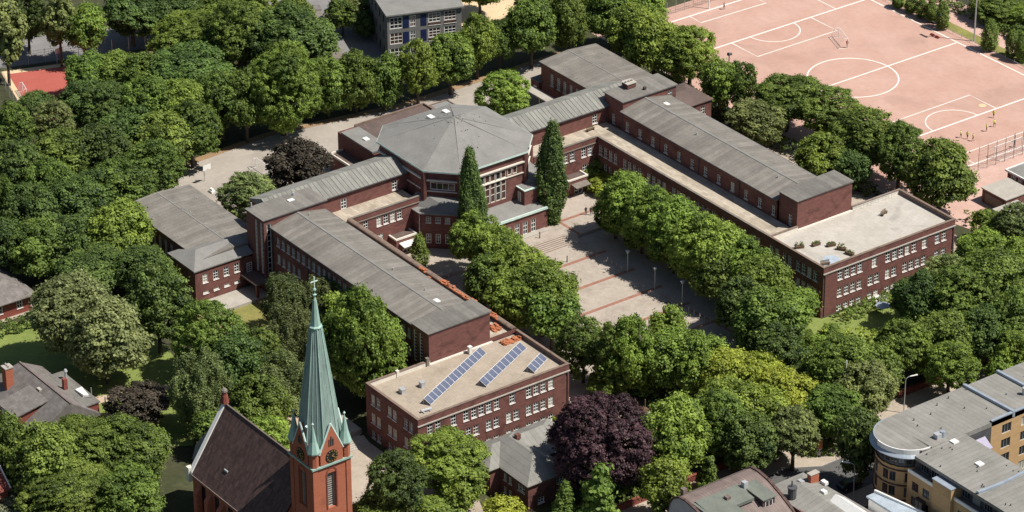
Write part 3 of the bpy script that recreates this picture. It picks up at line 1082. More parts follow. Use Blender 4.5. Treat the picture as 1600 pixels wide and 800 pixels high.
# entrance hall in front
fm = MB()
DR = [(y, 2.0, 1.15, 2.7, 'd') for y in (-5.4, -3.5, -1.65, 0.2, 2.1, 3.95, 5.8)]
fx(fm, t, -4.3, -9.0, 9.0, 0.0, 4.75, DR)
fy(fm, t, -9.0, -9.5, -4.3, 0, 4.75)
fm.poly([(-4.3, 9.0, 0), (-9.5, 9.0, 0), (-9.5, 9.0, 4.75), (-4.3, 9.0, 4.75)])
fm.build('entrance_wall', 'brick', t)
fm = MB()
fm.prism([(-9.0, -9.1), (-4.2, -9.1), (-4.2, 9.1), (-9.0, 9.1)], 4.5, [5.7, 4.95, 4.95, 5.7])
fm.build('entrance_roof', 'felt_hall', t)
fm = MB()
fm.box(-4.194, -3.95, -9.3, 9.3, 4.6, 5.06)
fm.build('entrance_edge', 'copper_edge', t)
fm = MB()
fm.box(-4.29, -3.0, 0.4, 8.4, 0.0, 0.78)
fm.build('entrance_step', 'concrete', t)
for s in (-1, 1):
    bx = MB()
    pts = [(-6.4, 5.3), (-6.4, 8.8), (-9.2, 8.8), (-9.2, 5.3)]
    if s < 0:
        pts = [(x, -y) for x, y in reversed(pts)]
    bx.prism(pts, 4.9, 8.2)
    bx.build('stair_head', 'brick', t)
    bx = MB()
    e = [(x + (.15 if x > -8 else 0), y + (.15 if abs(y) > 7 else -.15) * (1 if y > 0 else -1)) for x, y in pts]
    bx.prism(e, 8.2, 8.42)
    bx.build('stair_head_roof', 'copper_edge', t)
    bx = MB()
    bx.prism([((p[0] + 7.8) * .9 - 7.8, (p[1] - s * 7.05) * .9 + s * 7.05) for p in pts], 8.3, 8.46)
    bx.build('stair_head_roof', 'felt_hall', t)
    if s > 0:
        dm = child('door', win_mesh(0.9, 2.0, 1, 1, .1, 'paint_white', False), t, (-7.9 + 20.8, 5.24, 6.6))
        child('pane', pane_mesh(0.9, 2.0, 'blind'), dm, (0, 0.0, 0))
    # low corner pavilion on the chamfer
    cw = MB()
    A_, B_, D_ = (-15.9, -14.5), (-11.7, -14.5), (-6.8, -9.2)
    if s < 0:
        w3 = [(1.6, 6.5), (3.35, 6.5), (5.1, 6.5)]
        ops = [(u_, 6.45, 0.95, 1.2, 's') for u_, _ in w3] + [(u_, 2.6, 0.95, 2.0, 'd') for u_, _ in w3]
        facade(cw, t, A_, B_, 0, 7.7, [])
        facade(cw, t, B_, D_, 0, 7.7, ops)
    else:
        facade(cw, t, (D_[0], -D_[1]), (B_[0], -B_[1]), 0, 7.7, [(u_, 6.45, 0.95, 1.2, 's') for u_ in (2.1, 3.85, 5.6)])
        facade(cw, t, (B_[0], -B_[1]), (A_[0], -A_[1]), 0, 7.7, [])
    cw.build('pavilion_wall', 'brick', t)
    rf = MB()
    pts = [(-16.2, -11.8), (-16.2, -14.8), (-11.55, -14.8), (-6.4, -9.25), (-8.8, -7.2), (-13.7, -11.8)]
    zz = [9.6, 7.85, 7.85, 7.85, 9.6, 9.9]
    if s > 0:
        pts = [(x, -y) for x, y in reversed(pts)]
        zz = zz[::-1]
    rf.prism(pts, 7.6, zz)
    rf.build('pavilion_roof', 'felt_hall', t)
dp = MB()
dp.tube((-11.6, -14.62, 0.6), (-11.6, -14.62, 7.6), 0.08)
dp.build('downpipe', 'metal', t)

# --- annex behind the hall
t = thing('hall_annex', 'low flat-roofed brick annex behind the octagonal hall', 'building', (-42, 5, 0))
wl = MB()
wl.prism([(-49.6, -7.0), (-33.0, -7.0), (-33.0, 13.0), (-49.6, 13.0)], 0, 7.0)
wl.prism([(-48.0, 13.01), (-44.0, 13.01), (-44.0, 17.4), (-48.0, 17.4)], 0, 7.3)
wl.prism([(-48.0, -9.9), (-38.0, -9.9), (-38.0, -7.01), (-48.0, -7.01)], 0, 3.6)
wl.prism([(-38.0, -9.9), (-27.5, -9.9), (-27.5, -7.01), (-38.0, -7.01)], 0, 5.4)
wl.build('wall', 'brick', t)
p = MB()
ring(p, -49.6, -33.0, -3.2, 13.0, .3, 7.002, 7.5, 'xY')
ring(p, -48.0, -44.0, 13.02, 17.4, .25, 7.31, 7.55)
p.build('parapet', 'coping', t)
p = MB()
p.box(-49.25, -33.0, -3.0, 12.65, 7.004, 7.12)
p.build('roof', 'felt_brown', t)
p = MB()
p.box(-47.7, -44.3, 13.3, 17.1, 7.31, 7.4)
p.build('roof', 'felt_hall', t)
p = MB()
p.box(-48.2, -37.6, -7.2, -3.1, 7.2, 7.55)
p.build('roof', 'felt_hall', t)
p = MB()
p.box(-43.4, -42.2, -5.6, -4.6, 7.55, 7.75)
p.build('skylight', 'paint_white', t)
p = MB()
ring(p, -48.1, -37.9, -10.0, -7.0, .28, 3.6, 4.05, 'xXy')
p.build('parapet_edge', 'render_white', t)
p = MB()
p.box(-47.8, -38.2, -9.7, -7.02, 3.6, 3.75)
p.build('roof', 'felt_brown', t)


# --- sports halls at the rear
def sports_hall(label, s, x0, x1, ya, yb, ops):
    t = thing('sports_hall', label, 'building', ((x0 + x1) / 2, (ya + yb) / 2, 0), group='low sports halls at the rear')
    wl = MB()
    fy(wl, t, ya, x0, x1, 0, 7.6, ops)
    back(wl, x0, x1, ya, yb, 0, 7.6)
    fx(wl, t, x1, ya, yb, 0, 7.6)
    wl.build('wall', 'brick', t)
    r = MB()
    gable(r, x0 - .3, x1 + .3, ya - .35, yb + .35, 7.7, 8.25, 'x', 0.18)
    r.build('roof', 'felt_x', t)
    rc = MB()
    yc = (ya + yb) / 2
    rc.box(x0 - .2, x1, yc - .12, yc + .12, 8.2, 8.30)
    rc.build('ridge_cap', 'felt_hall', t)
    v = MB()
    rr = random.Random(4)
    for i in range(22):
        x, y = rr.uniform(x0 + 1, x1 - 2), rr.choice((ya + 1.2, yc - .5, yc + .6, yb - 1.5)) + rr.uniform(-.3, .3)
        zz = 8.25 - .55 * abs(y - yc) / ((yb - ya) / 2 + .35)
        v.tube((x, y, zz - .05), (x, y, zz + .16), 0.09, n=6)
    o = v.build('vents', 'metal', t)
    o['kind'] = 'stuff'
    return t


gw = [-40.7, -38.8, -36.7, -34.7, -32.7, -30.7]
sports_hall('near sports hall with sloping grey roof beside the wood', -1, -46.3, -20.4, -55.6, -42.3,
            [(x, 4.9, 1.0, 2.9, 'gym') for x in gw] + [(x, 1.5, 1.0, 1.2, 'b') for x in gw])
th = sports_hall('far sports hall with grey roof by the pitch trees', 1, -50.6, -27.2, 42.1, 55.6,
                 [(x, 4.9, 1.0, 2.5, 'gym') for x in (-47.0, -44.8, -42.8, -40.8, -38.8)])
m = MB()
m.box(-51, -33.5, 38.0, 40.2, 2.6, 2.85)
m.build('canopy', 'concrete', th)
for x in (-50, -46, -42, -38, -34.5):
    m = MB()
    m.box(x - .12, x + .12, 38.2, 38.5, 0, 2.6)
    m.build('canopy_post', 'concrete', th)
m = MB()
m.box(-53.2, -50.62, 41.5, 45, 0, 3.2)
m.build('side_room', 'brick', th)
m = MB()
m.box(-53.3, -50.3, 41.4, 45.1, 3.2, 3.35)
m.build('side_room_roof', 'felt_dark', th)
m = MB()
m.box(-52.2, -51.2, 41.42, 41.49, 0.1, 2.2)
m.build('door', 'paint_white', th)


def cloak_block(label, ya, yb, ops, s):
    x0, x1 = -26.9, -18.4
    t = thing('changing_block', label, 'building', ((x0 + x1) / 2, (ya + yb) / 2, 0), group='hipped changing blocks beside the sports halls')
    wl = MB()
    fx(wl, t, x1, ya, yb, 0, 6.9, ops)
    fy(wl, t, ya, x0, x1, 0, 6.9, [(x, 2.2, 1.0, .6, 'b') for x in (-24.5, -22.5, -20.5)] if s < 0 else [])
    back(wl, x0, x1, ya, yb, 0, 6.9)
    wl.build('wall', 'brick', t)
    r = MB()
    if s < 0:
        gable(r, x0 - .3, x1 + .3, ya - .3, yb + 2.0, 7.0, 8.6, 'y', .2, hip0=3.2)
    else:
        gable(r, x0 - .3, x1 + .3, ya - .3, yb + .3, 7.0, 8.2, 'y', .2, hip1=3.2)
    r.build('roof', 'felt_hall' if s < 0 else 'felt_brown', t)
    return t


cb = cloak_block('near changing block with hipped roof, four tall and four small windows', -58.3, -48.2,
                 W([-56.2, -54.0, -51.8, -49.6], 4.9, 1.1, 1.8) + W([-56.2, -54.0, -51.8, -49.65], 2.1, 1.15, .55, 'h'), -1)
cloak_block('far changing block with brown roof beside the pitch trees', 48.5, 59.3, W([57.2, 55.0], 5.1, 1.1, 1.8), 1)
m = MB()
m.box(-20.4, -18.6, -48.2, -46.0, 0, 6.2)
m.build('passage', 'brick', cb)
child('window', win_mesh(1.1, 1.8, 2, 4, .12, 'paint_white', True), cb, (-18.58 + 22.65, -46.9 + 53.25, 4.1), math.pi / 2)
# porch at the foot of the near stair tower
pc = thing('tower_porch', 'flat porch roof on a brick pillar at the near stair tower', 'porch', (-16, -47, 0))
m = MB()
m.prism([(-18.38, -48.9), (-13.2, -48.9), (-13.2, -44.6), (-14.58, -44.6), (-14.58, -46.0), (-18.38, -46.0)], 3.0, 3.3)
m.build('roof', 'felt_brown', pc)
m = MB()
m.box(-13.9, -13.4, -48.7, -48.2, 0, 3.0)
m.build('pillar', 'brick', pc)
m = MB()
m.box(-18.3, -13.2, -56.6, -46.1, 0, 0.55)
m.build('landing', 'concrete', pc)
for i in range(3):
    m = MB()
    m.box(-13.2 + i * .45, -12.75 + i * .45, -49.2, -46.1, 0, .45 - i * .14)
    m.build('step', 'band_brick', pc)
for i in range(3):
    m = MB()
    m.box(-18.0, -15.4, -57.05 - i * .45, -56.6 - i * .45, 0, .42 - i * .14)
    m.build('step', 'concrete', pc)

# --- solar arrays on the near pavilion
def solar(label, p, q, n):
    """p, q: ends of the lower edge on the roof; n panels"""
    a, b = Vector((*p, 0)), Vector((*q, 0))
    d = (b - a)
    L_ = d.length
    d.normalize()
    nrm = Vector((d.y, -d.x, 0))
    t = thing('solar_array', label, 'solar panels', (p[0], p[1], 9.0), group='solar arrays on the near pavilion roof')
    w = L_ / n
    tilt = math.radians(33)
    H_ = 1.62
    bk = -nrm
    pm = MB()
    pm.box(0.04, w - 0.04, 0.05, H_ - 0.05, 0.018, 0.035)
    fmb = MB()
    fmb.box(0.0, w, 0.0, H_, 0.0, 0.02)
    X, Y = d, (bk * math.cos(tilt) + Vector((0, 0, math.sin(tilt)))).normalized()
    Z = X.cross(Y)
    rot = Matrix((X, Y, Z)).transposed().to_euler()
    m_p, m_f = pm.mesh('cells', 'solar_cell'), fmb.mesh('solar_panel', 'paint_white')
    for i in range(n):
        o = bpy.data.objects.new('solar_panel', m_f)
        COL.objects.link(o)
        o.parent = t
        o.location = d * (w * i) + Vector((0, 0, 0.25))
        o.rotation_euler = rot
        c = bpy.data.objects.new('cells', m_p)
        COL.objects.link(c)
        c.parent = o
    fr = MB()
    for i in range(0, n + 1, 2):
        s0 = a + d * (w * i)
        tp = s0 + Y * H_ + Vector((0, 0, 9.25))
        ft = s0 + bk * (H_ * math.cos(tilt)) + Vector((0, 0, 9.0))
        fr.tube(ft, tp, 0.04, n=5)
        fr.tube(s0 + Vector((0, 0, 9.03)), ft + Vector((0, 0, .03)), 0.04, n=5)
    fr.build('support', 'metal', t)
    return t


solar('longest solar array, fourteen panels, nearest the brick end block', (47.5, -53.7), (39.2, -36.4), 14)
solar('middle solar array of ten panels on the near pavilion roof', (48.1, -42.9), (41.9, -30.0), 10)
solar('shortest solar array of four panels near the roof corner', (49.2, -33.8), (46.9, -29.4), 4)

# --- loose things on the roofs
def roof_box(label, x, y, z, sx, sy, sz, material='metal', name='roof_vent', cat='vent', group=None):
    t = thing(name, label, cat, (x, y, z), group=group)
    m = MB()
    m.box(x - sx * .6, x + sx * .6, y - sy * .6, y + sy * .6, z, z + .1)
    m.build('base', 'concrete', t)
    m = MB()
    m.box(x - sx / 2, x + sx / 2, y - sy / 2, y + sy / 2, z + .1, z + sz)
    m.build('housing', material, t)
    m = MB()
    m.box(x - sx * .56, x + sx * .56, y - sy * .56, y + sy * .56, z + sz, z + sz + .06)
    m.build('lid', material, t)
    return t


roof_box('pale grey vent box nearest the left edge of the solar roof', 41.2, -55.0, 9.0, 1.0, .8, .8, group='vent boxes on the solar roof')
roof_box('smaller grey vent box between the left vent and the long solar array', 41.5, -51.2, 9.0, .8, .8, .9, group='vent boxes on the solar roof')
roof_box('white vent at the foot of the brick end block wall', 37.2, -38.4, 9.0, .6, .6, 1.3, 'paint_white')
roof_box('brick-coloured stub on the pale parapet beside the end block', 36.3, -52.6, 9.0, .5, .5, 1.1, 'render_white')
roof_box('dark stub where the parapet meets the brick end block', 36.4, -46.6, 9.0, .5, .5, 1.5, 'coping_grey')
b = MB()
b.tube((48.3, -56.2, 9.35), (48.6, -54.4, 9.35), 0.25, n=8)
b.box(48.1, 48.9, -56.0, -55.8, 9.0, 9.2)
b.box(48.1, 48.9, -54.8, -54.6, 9.0, 9.2)
single('roof_pipe', b, 'metal', 'short grey pipe lying at the front corner of the solar roof', 'pipe', loc=(48.4, -55.3, 9.0))


def planter(label, x, y, a, seed):
    t = thing('planter', label, 'planter', (x, y, 9.0), a, group='planters on the empty roof deck')
    m = MB()
    m.box(-.8, .8, -.32, .32, 0, .5)
    m.box(-.86, .86, -.38, .38, .44, .52)
    o = bpy.data.objects.new('trough', m.mesh('trough', 'wood'))
    COL.objects.link(o)
    o.parent = t
    PLANT_JOBS.append((t, seed))


PLANT_JOBS = []
for i, (x, y, a, w) in enumerate(((41.6, 30.4, 1.2, 'leftmost of five wooden planters on the roof deck'), (42.6, 33.4, 1.5, 'second of five wooden planters, behind the round mark'),
                                  (44.4, 35.4, 1.3, 'middle one of five wooden planters on the roof deck'), (46.6, 35.9, .6, 'fourth of five wooden planters, with taller green plant'),
                                  (48.8, 35.9, .3, 'wooden planter nearest the front edge of the roof deck'))):
    planter(w, x, y, a, i)
m = MB()
m.lathe([(1.6, 9.0), (1.6, 9.03)], (48.3, 32.1), 28)
single('round_mat', m, 'pale_blue', 'round pale blue-grey disc lying on the roof deck', 'mat', loc=(48.3, 32.1, 9.0))


def bench(label, x, y, a, z=9.1, group=None):
    t = thing('bench', label, 'bench', (x, y, z), a, group=group)
    for nm, bxs in (('seat', [(-.9, .9, -.05 + .19 * j, .1 + .19 * j, .42, .47) for j in range(-1, 2)]), ('leg', [(-.75, -.65, -.2, .25, 0, .42)]), ('leg', [(.65, .75, -.2, .25, 0, .42)]),
                    ('backrest', [(-.9, .9, .27, .31, .55, .68), (-.9, .9, .30, .34, .75, .88)])):
        mm = MB()
        for b_ in bxs:
            mm.box(*b_)
        o = bpy.data.objects.new(nm, mm.mesh(nm, 'wood'))
        COL.objects.link(o)
        o.parent = t
    return t


bench('wooden bench lying across the middle of the roof deck', 41.0, 51.0, 1.9, 9.0)
bench('small bench at the near corner of the roof deck', 49.2, 29.9, 1.3, 9.0)
bench('bench on the far link terrace under the window', -17.8, 29.3, 1.57, 9.1, 'benches on the far link terrace')
bench('bench on the far link terrace nearer the octagonal hall', -17.8, 22.2, 1.57, 9.1, 'benches on the far link terrace')
# railing at the back of the roof deck
t = thing('roof_railing', 'thin metal railing along the pale back parapet of the roof deck', 'railing', (37, 52, 9.0))
for y in (47.8, 49.6, 51.4, 53.2, 55.0, 56.4):
    m = MB()
    m.tube((36.9, y, 9.0), (36.9, y, 10.4), 0.03, n=5)
    m.build('post', 'metal', t)
for z in (9.7, 10.35):
    m = MB()
    m.tube((36.9, 47.8, z), (36.9, 56.4, z), 0.025, n=5)
    m.build('rail', 'metal', t)


def rubble(label, x, y, z, sx, sy, h, seed):
    rr = random.Random(seed)
    t = thing('tile_pile', label, 'rubble', (x, y, z), group='orange tile piles on the near terrace')
    nn = 0
    for i in range(26):
        m = MB()
        a, b_ = rr.uniform(-sx, sx), rr.uniform(-sy, sy)
        zz = rr.uniform(0, h) * (1 - abs(a) / sx * .6)
        lx, ly = rr.uniform(.2, .42), rr.uniform(.14, .25)
        c_, s_ = math.cos(rr.uniform(0, 3)), math.sin(rr.uniform(0, 3))
        m.prism([(x + a - lx, y + b_ - ly * c_), (x + a + lx * c_, y + b_ - ly), (x + a + lx, y + b_ + ly * c_), (x + a - lx * c_, y + b_ + ly)], z + zz, z + zz + .1)
        m.build('roof_tile', 'tile_orange', t)
    m = MB()
    m.prism([(x - sx, y - sy), (x + sx, y - sy), (x + sx, y + sy), (x - sx, y + sy)], z, z + h * .35)
    m.build('heap', 'tile_orange', t)


for i, (x, y, z, sx, sy, h, w) in enumerate(((9.6, -28.6, 9.75, .9, .35, .45, 'first small orange tile pile on the near terrace coping'), (13.2, -29.1, 9.1, 1.6, .5, .8, 'orange tile pile on the near terrace floor by the coping'),
                                             (17.0, -28.4, 9.8, 2.4, .4, .4, 'long orange tile pile along the near terrace coping'), (22.5, -28.4, 9.8, 2.8, .4, .45, 'long orange tile pile on the coping nearest the end block'),
                                             (33.0, -30.2, 9.1, 1.0, .8, .7, 'orange tile pile beside the brick end block'), (38.0, -30.4, 9.0, .7, 1.9, .5, 'orange tile pile on the solar roof corner'),
                                             (29.9, -28.5, 9.8, 2.0, .4, .4, 'orange tile pile on the coping beyond the end block'))):
    rubble(w, x, y, z, sx, sy, h, i)
m = MB()
for i in range(8):
    m.box(13.0 + i * 1.3, 13.5 + i * 1.3, -31.9, -30.2, 9.1, 9.22)
m.build('plank_row', 'concrete').name = 'board_stack'
tag(bpy.data.objects['board_stack'], 'row of pale boards lying on the near terrace beside orange tiles', 'boards')

# ------------------------------------------------------------------ the church
t = thing('church', 'red brick church with dark tiled nave and tall green copper spire', 'church', (58, -90.7, 0))
YC = -90.75
wl = MB()
ops = [(x, 7.0, 1.5, 5.0, 'dark') for x in (47, 51, 55, 59, 63)]
fy(wl, t, -97.2, 44.0, 68.2, 0, 11.0, ops)
wl.poly([(68.2, -84.3, 0), (44.0, -84.3, 0), (44.0, -84.3, 11), (68.2, -84.3, 11)])
wl.poly([(44.0, -84.3, 0), (44.0, -97.2, 0), (44.0, -97.2, 11), (44.0, YC, 21.0), (44.0, -84.3, 11)])
wl.poly([(68.2, -97.2, 0), (68.2, -84.3, 0), (68.2, -84.3, 11), (68.2, YC, 20.9), (68.2, -97.2, 11)])
wl.build('wall', 'brick_orange', t)
for s in (-1, 1):
    r = MB()
    e = YC + s * 6.9
    r.prism([(44.25, YC), (68.0, YC), (68.0, e), (44.25, e)][::(1 if s > 0 else -1)], [z - .25 for z in ([21.1, 21.1, 10.7, 10.7] if s > 0 else [10.7, 10.7, 21.1, 21.1])],
            [21.1, 21.1, 10.7, 10.7] if s > 0 else [10.7, 10.7, 21.1, 21.1])
    r.build('roof_slope', 'tile_dark', t)
    v = MB()
    v.prism([(43.75, YC), (44.5, YC), (44.5, e), (43.75, e)][::(1 if s > 0 else -1)], [z - .3 for z in ([21.35, 21.35, 10.8, 10.8] if s > 0 else [10.8, 10.8, 21.35, 21.35])],
            [21.5, 21.5, 11.05, 11.05] if s > 0 else [11.05, 11.05, 21.5, 21.5])
    v.build('verge', 'paint_white', t)
    v = MB()
    v.box(44.25, 68.0, min(e, e + s * .14), max(e, e + s * .14), 10.5, 10.68)
    v.build('gutter', 'copper_brown', t)
m = MB()
m.box(44.3, 68, YC - .12, YC + .12, 21.0, 21.2)
m.build('ridge_cap', 'copper_brown', t)
for x in (46.2, 49.4, 53, 57, 61, 65):
    m = MB()
    m.prism([(x - .45, -98.3), (x + .45, -98.3), (x + .45, -97.21), (x - .45, -97.21)], 0, [8.25, 8.25, 9.4, 9.4])
    m.build('buttress', 'brick_orange', t)
m = MB()
m.tube((44.1, YC, 21.2), (44.1, YC, 22.6), 0.75, .55, n=8)
m.tube((44.1, YC, 22.6), (44.1, YC, 23.2), 0.45, .45, n=8)
m.build('gable_turret', 'brick_red', t)
m = MB()
m.lathe([(.55, 23.2), (.5, 23.5), (.25, 23.75), (.05, 23.85)], (44.1, YC), 10)
m.build('turret_cap', 'coping_grey', t)
m = MB()
ap = [(44.0, -95.6), (41.4, -95.0), (38.4, -92.6), (38.4, -88.9), (41.4, -86.2), (44.0, -85.9)]
m.prism(ap[::-1], 0, 11.2)
m.build('apse_wall', 'brick_orange', t)
m = MB()
k0 = len(m.v)
ap2 = [(44.0, -96.2), (41.2, -95.5), (37.9, -92.8), (37.9, -88.7), (41.2, -85.7), (44.0, -85.3)]
m.v += [(x, y, 11.2) for x, y in ap2] + [(44.0, YC, 19.6)]
for i in range(5):
    m.f.append((k0 + i + 1, k0 + i, k0 + 6))
m.f.append(tuple(range(k0, k0 + 6)))
m.build('apse_roof', 'tile_brown', t)
m = MB()
m.box(43.2, 44.0, -97.9, -96.9, 9.0, 11.6)
m.build('kneeler', 'render_white', t)
# tower
x0, x1, y0, y1 = 68.3, 74.4, -94.0, -87.4
wl = MB()
fx(wl, t, x1, y0, y1, 0, 24.8, [(YC, 20.2, 1.5, 6.2, 'louvre'), (YC, 8, 1.4, 5, 'dark')], rec=.5)
fy(wl, t, y0, x0, x1, 0, 24.8, [((x0 + x1) / 2, 20.2, 1.5, 6.2, 'louvre'), ((x0 + x1) / 2, 8, 1.4, 5, 'dark')], rec=.5)
back(wl, x0, x1, y0, y1, 0, 24.8)
wl.build('tower_wall', 'brick_orange', t)
m = MB()      # pointed arch frames round the bell openings
for i in range(7):
    a0 = math.pi * i / 7
    a1 = math.pi * (i + 1) / 7
    for rr_a, rr_b in ((.78, 1.0),):
        pts = [(YC + rr_b * math.cos(a0), 23.3 + rr_b * math.sin(a0)), (YC + rr_b * math.cos(a1), 23.3 + rr_b * math.sin(a1)),
               (YC + rr_a * math.cos(a1), 23.3 + rr_a * math.sin(a1)), (YC + rr_a * math.cos(a0), 23.3 + rr_a * math.sin(a0))]
        m.poly([(x1 + .06, y, z) for y, z in pts])
        m.poly([((x0 + x1) / 2 - (y - YC), y0 - .06, z) for y, z in pts])
m.box(x1 + .004, x1 + .10, YC - 1.0, YC - .78, 17.1, 23.3)
m.box(x1 + .004, x1 + .10, YC + .78, YC + 1.0, 17.1, 23.3)
xc = (x0 + x1) / 2
m.box(xc - 1.0, xc - .78, y0 - .10, y0 - .004, 17.1, 23.3)
m.box(xc + .78, xc + 1.0, y0 - .10, y0 - .004, 17.1, 23.3)
m.build('arch', 'brick_red', t)
for (px, py) in ((x0, y0), (x1, y0), (x1, y1), (x0, y1)):
    m = MB()
    sx = .45 if px == x1 else -.45
    sy = .45 if py == y1 else -.45
    m.box(min(px - sx * 1.6, px + sx * .3), max(px - sx * 1.6, px + sx * .3), min(py - sy * 1.6, py + sy * .3), max(py - sy * 1.6, py + sy * .3), 0, 24.7)
    m.build('corner_buttress', 'brick_orange', t)
m = MB()
m.prism([(x0 - .35, y0 - .35), (x1 + .35, y0 - .35), (x1 + .35, y1 + .35), (x0 - .35, y1 + .35)], 24.8, 25.1)
m.build('cornice', 'copper_light', t)
m = MB()
m.prism([(x0 + .1, y0 + .1), (x1 - .1, y0 + .1), (x1 - .1, y1 - .1), (x0 + .1, y1 - .1)], 25.1, 28.0)
m.build('clock_storey', 'brick_orange', t)
for k, (cx, cy, nx, ny) in enumerate(((x1 - .1, YC, 1, 0), (xc, y0 + .1, 0, -1), (x0 + .1, YC, -1, 0), (xc, y1 - .1, 0, 1))):
    dx, dy = -ny, nx
    g_ = MB()
    hw = 2.0
    for d, zt in ((0.35, 0), (-.6, 0)):
        pass
    A_ = [(cx + dx * u_ + nx * dd, cy + dy * u_ + ny * dd, z) for dd in (.32, -1.9) for u_, z in ((-hw, 27.2), (hw, 27.2), (0, 31.6))]
    n0 = len(g_.v)
    g_.v += A_
    g_.f += [(n0, n0 + 1, n0 + 2), (n0 + 1, n0, n0 + 3, n0 + 4), (n0 + 2, n0 + 1, n0 + 4, n0 + 5), (n0, n0 + 2, n0 + 5, n0 + 3)]
    g_.box(*sorted((cx + dx * -hw * .999 - nx * .2, cx + dx * hw * .999 + nx * .3)), *sorted((cy + dy * -hw * .999 - ny * .2, cy + dy * hw * .999 + ny * .3)), 25.15, 27.2)
    g_.build('gable', 'brick_orange', t)
    e_ = MB()
    for sg in (-1, 1):
        e_.tube((cx + dx * sg * (hw + .15) + nx * .2, cy + dy * sg * (hw + .15) + ny * .2, 27.1), (cx + nx * .2, cy + ny * .2, 31.9), .17, n=6)
    e_.build('gable_edge', 'copper_edge', t)
    sl = MB()
    for uu, hh in ((-.35, 1.1), (0, 1.6), (.35, 1.1)):
        px, py = cx + dx * uu + nx * .33, cy + dy * uu + ny * .33
        sl.box(px - .1, px + .1, py - .1, py + .1, 28.2, 28.2 + hh)
    sl.build('slit', 'metal_dark', t)
    f_ = MB()
    f_.tube((cx + nx * .2, cy + ny * .2, 26.35), (cx + nx * .42, cy + ny * .42, 26.35), 1.05, n=28)
    cf = f_.build('clock_face', 'clock_face', t)
    h_ = MB()
    for q in range(12):
        a = math.pi * q / 6
        u_, v_ = .86 * math.sin(a), .86 * math.cos(a)
        px, py, pz = cx + dx * u_ + nx * .45, cy + dy * u_ + ny * .45, 26.35 + v_
        h_.tube((px - nx * .03, py - ny * .03, pz), (px + nx * .02, py + ny * .02, pz), .10, n=6)
    for a, ll in ((2.2, .75), (0.9, .5)):
        h_.tube((cx + nx * .46, cy + ny * .46, 26.35), (cx + nx * .46 + dx * ll * math.sin(a), cy + ny * .46 + dy * ll * math.sin(a), 26.35 + ll * math.cos(a)), .06, .04, n=5)
    h_.build('clock_hands', 'gold', cf)
# spire
m = MB()
SPN = 8
prof = [(3.45, 27.2), (3.25, 29.5), (2.8, 33.5), (1.92, 40.0), (.92, 47.2)]
k0 = len(m.v)
for r_, z in prof:
    for i in range(SPN):
        a = math.pi / 8 + 2 * math.pi * i / SPN
        m.v.append((xc + r_ * math.cos(a), YC + r_ * math.sin(a), z))
for a in range(len(prof) - 1):
    for i in range(SPN):
        j = (i + 1) % SPN
        m.f.append((k0 + a * SPN + i, k0 + a * SPN + j, k0 + (a + 1) * SPN + j, k0 + (a + 1) * SPN + i))
m.build('spire', 'copper_green', t)
m = MB()
for i in range(SPN):
    a = math.pi / 8 + 2 * math.pi * i / SPN
    for (r_a, z_a), (r_b, z_b) in zip(prof[:-1], prof[1:]):
        m.tube((xc + r_a * math.cos(a), YC + r_a * math.sin(a), z_a), (xc + r_b * math.cos(a), YC + r_b * math.sin(a), z_b), .09, n=5)
        for f_ in (.33, .67):                                   # standing seams on each face
            b_ = a + 2 * math.pi / SPN
            pa = [(r_a * ((1 - f_) * math.cos(a) + f_ * math.cos(b_)), r_a * ((1 - f_) * math.sin(a) + f_ * math.sin(b_))), (r_b * ((1 - f_) * math.cos(a) + f_ * math.cos(b_)), r_b * ((1 - f_) * math.sin(a) + f_ * math.sin(b_)))]
            m.tube((xc + pa[0][0], YC + pa[0][1], z_a), (xc + pa[1][0], YC + pa[1][1], z_b), .045, n=4)
m.build('spire_seam', 'copper_light', t)
m = MB()
m.lathe([(1.02, 47.1), (1.06, 47.3), (.80, 47.5), (.30, 51.6), (.16, 52.0)], (xc, YC), 8)
m.build('spire_tip', 'copper_light', t)
m = MB()
m.lathe([(.10, 51.9), (.12, 52.4), (.34, 52.6), (.1, 52.75), (.09, 53.1), (.26, 53.25), (.30, 53.42), (.22, 53.6), (.06, 53.7)], (xc, YC), 10)
m.build('finial', 'copper_light', t)
m = MB()
m.box(xc - .07, xc + .07, YC - .07, YC + .07, 53.6, 55.6)
m.box(xc - .065, xc + .065, YC - .62, YC + .62, 54.7, 54.84)
m.build('cross', 'copper_edge', t)
for (px, py) in ((x0 + .45, y0 + .45), (x1 - .45, y0 + .45), (x1 - .45, y1 - .45), (x0 + .45, y1 - .45)):
    m = MB()
    m.lathe([(.75, 25.1), (.75, 27.6)], (px, py), 8)
    m.build('pinnacle_shaft', 'brick_orange', t)
    m = MB()
    m.lathe([(1.05, 27.55), (1.08, 27.75), (.55, 29.6), (.2, 31.6), (.08, 32.1)], (px, py), 8)
    pn = m.build('pinnacle', 'copper_light', t)
    m = MB()
    m.lathe([(.06, 32.0), (.08, 32.3), (.2, 32.5), (.06, 32.75)], (px, py), 8)
    m.build('finial', 'copper_edge', pn)
m = MB()
for (z, a) in ((38.4, -2.75), (31.5, -1.2), (43.5, -2.75)):
    r_ = 1.95 + (40 - z) * .14
    m.tube((xc + r_ * math.cos(a), YC + r_ * math.sin(a), z), (xc + (r_ + .35) * math.cos(a), YC + (r_ + .35) * math.sin(a), z), .22, .16, 6)
m.build('spire_hatch', 'copper_edge', t)
m = MB()
m.box(51.0, 52.0, -95.6, -95.3, 13.0, 14.1)
m.build('roof_hatch', 'metal', t)

# ------------------------------------------------------------------ apartment house at the lower right
t = thing('apartment_house', 'yellow brick apartment house with rounded corner and grey curved roof', 'building', (110, 10, 0))
CC, RR_ = (107.7, -3.8), 4.95
wl = MB()
m_roof = MB()


def cpt(a, r, z):
    return (CC[0] + r * math.cos(a), CC[1] + r * math.sin(a), z)


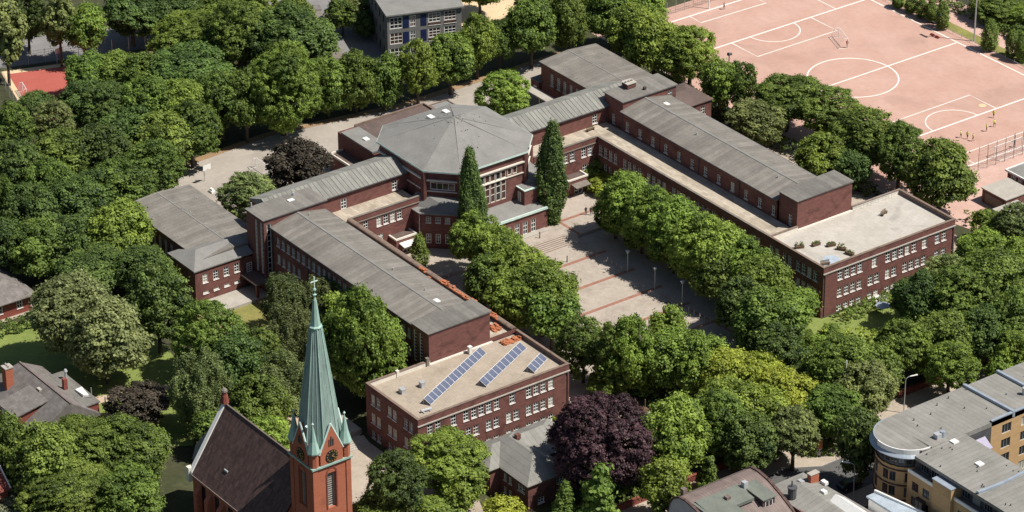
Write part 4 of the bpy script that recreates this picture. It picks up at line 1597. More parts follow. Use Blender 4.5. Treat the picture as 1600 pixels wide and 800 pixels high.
NA = 12
A0, A1 = math.radians(180), math.radians(360)
for i in range(NA):
    a, b_ = A0 + (A1 - A0) * i / NA, A0 + (A1 - A0) * (i + 1) / NA
    p, q = cpt(a, RR_, 0), cpt(b_, RR_, 0)
    L_ = math.dist(p[:2], q[:2])
    ops = []
    if i % 3 != 2:
        ops = [(L_ / 2, zz, 1.12, 1.75, 'apt') for zz in (1.6, 4.3, 7.0, 9.7)]
    facade(wl, t, p[:2], q[:2], 0, 11.6, ops, rec=.1)
fx(wl, t, 112.65, -8.0, -3.8, 0, 11.6)
fy(wl, t, -8.0, 112.65, 150, 0, 11.9, [(x, z, 1.5, 1.6, 'apt') for x in (114.5, 117.0, 125, 128, 131, 135, 139, 143) for z in (1.6, 4.4, 7.2, 9.9)])
fx(wl, t, 113.4, 9.0, 62, 0, 15.3, [(y, z, 2.0, 1.7, 'apt3') for y in (12.4, 16.6, 20.8, 25, 29, 33, 37) for z in (1.7, 4.5, 7.3, 10.1, 12.9)])
wl.poly([(102.75, 62, 0), (102.75, -3.8, 0), (102.75, -3.8, 14.4), (102.75, 62, 14.4)])
wl.build('wall', 'brick_yellow', t)
for z in (2.75, 5.45, 8.15, 10.85):
    bd = MB()
    for i in range(NA):
        a, b_ = A0 + (A1 - A0) * i / NA, A0 + (A1 - A0) * (i + 1) / NA
        bd.prism([cpt(a, RR_ - .1, 0)[:2], cpt(a, RR_ + .16, 0)[:2], cpt(b_, RR_ + .16, 0)[:2], cpt(b_, RR_ - .1, 0)[:2]], z, z + .22)
    bd.build('string_course', 'tile_dark', t)
at = MB()                                                       # glazed attic storey
for i in range(NA):
    a, b_ = A0 + (A1 - A0) * i / NA, A0 + (A1 - A0) * (i + 1) / NA
    p, q = cpt(a, RR_ - .25, 0), cpt(b_, RR_ - .25, 0)
    facade(at, t, p[:2], q[:2], 11.6, 14.2, [(math.dist(p[:2], q[:2]) / 2, 12.9, .98, 1.8, 'apt')], rec=.08)
fy(at, t, -6.3, 112.5, 150, 11.9, 14.3, [(x, 13.0, 1.8, 2.0, 'apt3') for x in (114.6, 117, 119.4, 124, 126.4, 129, 132, 135, 138)])
at.build('attic_wall', 'metal_dark', t)
fl = MB()
fl.prism([(113.6, 3.2), (150, 3.2), (150, 8.9), (113.6, 8.9)], 0, 9.0)
fl.build('courtyard_range', 'tile_dark', t)
lw_ = MB()
lw_.box(112.66, 150, -8.02, -7.8, 11.9, 12.45)
lw_.build('terrace_parapet', 'paint_white', t)
tf = MB()
tf.box(112.7, 150, -7.79, -6.31, 11.7, 11.95)
tf.build('terrace_floor', 'coping_grey', t)
by = MB()
by.box(119.0, 123.2, -8.6, -6.35, 0, 13.9)
by.build('bay', 'brick_yellow', t)
by = MB()
by.box(118.9, 123.3, -8.75, -6.3, 13.9, 14.06)
by.build('bay_coping', 'zinc', t)
for (x, zz) in ((116.2, 8.0), (121.0, 7.0), (116.2, 4.5), (121, 3.5)):
    yb_ = -8.0 if x < 118 else -8.6
    o_m = MB()
    o_m.box(x - .9, x + .9, yb_ - .7, yb_ - .004, zz - 2.0, zz + .6)
    ob = o_m.build('oriel', 'tile_dark', t)
    o_m = MB()
    for kk in (-.42, .42):
        o_m.box(x + kk - .34, x + kk + .34, yb_ - .73, yb_ - .702, zz - 1.2, zz + .4)
    o_m.build('pane', 'glass', ob)
rf = MB()
rf.prism([(101.9, -3.8), (113.4, -3.8), (113.4, 62), (101.9, 62)], 14.3, [14.75, 15.15, 15.15, 14.75])
rf.build('roof', 'felt_flat', t)
rf = MB()
rf.prism([(113.404, -7.4), (150, -7.4), (150, 3.2), (113.404, 3.2)], 14.3, [14.9, 14.9, 15.15, 15.15])
rf.build('roof', 'felt_flat_x', t)
rf = MB()
arcp = [cpt(A0 + (A1 - A0) * i / 30, 5.3 if i < 27 else 5.6, 0)[:2] for i in range(31)]
rf.prism(arcp + [(113.39, -3.802), (102.0, -3.802)][:0], 14.3, 14.98)
rf.build('corner_roof', 'felt_flat', t)
for lo, hi, mt in ((0, 13, 'zinc'), (13, 30, 'paint_white')):
    ed = MB()
    for i in range(lo, hi):
        a, b_ = A0 + (A1 - A0) * i / 30, A0 + (A1 - A0) * (i + 1) / 30
        ed.prism([cpt(a, 5.25, 0)[:2], cpt(a, 5.42, 0)[:2], cpt(b_, 5.42, 0)[:2], cpt(b_, 5.25, 0)[:2]], 14.2, 15.12)
    ed.build('roof_edge', mt, t)
ed = MB()
for i in range(30):
    a, b_ = A0 + (A1 - A0) * i / 30, A0 + (A1 - A0) * (i + 1) / 30
    ed.prism([cpt(a, 5.424, 0)[:2], cpt(a, 5.95, 0)[:2], cpt(b_, 5.95, 0)[:2], cpt(b_, 5.424, 0)[:2]], [14.15, 13.75, 13.75, 14.15], [14.25, 13.85, 13.85, 14.25])
ed.build('brise_soleil', 'zinc', t)
for y in (13.7, 21.1, 28.6, 36):
    fw_ = MB()
    fw_.prism([(101.8, y - .25), (113.5, y - .25), (113.5, y + .25), (101.8, y + .25)], 14.5, [15.2, 15.65, 15.65, 15.2])
    fw_.build('fire_wall', 'zinc', t)
fw_ = MB()
for i in range(10):
    x = 127.5
    fw_.prism([(x - .25 + .25 * math.sin(i / 3), -7.2 + i * 1.03), (x + .25 + .25 * math.sin(i / 3), -7.2 + i * 1.03), (x + .25 + .25 * math.sin((i + 1) / 3), -7.2 + (i + 1) * 1.03), (x - .25 + .25 * math.sin((i + 1) / 3), -7.2 + (i + 1) * 1.03)], 14.9, 15.35)
fw_.build('fire_wall', 'zinc', t)
fw_ = MB()
fw_.box(113.1, 113.55, 8.9, 62, 15.3, 15.5)
fw_.build('wall_coping', 'zinc', t)
aw = MB()
aw.prism([(113.7, 4.6), (115.6, 4.6), (115.6, 7.4), (113.7, 7.4)], [13.2, 12.0, 12.0, 13.2], [13.3, 12.1, 12.1, 13.3])
aw.build('awning', 'awning', t)
lg = MB()
lg.box(112.9, 113.36, 3.25, 8.95, 9.0, 14.2)
lg.build('loggia_wall', 'metal_dark', t)
rr = random.Random(9)
vt = MB()
for i in range(34):
    x, y = (rr.uniform(103, 112.5), rr.uniform(-4, 30)) if i < 18 else (rr.uniform(114, 135), rr.uniform(-6.5, 2.5))
    vt.tube((x, y, 14.8), (x, y, 15.28), .09, n=6)
o = vt.build('roof_vents', 'metal_dark', t)
o['kind'] = 'stuff'
for (x, y) in ((114.2, .2), (121.5, -1.2)):
    sk = MB()
    sk.box(x - .55, x + .55, y - .55, y + .55, 14.95, 15.3)
    sk.build('skylight', 'paint_white', t)
ac = MB()
ac.box(111.2, 112.2, -1.6, -.6, 15.05, 15.9)
ac.build('roof_unit', 'metal', t)
ac = MB()
ac.tube((111.9, -.2, 15.1), (111.9, -.2, 16.1), .42, n=12)
ac.build('roof_fan', 'zinc', t)
ac = MB()
ac.tube((110.0, 19.4, 15.1), (110.0, 19.4, 16.3), .45, n=12)
ac.build('roof_fan', 'metal', t)

# ------------------------------------------------------------------ barrel-roofed house and its neighbour at the bottom edge
t = thing('barrel_house', 'house with brown curved metal roof and dormers at the bottom edge', 'building', (100, -32, 0))
prof = [(92.2, 6.0), (92.6, 7.8), (93.5, 9.2), (94.8, 9.95), (96.5, 10.1), (99, 9.7), (102, 8.6), (105, 7.2), (109, 5.2), (113, 3.2)]
r = MB()
ya, yb = -39.6, -24.9
for (xa, za), (xb, zb) in zip(prof[:-1], prof[1:]):
    r.prism([(xa, ya), (xb, ya), (xb, yb), (xa, yb)], [za - .2, zb - .2, zb - .2, za - .2], [za, zb, zb, za])
r.build('roof', 'copper_brown', t)
for y_, mt in ((ya, 'zinc'), (yb, 'brick_red')):
    r = MB()
    pts = [(92.4, 0)] + [(x, z - .12) for x, z in prof] + [(113, 0)]
    d_ = .25
    for yy, rev in ((y_, False), (y_ + d_, True)):
        pp = [(x, yy, z) for x, z in pts]
        r.poly(pp if rev else pp[::-1])
    r.build('gable_wall', mt, t)
    r = MB()
    for (xa, za), (xb, zb) in zip(prof[:-1], prof[1:]):
        r.prism([(xa, y_ - .2), (xb, y_ - .2), (xb, y_ + .3), (xa, y_ + .3)], [za, zb, zb, za], [za + .22, zb + .22, zb + .22, za + .22])
    r.build('verge', 'tile_dark', t)
r = MB()
r.box(92.3, 92.5, ya + .26, yb, 0, 6.0)
r.build('wall', 'brick_red', t)
for (x, y, wy) in ((104.6, -36.4, 5.0), (102.8, -28.0, 2.4)):
    d = MB()
    d.box(x - 4.5, x, y - wy / 2, y + wy / 2, 7.0, 9.5)
    dm = d.build('dormer', 'tile_dark', t)
    d = MB()
    d.prism([(x - 7.0, y - wy / 2 - .2), (x + .3, y - wy / 2 - .2), (x + .3, y + wy / 2 + .2), (x - 7.0, y + wy / 2 + .2)], 9.5, [10.0, 9.64, 9.64, 10.0])
    d.build('dormer_roof', 'felt_green', dm)
    d = MB()
    d.box(x + .002, x + .06, y - .75, y + .75, 7.5, 9.2)
    d.build('dormer_window', 'paint_white', dm)
    d = MB()
    d.box(x + .062, x + .08, y - .62, y - .06, 7.65, 9.05)
    d.box(x + .062, x + .08, y + .06, y + .62, 7.65, 9.05)
    d.build('pane', 'glass', dm)
d = MB()
d.prism([(97.5, -38.6), (101.6, -38.6), (101.6, -30.0), (97.5, -30.0)], 9.2, [10.2, 9.75, 9.75, 10.2])
d.build('flat_roof', 'felt_green', t)
for (x, y, h) in ((98.6, -29.5, .9), (99.6, -33.8, .35), (94.0, -38.0, .5)):
    d = MB()
    d.box(x - .4, x + .4, y - .4, y + .4, 9.6, 10.1 + h)
    d.build('vent', 'metal' if h > .8 else 'copper_brown', t)

t = thing('low_roof_house', 'low house with grey felt roof and brick chimney beside the street corner', 'building', (105, -18, 0))
m = MB()
m.prism([(98.7, -24.5), (116, -24.5), (116, -15.9), (98.7, -17.3)], 0, 7.7)
m.build('wall', 'brick_red', t)
m = MB()
k0 = len(m.v)
m.v += [(98.2, -24.6, 7.8), (116, -24.6, 7.5), (116, -15.4, 7.5), (98.2, -17.0, 7.9), (101.8, -20.5, 8.7), (116, -20.0, 8.3)]
m.f += [(k0, k0 + 1, k0 + 5, k0 + 4), (k0 + 2, k0 + 3, k0 + 4, k0 + 5), (k0 + 3, k0, k0 + 4), (k0 + 1, k0 + 2, k0 + 5), (k0 + 3, k0 + 2, k0 + 1, k0)]
m.build('roof', 'felt_flat_x', t)
m = MB()
m.box(101.0, 101.9, -18.6, -16.9, 7.8, 9.6)
ch = m.build('chimney', 'brick_orange', t)
m = MB()
m.box(100.92, 101.98, -18.7, -16.8, 9.6, 9.75)
m.build('cap', 'concrete', ch)
m = MB()
m.lathe([(.7, 7.6), (.7, 9.7), (.8, 9.75), (.8, 9.95)], (103.0, -23.4), 12)
m.tube((102.9, -23.4, 9.9), (102.9, -23.4, 11.0), .12, n=6)
m.build('black_stack', 'metal_dark', t)
for (x, y, sx, sy, h, mt) in ((102.9, -16.6, .55, .35, .15, 'paint_white'), (105.4, -18.9, .5, .35, .5, 'paint_white'), (100.7, -19.6, .5, .35, .3, 'metal')):
    m = MB()
    m.box(x - sx, x + sx, y - sy, y + sy, 7.9, 8.3 + h)
    m.build('skylight', mt, t)
t = thing('white_gable_house', 'house with white gables and pale blue roof at the bottom edge', 'building', (114, -14, 0))
m = MB()
m.prism([(108.6, -22.5), (120, -22.5), (120, -14.4), (108.6, -14.4)], 0, 5.8)
m.build('wall', 'paint_white', t)
m = MB()
gable(m, 107.8, 121, -23.0, -14.2, 6.0, 9.3, 'x', .15)
m.build('roof', 'paint_white', t)
m = MB()
m.prism([(110.5, -14.0), (124, -14.0), (124, -10.2), (110.5, -12.6)], 0, 8.0)
m.build('wall', 'paint_white', t)
m = MB()
m.prism([(110.0, -14.1), (124, -14.1), (124, -9.6), (110.0, -12.2)], 8.0, [8.3, 8.6, 8.6, 8.3])
m.build('roof', 'pale_blue', t)
m = MB()
m.prism([(109.9, -12.4), (124, -9.8), (124, -9.5), (109.9, -12.1)], 7.9, 8.75)
m.build('roof_edge', 'paint_white', t)

# ------------------------------------------------------------------ hipped caretaker house beside the copper beech
t = thing('caretaker_house', 'small brick house with hipped grey roof beside the purple beech', 'building', (66, -48, 0))
wl = MB()
fx(wl, t, 71.4, -51.6, -43.8, 0, 4.9, [(-45.2, 3.6, 1.4, 1.1, 'b'), (-49.0, 1.2, 1.3, 1.1, 'b')])
fy(wl, t, -51.6, 63.8, 71.4, 0, 4.9, [(65.2, 3.4, .8, 1.3, 'b'), (66.6, 3.4, .8, 1.3, 'b'), (69.6, 3.4, 1.8, 1.2, 'b'), (65.2, 1.0, .8, 1.2, 'b'), (66.6, 1.0, .8, 1.2, 'b')])
fx(wl, t, 63.8, -53.6, -51.6, 0, 4.9)
fy(wl, t, -53.6, 57, 63.8, 0, 4.9, [(61.8, 3.4, 1.4, 1.2, 'b')])
wl.poly([(71.4, -43.8, 0), (57, -43.8, 0), (57, -43.8, 4.9), (71.4, -43.8, 4.9)])
wl.poly([(57, -37, 0), (57, -53.6, 0), (57, -53.6, 4.9), (57, -37, 4.9)])
fx(wl, t, 65.5, -43.8, -37.0, 0, 4.9)
wl.build('wall', 'brick', t)
r = MB()
gable(r, 56.6, 71.9, -52.1, -43.3, 5.0, 7.7, 'x', .15, hip0=4.4, hip1=4.4)
r.build('roof', 'felt_flat', t)
r = MB()
gable(r, 56.55, 66.0, -47.6, -36.6, 4.985, 7.55, 'y', .14, hip1=4.4)
r.build('roof', 'felt_flat', t)
r = MB()
gable(r, 56.4, 64.3, -54.1, -48.0, 4.97, 6.9, 'y', .13, hip0=3.4)
r.build('roof', 'felt_flat', t)
r = MB()
r.box(61.6, 62.3, -47.1, -46.3, 7.3, 8.15)
r.build('chimney', 'brick', t)
r = MB()
r.box(58.0, 59.5, -53.7, -53.2, 5.0, 6.4)
r.build('skylight', 'blind', t)

# ------------------------------------------------------------------ grey and blue school behind
t = thing('blue_school', 'three-storey grey school with blue panels and white window grids', 'building', (0, 0, 0))
wl = MB()
Lf, Dp, Hh = 15.6, 17.0, 10.1
ops = []
for z in (8.3, 4.9, 1.5):
    ops += [(1.85, z, 2.7, 2.5, 'blue'), (5.35, z, 1.3, 2.5, 'blue')]
    ops += [(9.9, z + .25, 2.6, 2.1, 'blue'), (13.2, z + .25, 2.6, 2.1, 'blue')]
facade(wl, t, (0, 0), (Lf, 0), 0, Hh, ops, rec=.1)
side = [(u_, z, 1.0, 1.8, 'dark') for u_ in (2, 5, 8, 11, 14) for z in (8.3, 4.9, 1.5)]
facade(wl, t, (0, Dp), (0, 0), 0, Hh, side)
facade(wl, t, (Lf, 0), (Lf, Dp), 0, Hh, [])
facade(wl, t, (Lf, Dp), (0, Dp), 0, Hh, [])
wl.build('wall', 'grey_panel', t)
for z in (8.3, 4.9, 1.5):
    for u_ in (3.9, 7.6):
        m = MB()
        m.box(u_ - .6, u_ + .6, -.06, -.004, z - 1.25, z + 1.25)
        m.build('blue_panel', 'blue_panel', t)
    for u_ in (9.9, 13.2):
        m = MB()
        m.box(u_ - 1.3, u_ + 1.3, -.05, -.004, z - 1.4, z - .85)
        m.build('sill_panel', 'glass_brown', t)
        m = MB()
        m.box(u_ - 1.32, u_ + 1.32, -.09, -.052, z - 1.5, z - 1.4)
        m.build('sill', 'paint_white', t)
m = MB()
m.box(-.35, Lf + .5, -.5, Dp + .4, Hh, Hh + .3)
m.build('roof', 'felt_hall', t)
m = MB()
m.box(7.0, 8.6, -1.6, -.05, 2.6, 2.8)
m.build('door_canopy', 'concrete', t)
for (u_, v_, h) in ((2.5, 8, 1.2), (5.0, 7.5, .5), (6.4, 8.5, .6), (7.2, 8, .9), (10.5, 9, .4)):
    m = MB()
    m.box(u_ - .25, u_ + .25, v_ - .25, v_ + .25, Hh + .3, Hh + .3 + h)
    m.build('roof_vent', 'paint_white' if h < 1 else 'metal_dark', t)
t.location = (-82.3, 27.0, 0)
t.rotation_euler = (0, 0, math.atan2(14.9, 5.3))
t = thing('covered_walk', 'long low flat roof running back beside the grey school', 'building', (0, 0, 0))
m = MB()
m.prism([(-82.1, 15.0), (-84.3, 18.0), (-92.7, 20.9), (-106.0, 26.4), (-107.6, 22.4), (-91, 15.5)][::-1], 2.5, 3.05)
m.build('roof', 'coping_grey', t)
for x, y in ((-83, 16.2), (-88, 17.6), (-93, 19), (-99, 21.5), (-105, 24)):
    m = MB()
    m.box(x - .15, x + .15, y - .15, y + .15, 0, 2.5)
    m.build('post', 'metal_dark', t)
m = MB()
m.prism([(-106.0, 26.4), (-112, 16.8), (-114, 17.6), (-108.0, 27.2)], 0, 3.0)
m.build('end_range', 'brick', t)
m = MB()
m.prism([(-105.8, 26.6), (-111.8, 16.4), (-114.2, 17.4), (-108.2, 27.6)], 3.0, 3.2)
m.build('end_roof', 'tile_brown', t)
m = MB()
for i in range(12):
    a, b_ = math.radians(60 + i * 10), math.radians(70 + i * 10)
    c_ = (-100.5, 33.0)
    m.prism([(c_[0] + 5.2 * math.cos(a), c_[1] + 5.2 * math.sin(a)), (c_[0] + 5.7 * math.cos(a), c_[1] + 5.7 * math.sin(a)), (c_[0] + 5.7 * math.cos(b_), c_[1] + 5.7 * math.sin(b_)), (c_[0] + 5.2 * math.cos(b_), c_[1] + 5.2 * math.sin(b_))], 0, .5)
single('curved_seat_wall', m, 'band_brick', 'low curved brick wall round the sandy yard beside the grey school', 'wall', loc=(-100.5, 38, 0))


# ------------------------------------------------------------------ houses at the left edge
t = thing('villa', 'old brick villa with dark tiled roof, tall chimney and dormer', 'house', (0, -103, 0))
wl = MB()
fy(wl, t, -106.3, -10, 9.0, 0, 3.6, [(x, 2.4, 1.1, 1.6, 'b') for x in (-8, -4, 0, 8)])
fx(wl, t, 9.0, -106.3, -94.5, 0, 3.6, [(y, 2.4, 1.1, 1.5, 'b') for y in (-103, -98)])
back(wl, -10, 9.0, -106.3, -94.5, 0, 3.6)
wl.build('wall', 'brick_red', t)
r = MB()
gable(r, -10.4, 9.5, -106.9, -93.9, 3.6, 7.8, 'x', .15, hip0=3.0, ridge=-99.6)
r.build('roof', 'tile_brown', t)
m = MB()
m.box(-7.4, 9.6, -99.75, -99.45, 7.72, 7.9)
m.build('ridge_cap', 'copper_brown', t)
m = MB()
m.box(-5.6, -4.2, -104.0, -102.6, 4.6, 9.2)
ch = m.build('chimney', 'brick_orange', t)
m = MB()
m.box(-5.7, -4.1, -104.1, -102.5, 9.2, 9.4)
for q in range(3):
    m.tube((-5.4 + q * .5, -103.3, 9.4), (-5.4 + q * .5, -103.3, 9.75), .14, n=6)
m.build('chimney_pot', 'concrete', ch)
m = MB()
m.box(-0.5, 5.0, -107.4, -102.5, 3.8, 5.7)
dm = m.build('dormer', 'brick_red', t)
m = MB()
m.prism([(-.9, -107.8), (5.4, -107.8), (5.4, -101.4), (-.9, -101.4)], [5.65, 5.65, 6.8, 6.8], [5.85, 5.85, 7.0, 7.0])
m.build('dormer_roof', 'tile_brown', dm)
for x in (0.6, 2.3, 4.0):
    m = MB()
    m.box(x - .5, x + .5, -107.47, -107.41, 4.3, 5.5)
    m.build('dormer_window', 'paint_white', dm)
m = MB()
m.box(1.0, 2.0, -101.2, -100.7, 6.9, 7.3)
m.build('skylight', 'blind', t)
m = MB()
m.box(-4, 8.2, -96.6, -93.6, 0, 5.2)
m.build('flat_extension', 'brick_red', t)
m = MB()
m.box(-4.2, 8.4, -96.8, -93.4, 5.2, 5.4)
m.build('flat_roof', 'felt_dark', t)
m = MB()
m.box(1.0, 1.7, -96.4, -95.7, 5.4, 7.4)
m.build('small_chimney', 'brick_red', t)
m = MB()
m.tube((-1.6, -94.2, 5.4), (-1.6, -94.2, 6.8), .22, n=8)
m.tube((-1.6, -94.2, 6.8), (-1.6, -94.2, 7.2), .38, .2, n=8)
m.tube((6.6, -94.0, 5.4), (6.6, -94.0, 7.4), .07, n=6)
m.build('flue', 'metal', t)
m = MB()
m.prism([(2.9, -95.0), (5.5, -95.0), (5.8, -94.1), (3.2, -93.9)], 5.4, [5.7, 5.9, 5.7, 6.0])
m.build('white_sheet', 'paint_white', t)
t = thing('garden_house', 'brick house with grey hipped roof and skylight at left edge', 'house', (-42, -88, 0))
wl = MB()
fx(wl, t, -34.6, -100, -82.6, 0, 3.3, [(y, 1.9, 1.2, 1.5, 'b') for y in (-96, -92.2, -88.8, -84.8)])
fy(wl, t, -100, -50, -34.6, 0, 3.3)
back(wl, -50, -34.6, -100, -82.6, 0, 3.3)
wl.build('wall', 'brick_red', t)
r = MB()
gable(r, -50.6, -33.6, -101, -81.6, 3.4, 7.4, 'y', .15, hip0=6, hip1=7)
r.build('roof', 'tile_brown', t)
for y in (-89.6, -88.2):
    m = MB()
    m.prism([(-38.6, y - .45), (-37.0, y - .45), (-37.0, y + .45), (-38.6, y + .45)], [5.5, 4.75, 4.75, 5.5], [5.72, 4.97, 4.97, 5.72])
    m.build('skylight', 'zinc', t)
t = thing('red_gable_house', 'fragment of a red brick house with white trim at the bottom left corner', 'house', (21, -124, 0))
m = MB()
m.prism([(18, -130), (24, -130), (24, -119.6), (18, -119.6)], 0, 6)
m.build('wall', 'brick_red', t)
m = MB()
gable(m, 17.6, 24.4, -130, -119.2, 6.0, 8.6, 'y', .2)
m.build('roof', 'brick_red', t)
m = MB()
m.tube((24.4, -119.2, 6.1), (21, -119.2, 8.7), .16, n=5)
m.tube((17.6, -119.2, 6.1), (21, -119.2, 8.7), .16, n=5)
m.build('verge', 'paint_white', t)

# ------------------------------------------------------------------ low buildings at the right edge
t = thing('club_house', 'low clubhouse with white roof edge beside the pitch fence', 'building', (42, 96, 0))
wl = MB()
ya_, yb_ = 89.5, 110
fx(wl, t, 41.0, 89.5, 110, 0, 3.0, [])
fy(wl, t, 89.5, 33.0, 41.0, 0, 3.0, [(x, 2.2, 1.3, .7, 'b') for x in (34.6, 36.4, 38.2, 40)])
back(wl, 33.0, 41.0, 89.5, 110, 0, 3.0)
wl.build('wall', 'brick', t)
m = MB()
m.box(32.8, 41.2, 89.3, 110, 3.0, 3.2)
m.build('roof', 'felt_hall', t)
m = MB()
ring(m, 32.6, 41.4, 89.1, 110.2, .25, 2.95, 3.35)
m.build('roof_edge', 'paint_white', t)
for nm, lab, a, b_, c_, d in (('garage', 'low flat-roofed garage between the clubhouse and the access path', 35.2, 41.5, 81.0, 87.4), ('garage', 'round-shaded low shed among the trees right of the roof deck', 42.9, 47.5, 76.6, 82.5)):
    t = thing(nm, lab, 'shed', ((a + b_) / 2, (c_ + d) / 2, 0))
    m = MB()
    m.box(a, b_, c_, d, 0, 2.8)
    m.build('wall', 'brick', t)
    m = MB()
    m.box(a - .2, b_ + .2, c_ - .2, d + .2, 2.8, 3.0)
    m.build('roof', 'concrete', t)
    m = MB()
    m.box(a + .8, b_ - .8, c_ - .05, c_ - .004, 0.1, 2.3)
    m.build('door', 'coping_grey', t)

# ------------------------------------------------------------------ fences, walls, street furniture
def fence(label, pts, h, step, name='fence', mesh_mat='metal_dark', post_mat='metal', wires=6, r=0.045, cat='fence', group=None, wr=0.018, diag=True):
    t = thing(name, label, cat, (pts[0][0], pts[0][1], 0), group=group)
    off = Vector((pts[0][0], pts[0][1], 0))
    pm = MB()
    pm.tube((0, 0, 0), (0, 0, h), r, n=6)
    pmesh = pm.mesh('post', post_mat)
    wire = MB()
    for a, b_ in zip(pts[:-1], pts[1:]):
        a, b_ = Vector((*a, 0)), Vector((*b_, 0))
        L_ = (b_ - a).length
        n = max(1, round(L_ / step))
        for i in range(n + 1):
            p = a + (b_ - a) * (i / n)
            child('post', pmesh, t, p - off)
        for j in range(wires):
            z = h * (j + .6) / wires
            wire.tube(a + Vector((0, 0, z)), b_ + Vector((0, 0, z)), wr, n=4, caps=False)
        if diag:
            m_ = int(L_ / .5)
            for i in range(m_ + 1):
                p = a + (b_ - a) * (i / max(m_, 1))
                wire.tube(p, p + Vector((0, 0, h)), wr * .7, n=3, caps=False)
    wire.build('wire_mesh', mesh_mat, t)
    return t


fence('tall mesh fence behind the red sports court at upper left', [cp(-2, -3), cp(36, -3)], 3.2, 3.4, wr=.02)
fence('mesh fence at the left end of the red sports court', [cp(-2, -3), cp(-2.5, 18)], 3.2, 3.4, wr=.015)
fence('mesh fence behind the far goal line of the pitch', [(-66, 84), (-66, 131)], 3.0, 2.4, wr=.015)
fence('dark mesh fence along the far right side behind the hedge', [(-70, 138.3), (40, 138.3)], 2.6, 2.5, wr=.03, wires=10)
fence('tall ball-stop fence with dark posts behind the near goal line', [(25.6, 89.0), (25.6, 112)], 5.2, 2.42, post_mat='metal_dark', wr=.012, wires=7)
fence('low railing along the far touchline of the pitch', [(-60, 127.9), (36, 127.9)], 1.0, 2.6, name='railing', cat='railing', wires=1, diag=False, wr=.04, mesh_mat='metal')
fence('low white railing between the school path and the pitch', [(-40, 66.9), (-12, 67.2), (25, 68.2)], .9, 2.4, name='railing', cat='railing', wires=2, diag=False, wr=.05, mesh_mat='paint_white', post_mat='paint_white')
m = MB()
m.box(-46, -14, 67.6, 67.9, 0, .8)
single('pitch_wall', m, 'render_white', 'low pale wall under the trees along the near side of the pitch', 'wall', loc=(-30, 67.7, 0))
for (xa, ya_, xb, yb_, lab) in ((80.0, -60, 80.0, -12, 'long low red brick garden wall along the pavement'), (80.0, 20, 80.0, 62, 'low red brick wall along the pavement beside the garden trees')):
    t = thing('garden_wall', lab, 'wall', (xa, ya_, 0))
    m = MB()
    m.box(xa - .2, xa + .2, ya_, yb_, 0, 1.1)
    m.build('wall', 'brick_red', t)
    m = MB()
    m.box(xa - .28, xa + .28, ya_, yb_, 1.1, 1.2)
    m.build('coping', 'brick_red', t)
m = MB()
m.prism([(49.4, 22.0), (49.8, 22.0), (48.9, 30.0), (48.5, 30.0)], 0, 1.9)
m.prism([(51.2, 27.9), (51.2, 27.5), (48.9, 27.5), (48.9, 27.9)][::-1], 0, 1.9)
t = single('yard_wall', m, 'brick', 'brick yard wall with notice boards at the corner of the far pavilion', 'wall', loc=(49.5, 26, 0))
for i, y in enumerate((24.6, 25.9)):
    m = MB()
    xx = 49.8 - (y - 22) * .113
    m.box(xx + .02, xx + .08, y - .45, y + .45, .9, 1.6)
    single('notice_board', m, 'glass', ('left' if i == 0 else 'right') + ' one of two dark notice boards on the yard wall', 'board', loc=(xx, y, .9))


def lamp(label, x, y, z=0.0, h=4.6):
    t = thing('plaza_lamp', label, 'lamp', (x, y, z), group='mushroom lamps along the plaza')
    m = MB()
    m.tube((x, y, z), (x, y, z + h), .07, .05, n=8)
    m.build('pole', 'metal', t)
    m = MB()
    m.lathe([(.08, z + h - .5), (.22, z + h - .35), (.22, z + h - .05), (.1, z + h)], (x, y), 10)
    m.build('lantern', 'blind', t)
    m = MB()
    m.lathe([(.42, z + h), (.40, z + h + .05), (.1, z + h + .16)], (x, y), 14)
    m.build('hood', 'metal', t)


lamp('plaza lamp nearest the steps', 17.9, 10.4)
lamp('middle lamp along the right side of the plaza', 25.8, 10.4)
lamp('plaza lamp nearest the street end', 32.6, 11.2)


def bollard(label, x, y, z=0.02, h=1.0, mt='concrete', group='bollards along the plaza edge'):
    m = MB()
    m.lathe([(.11, z), (.1, z + h - .12), (.12, z + h - .1), (.12, z + h - .03), (.05, z + h)], (x, y), 10)
    single('bollard', m, mt, label, 'bollard', group, loc=(x, y, z))


for i in range(4):
    bollard('%s of four pale bollards at the upper plaza edge under the trees' % ('first', 'second', 'third', 'fourth')[i], 12.2 + i * 1.4, 10.2)
for i in range(6):
    bollard('%s of six pale bollards at the street end of the plaza' % ('first', 'second', 'third', 'fourth', 'fifth', 'sixth')[i], 35.6 + i * 1.35, 10.3 + i * .15)
bollard('dark post on the court above the steps', -1.6, 5.2, .62, 1.3, 'metal_dark', 'dark posts by the steps')
bollard('dark post on the plaza below the steps', 7.9, 4.3, .02, 1.3, 'metal_dark', 'dark posts by the steps')


m = MB()
m.lathe([(.55, .03), (.55, .05)], (30.8, 9.4), 16)
single('manhole_cover', m, 'metal_dark', 'dark round manhole cover on the plaza near the last lamp', 'manhole cover', loc=(30.8, 9.4, 0))


for (x, y, lab) in ((-25.6, 124.0, 'left one of two dark sports bags by the far touchline'), (-24.2, 124.0, 'right one of two dark sports bags by the far touchline')):
    m = MB()
    m.prism([(x - .5, y - .25), (x + .5, y - .25), (x + .5, y + .25), (x - .5, y + .25)], .04, [.35, .32, .34, .36])
    m.tube((x - .3, y, .34), (x + .3, y, .42), .04, n=5)
    single('sports_bag', m, 'car_red', lab, 'bag', 'sports bags by the touchline', loc=(x, y, 0))
m = MB()
m.lathe([(.8, .046), (.5, .07), (.2, .08)], (4.9, 109.5), 12)
single('sand_patch', m, 'sand', 'pale sand patch inside the near penalty box corner', 'sand', loc=(4.9, 109.5, 0))


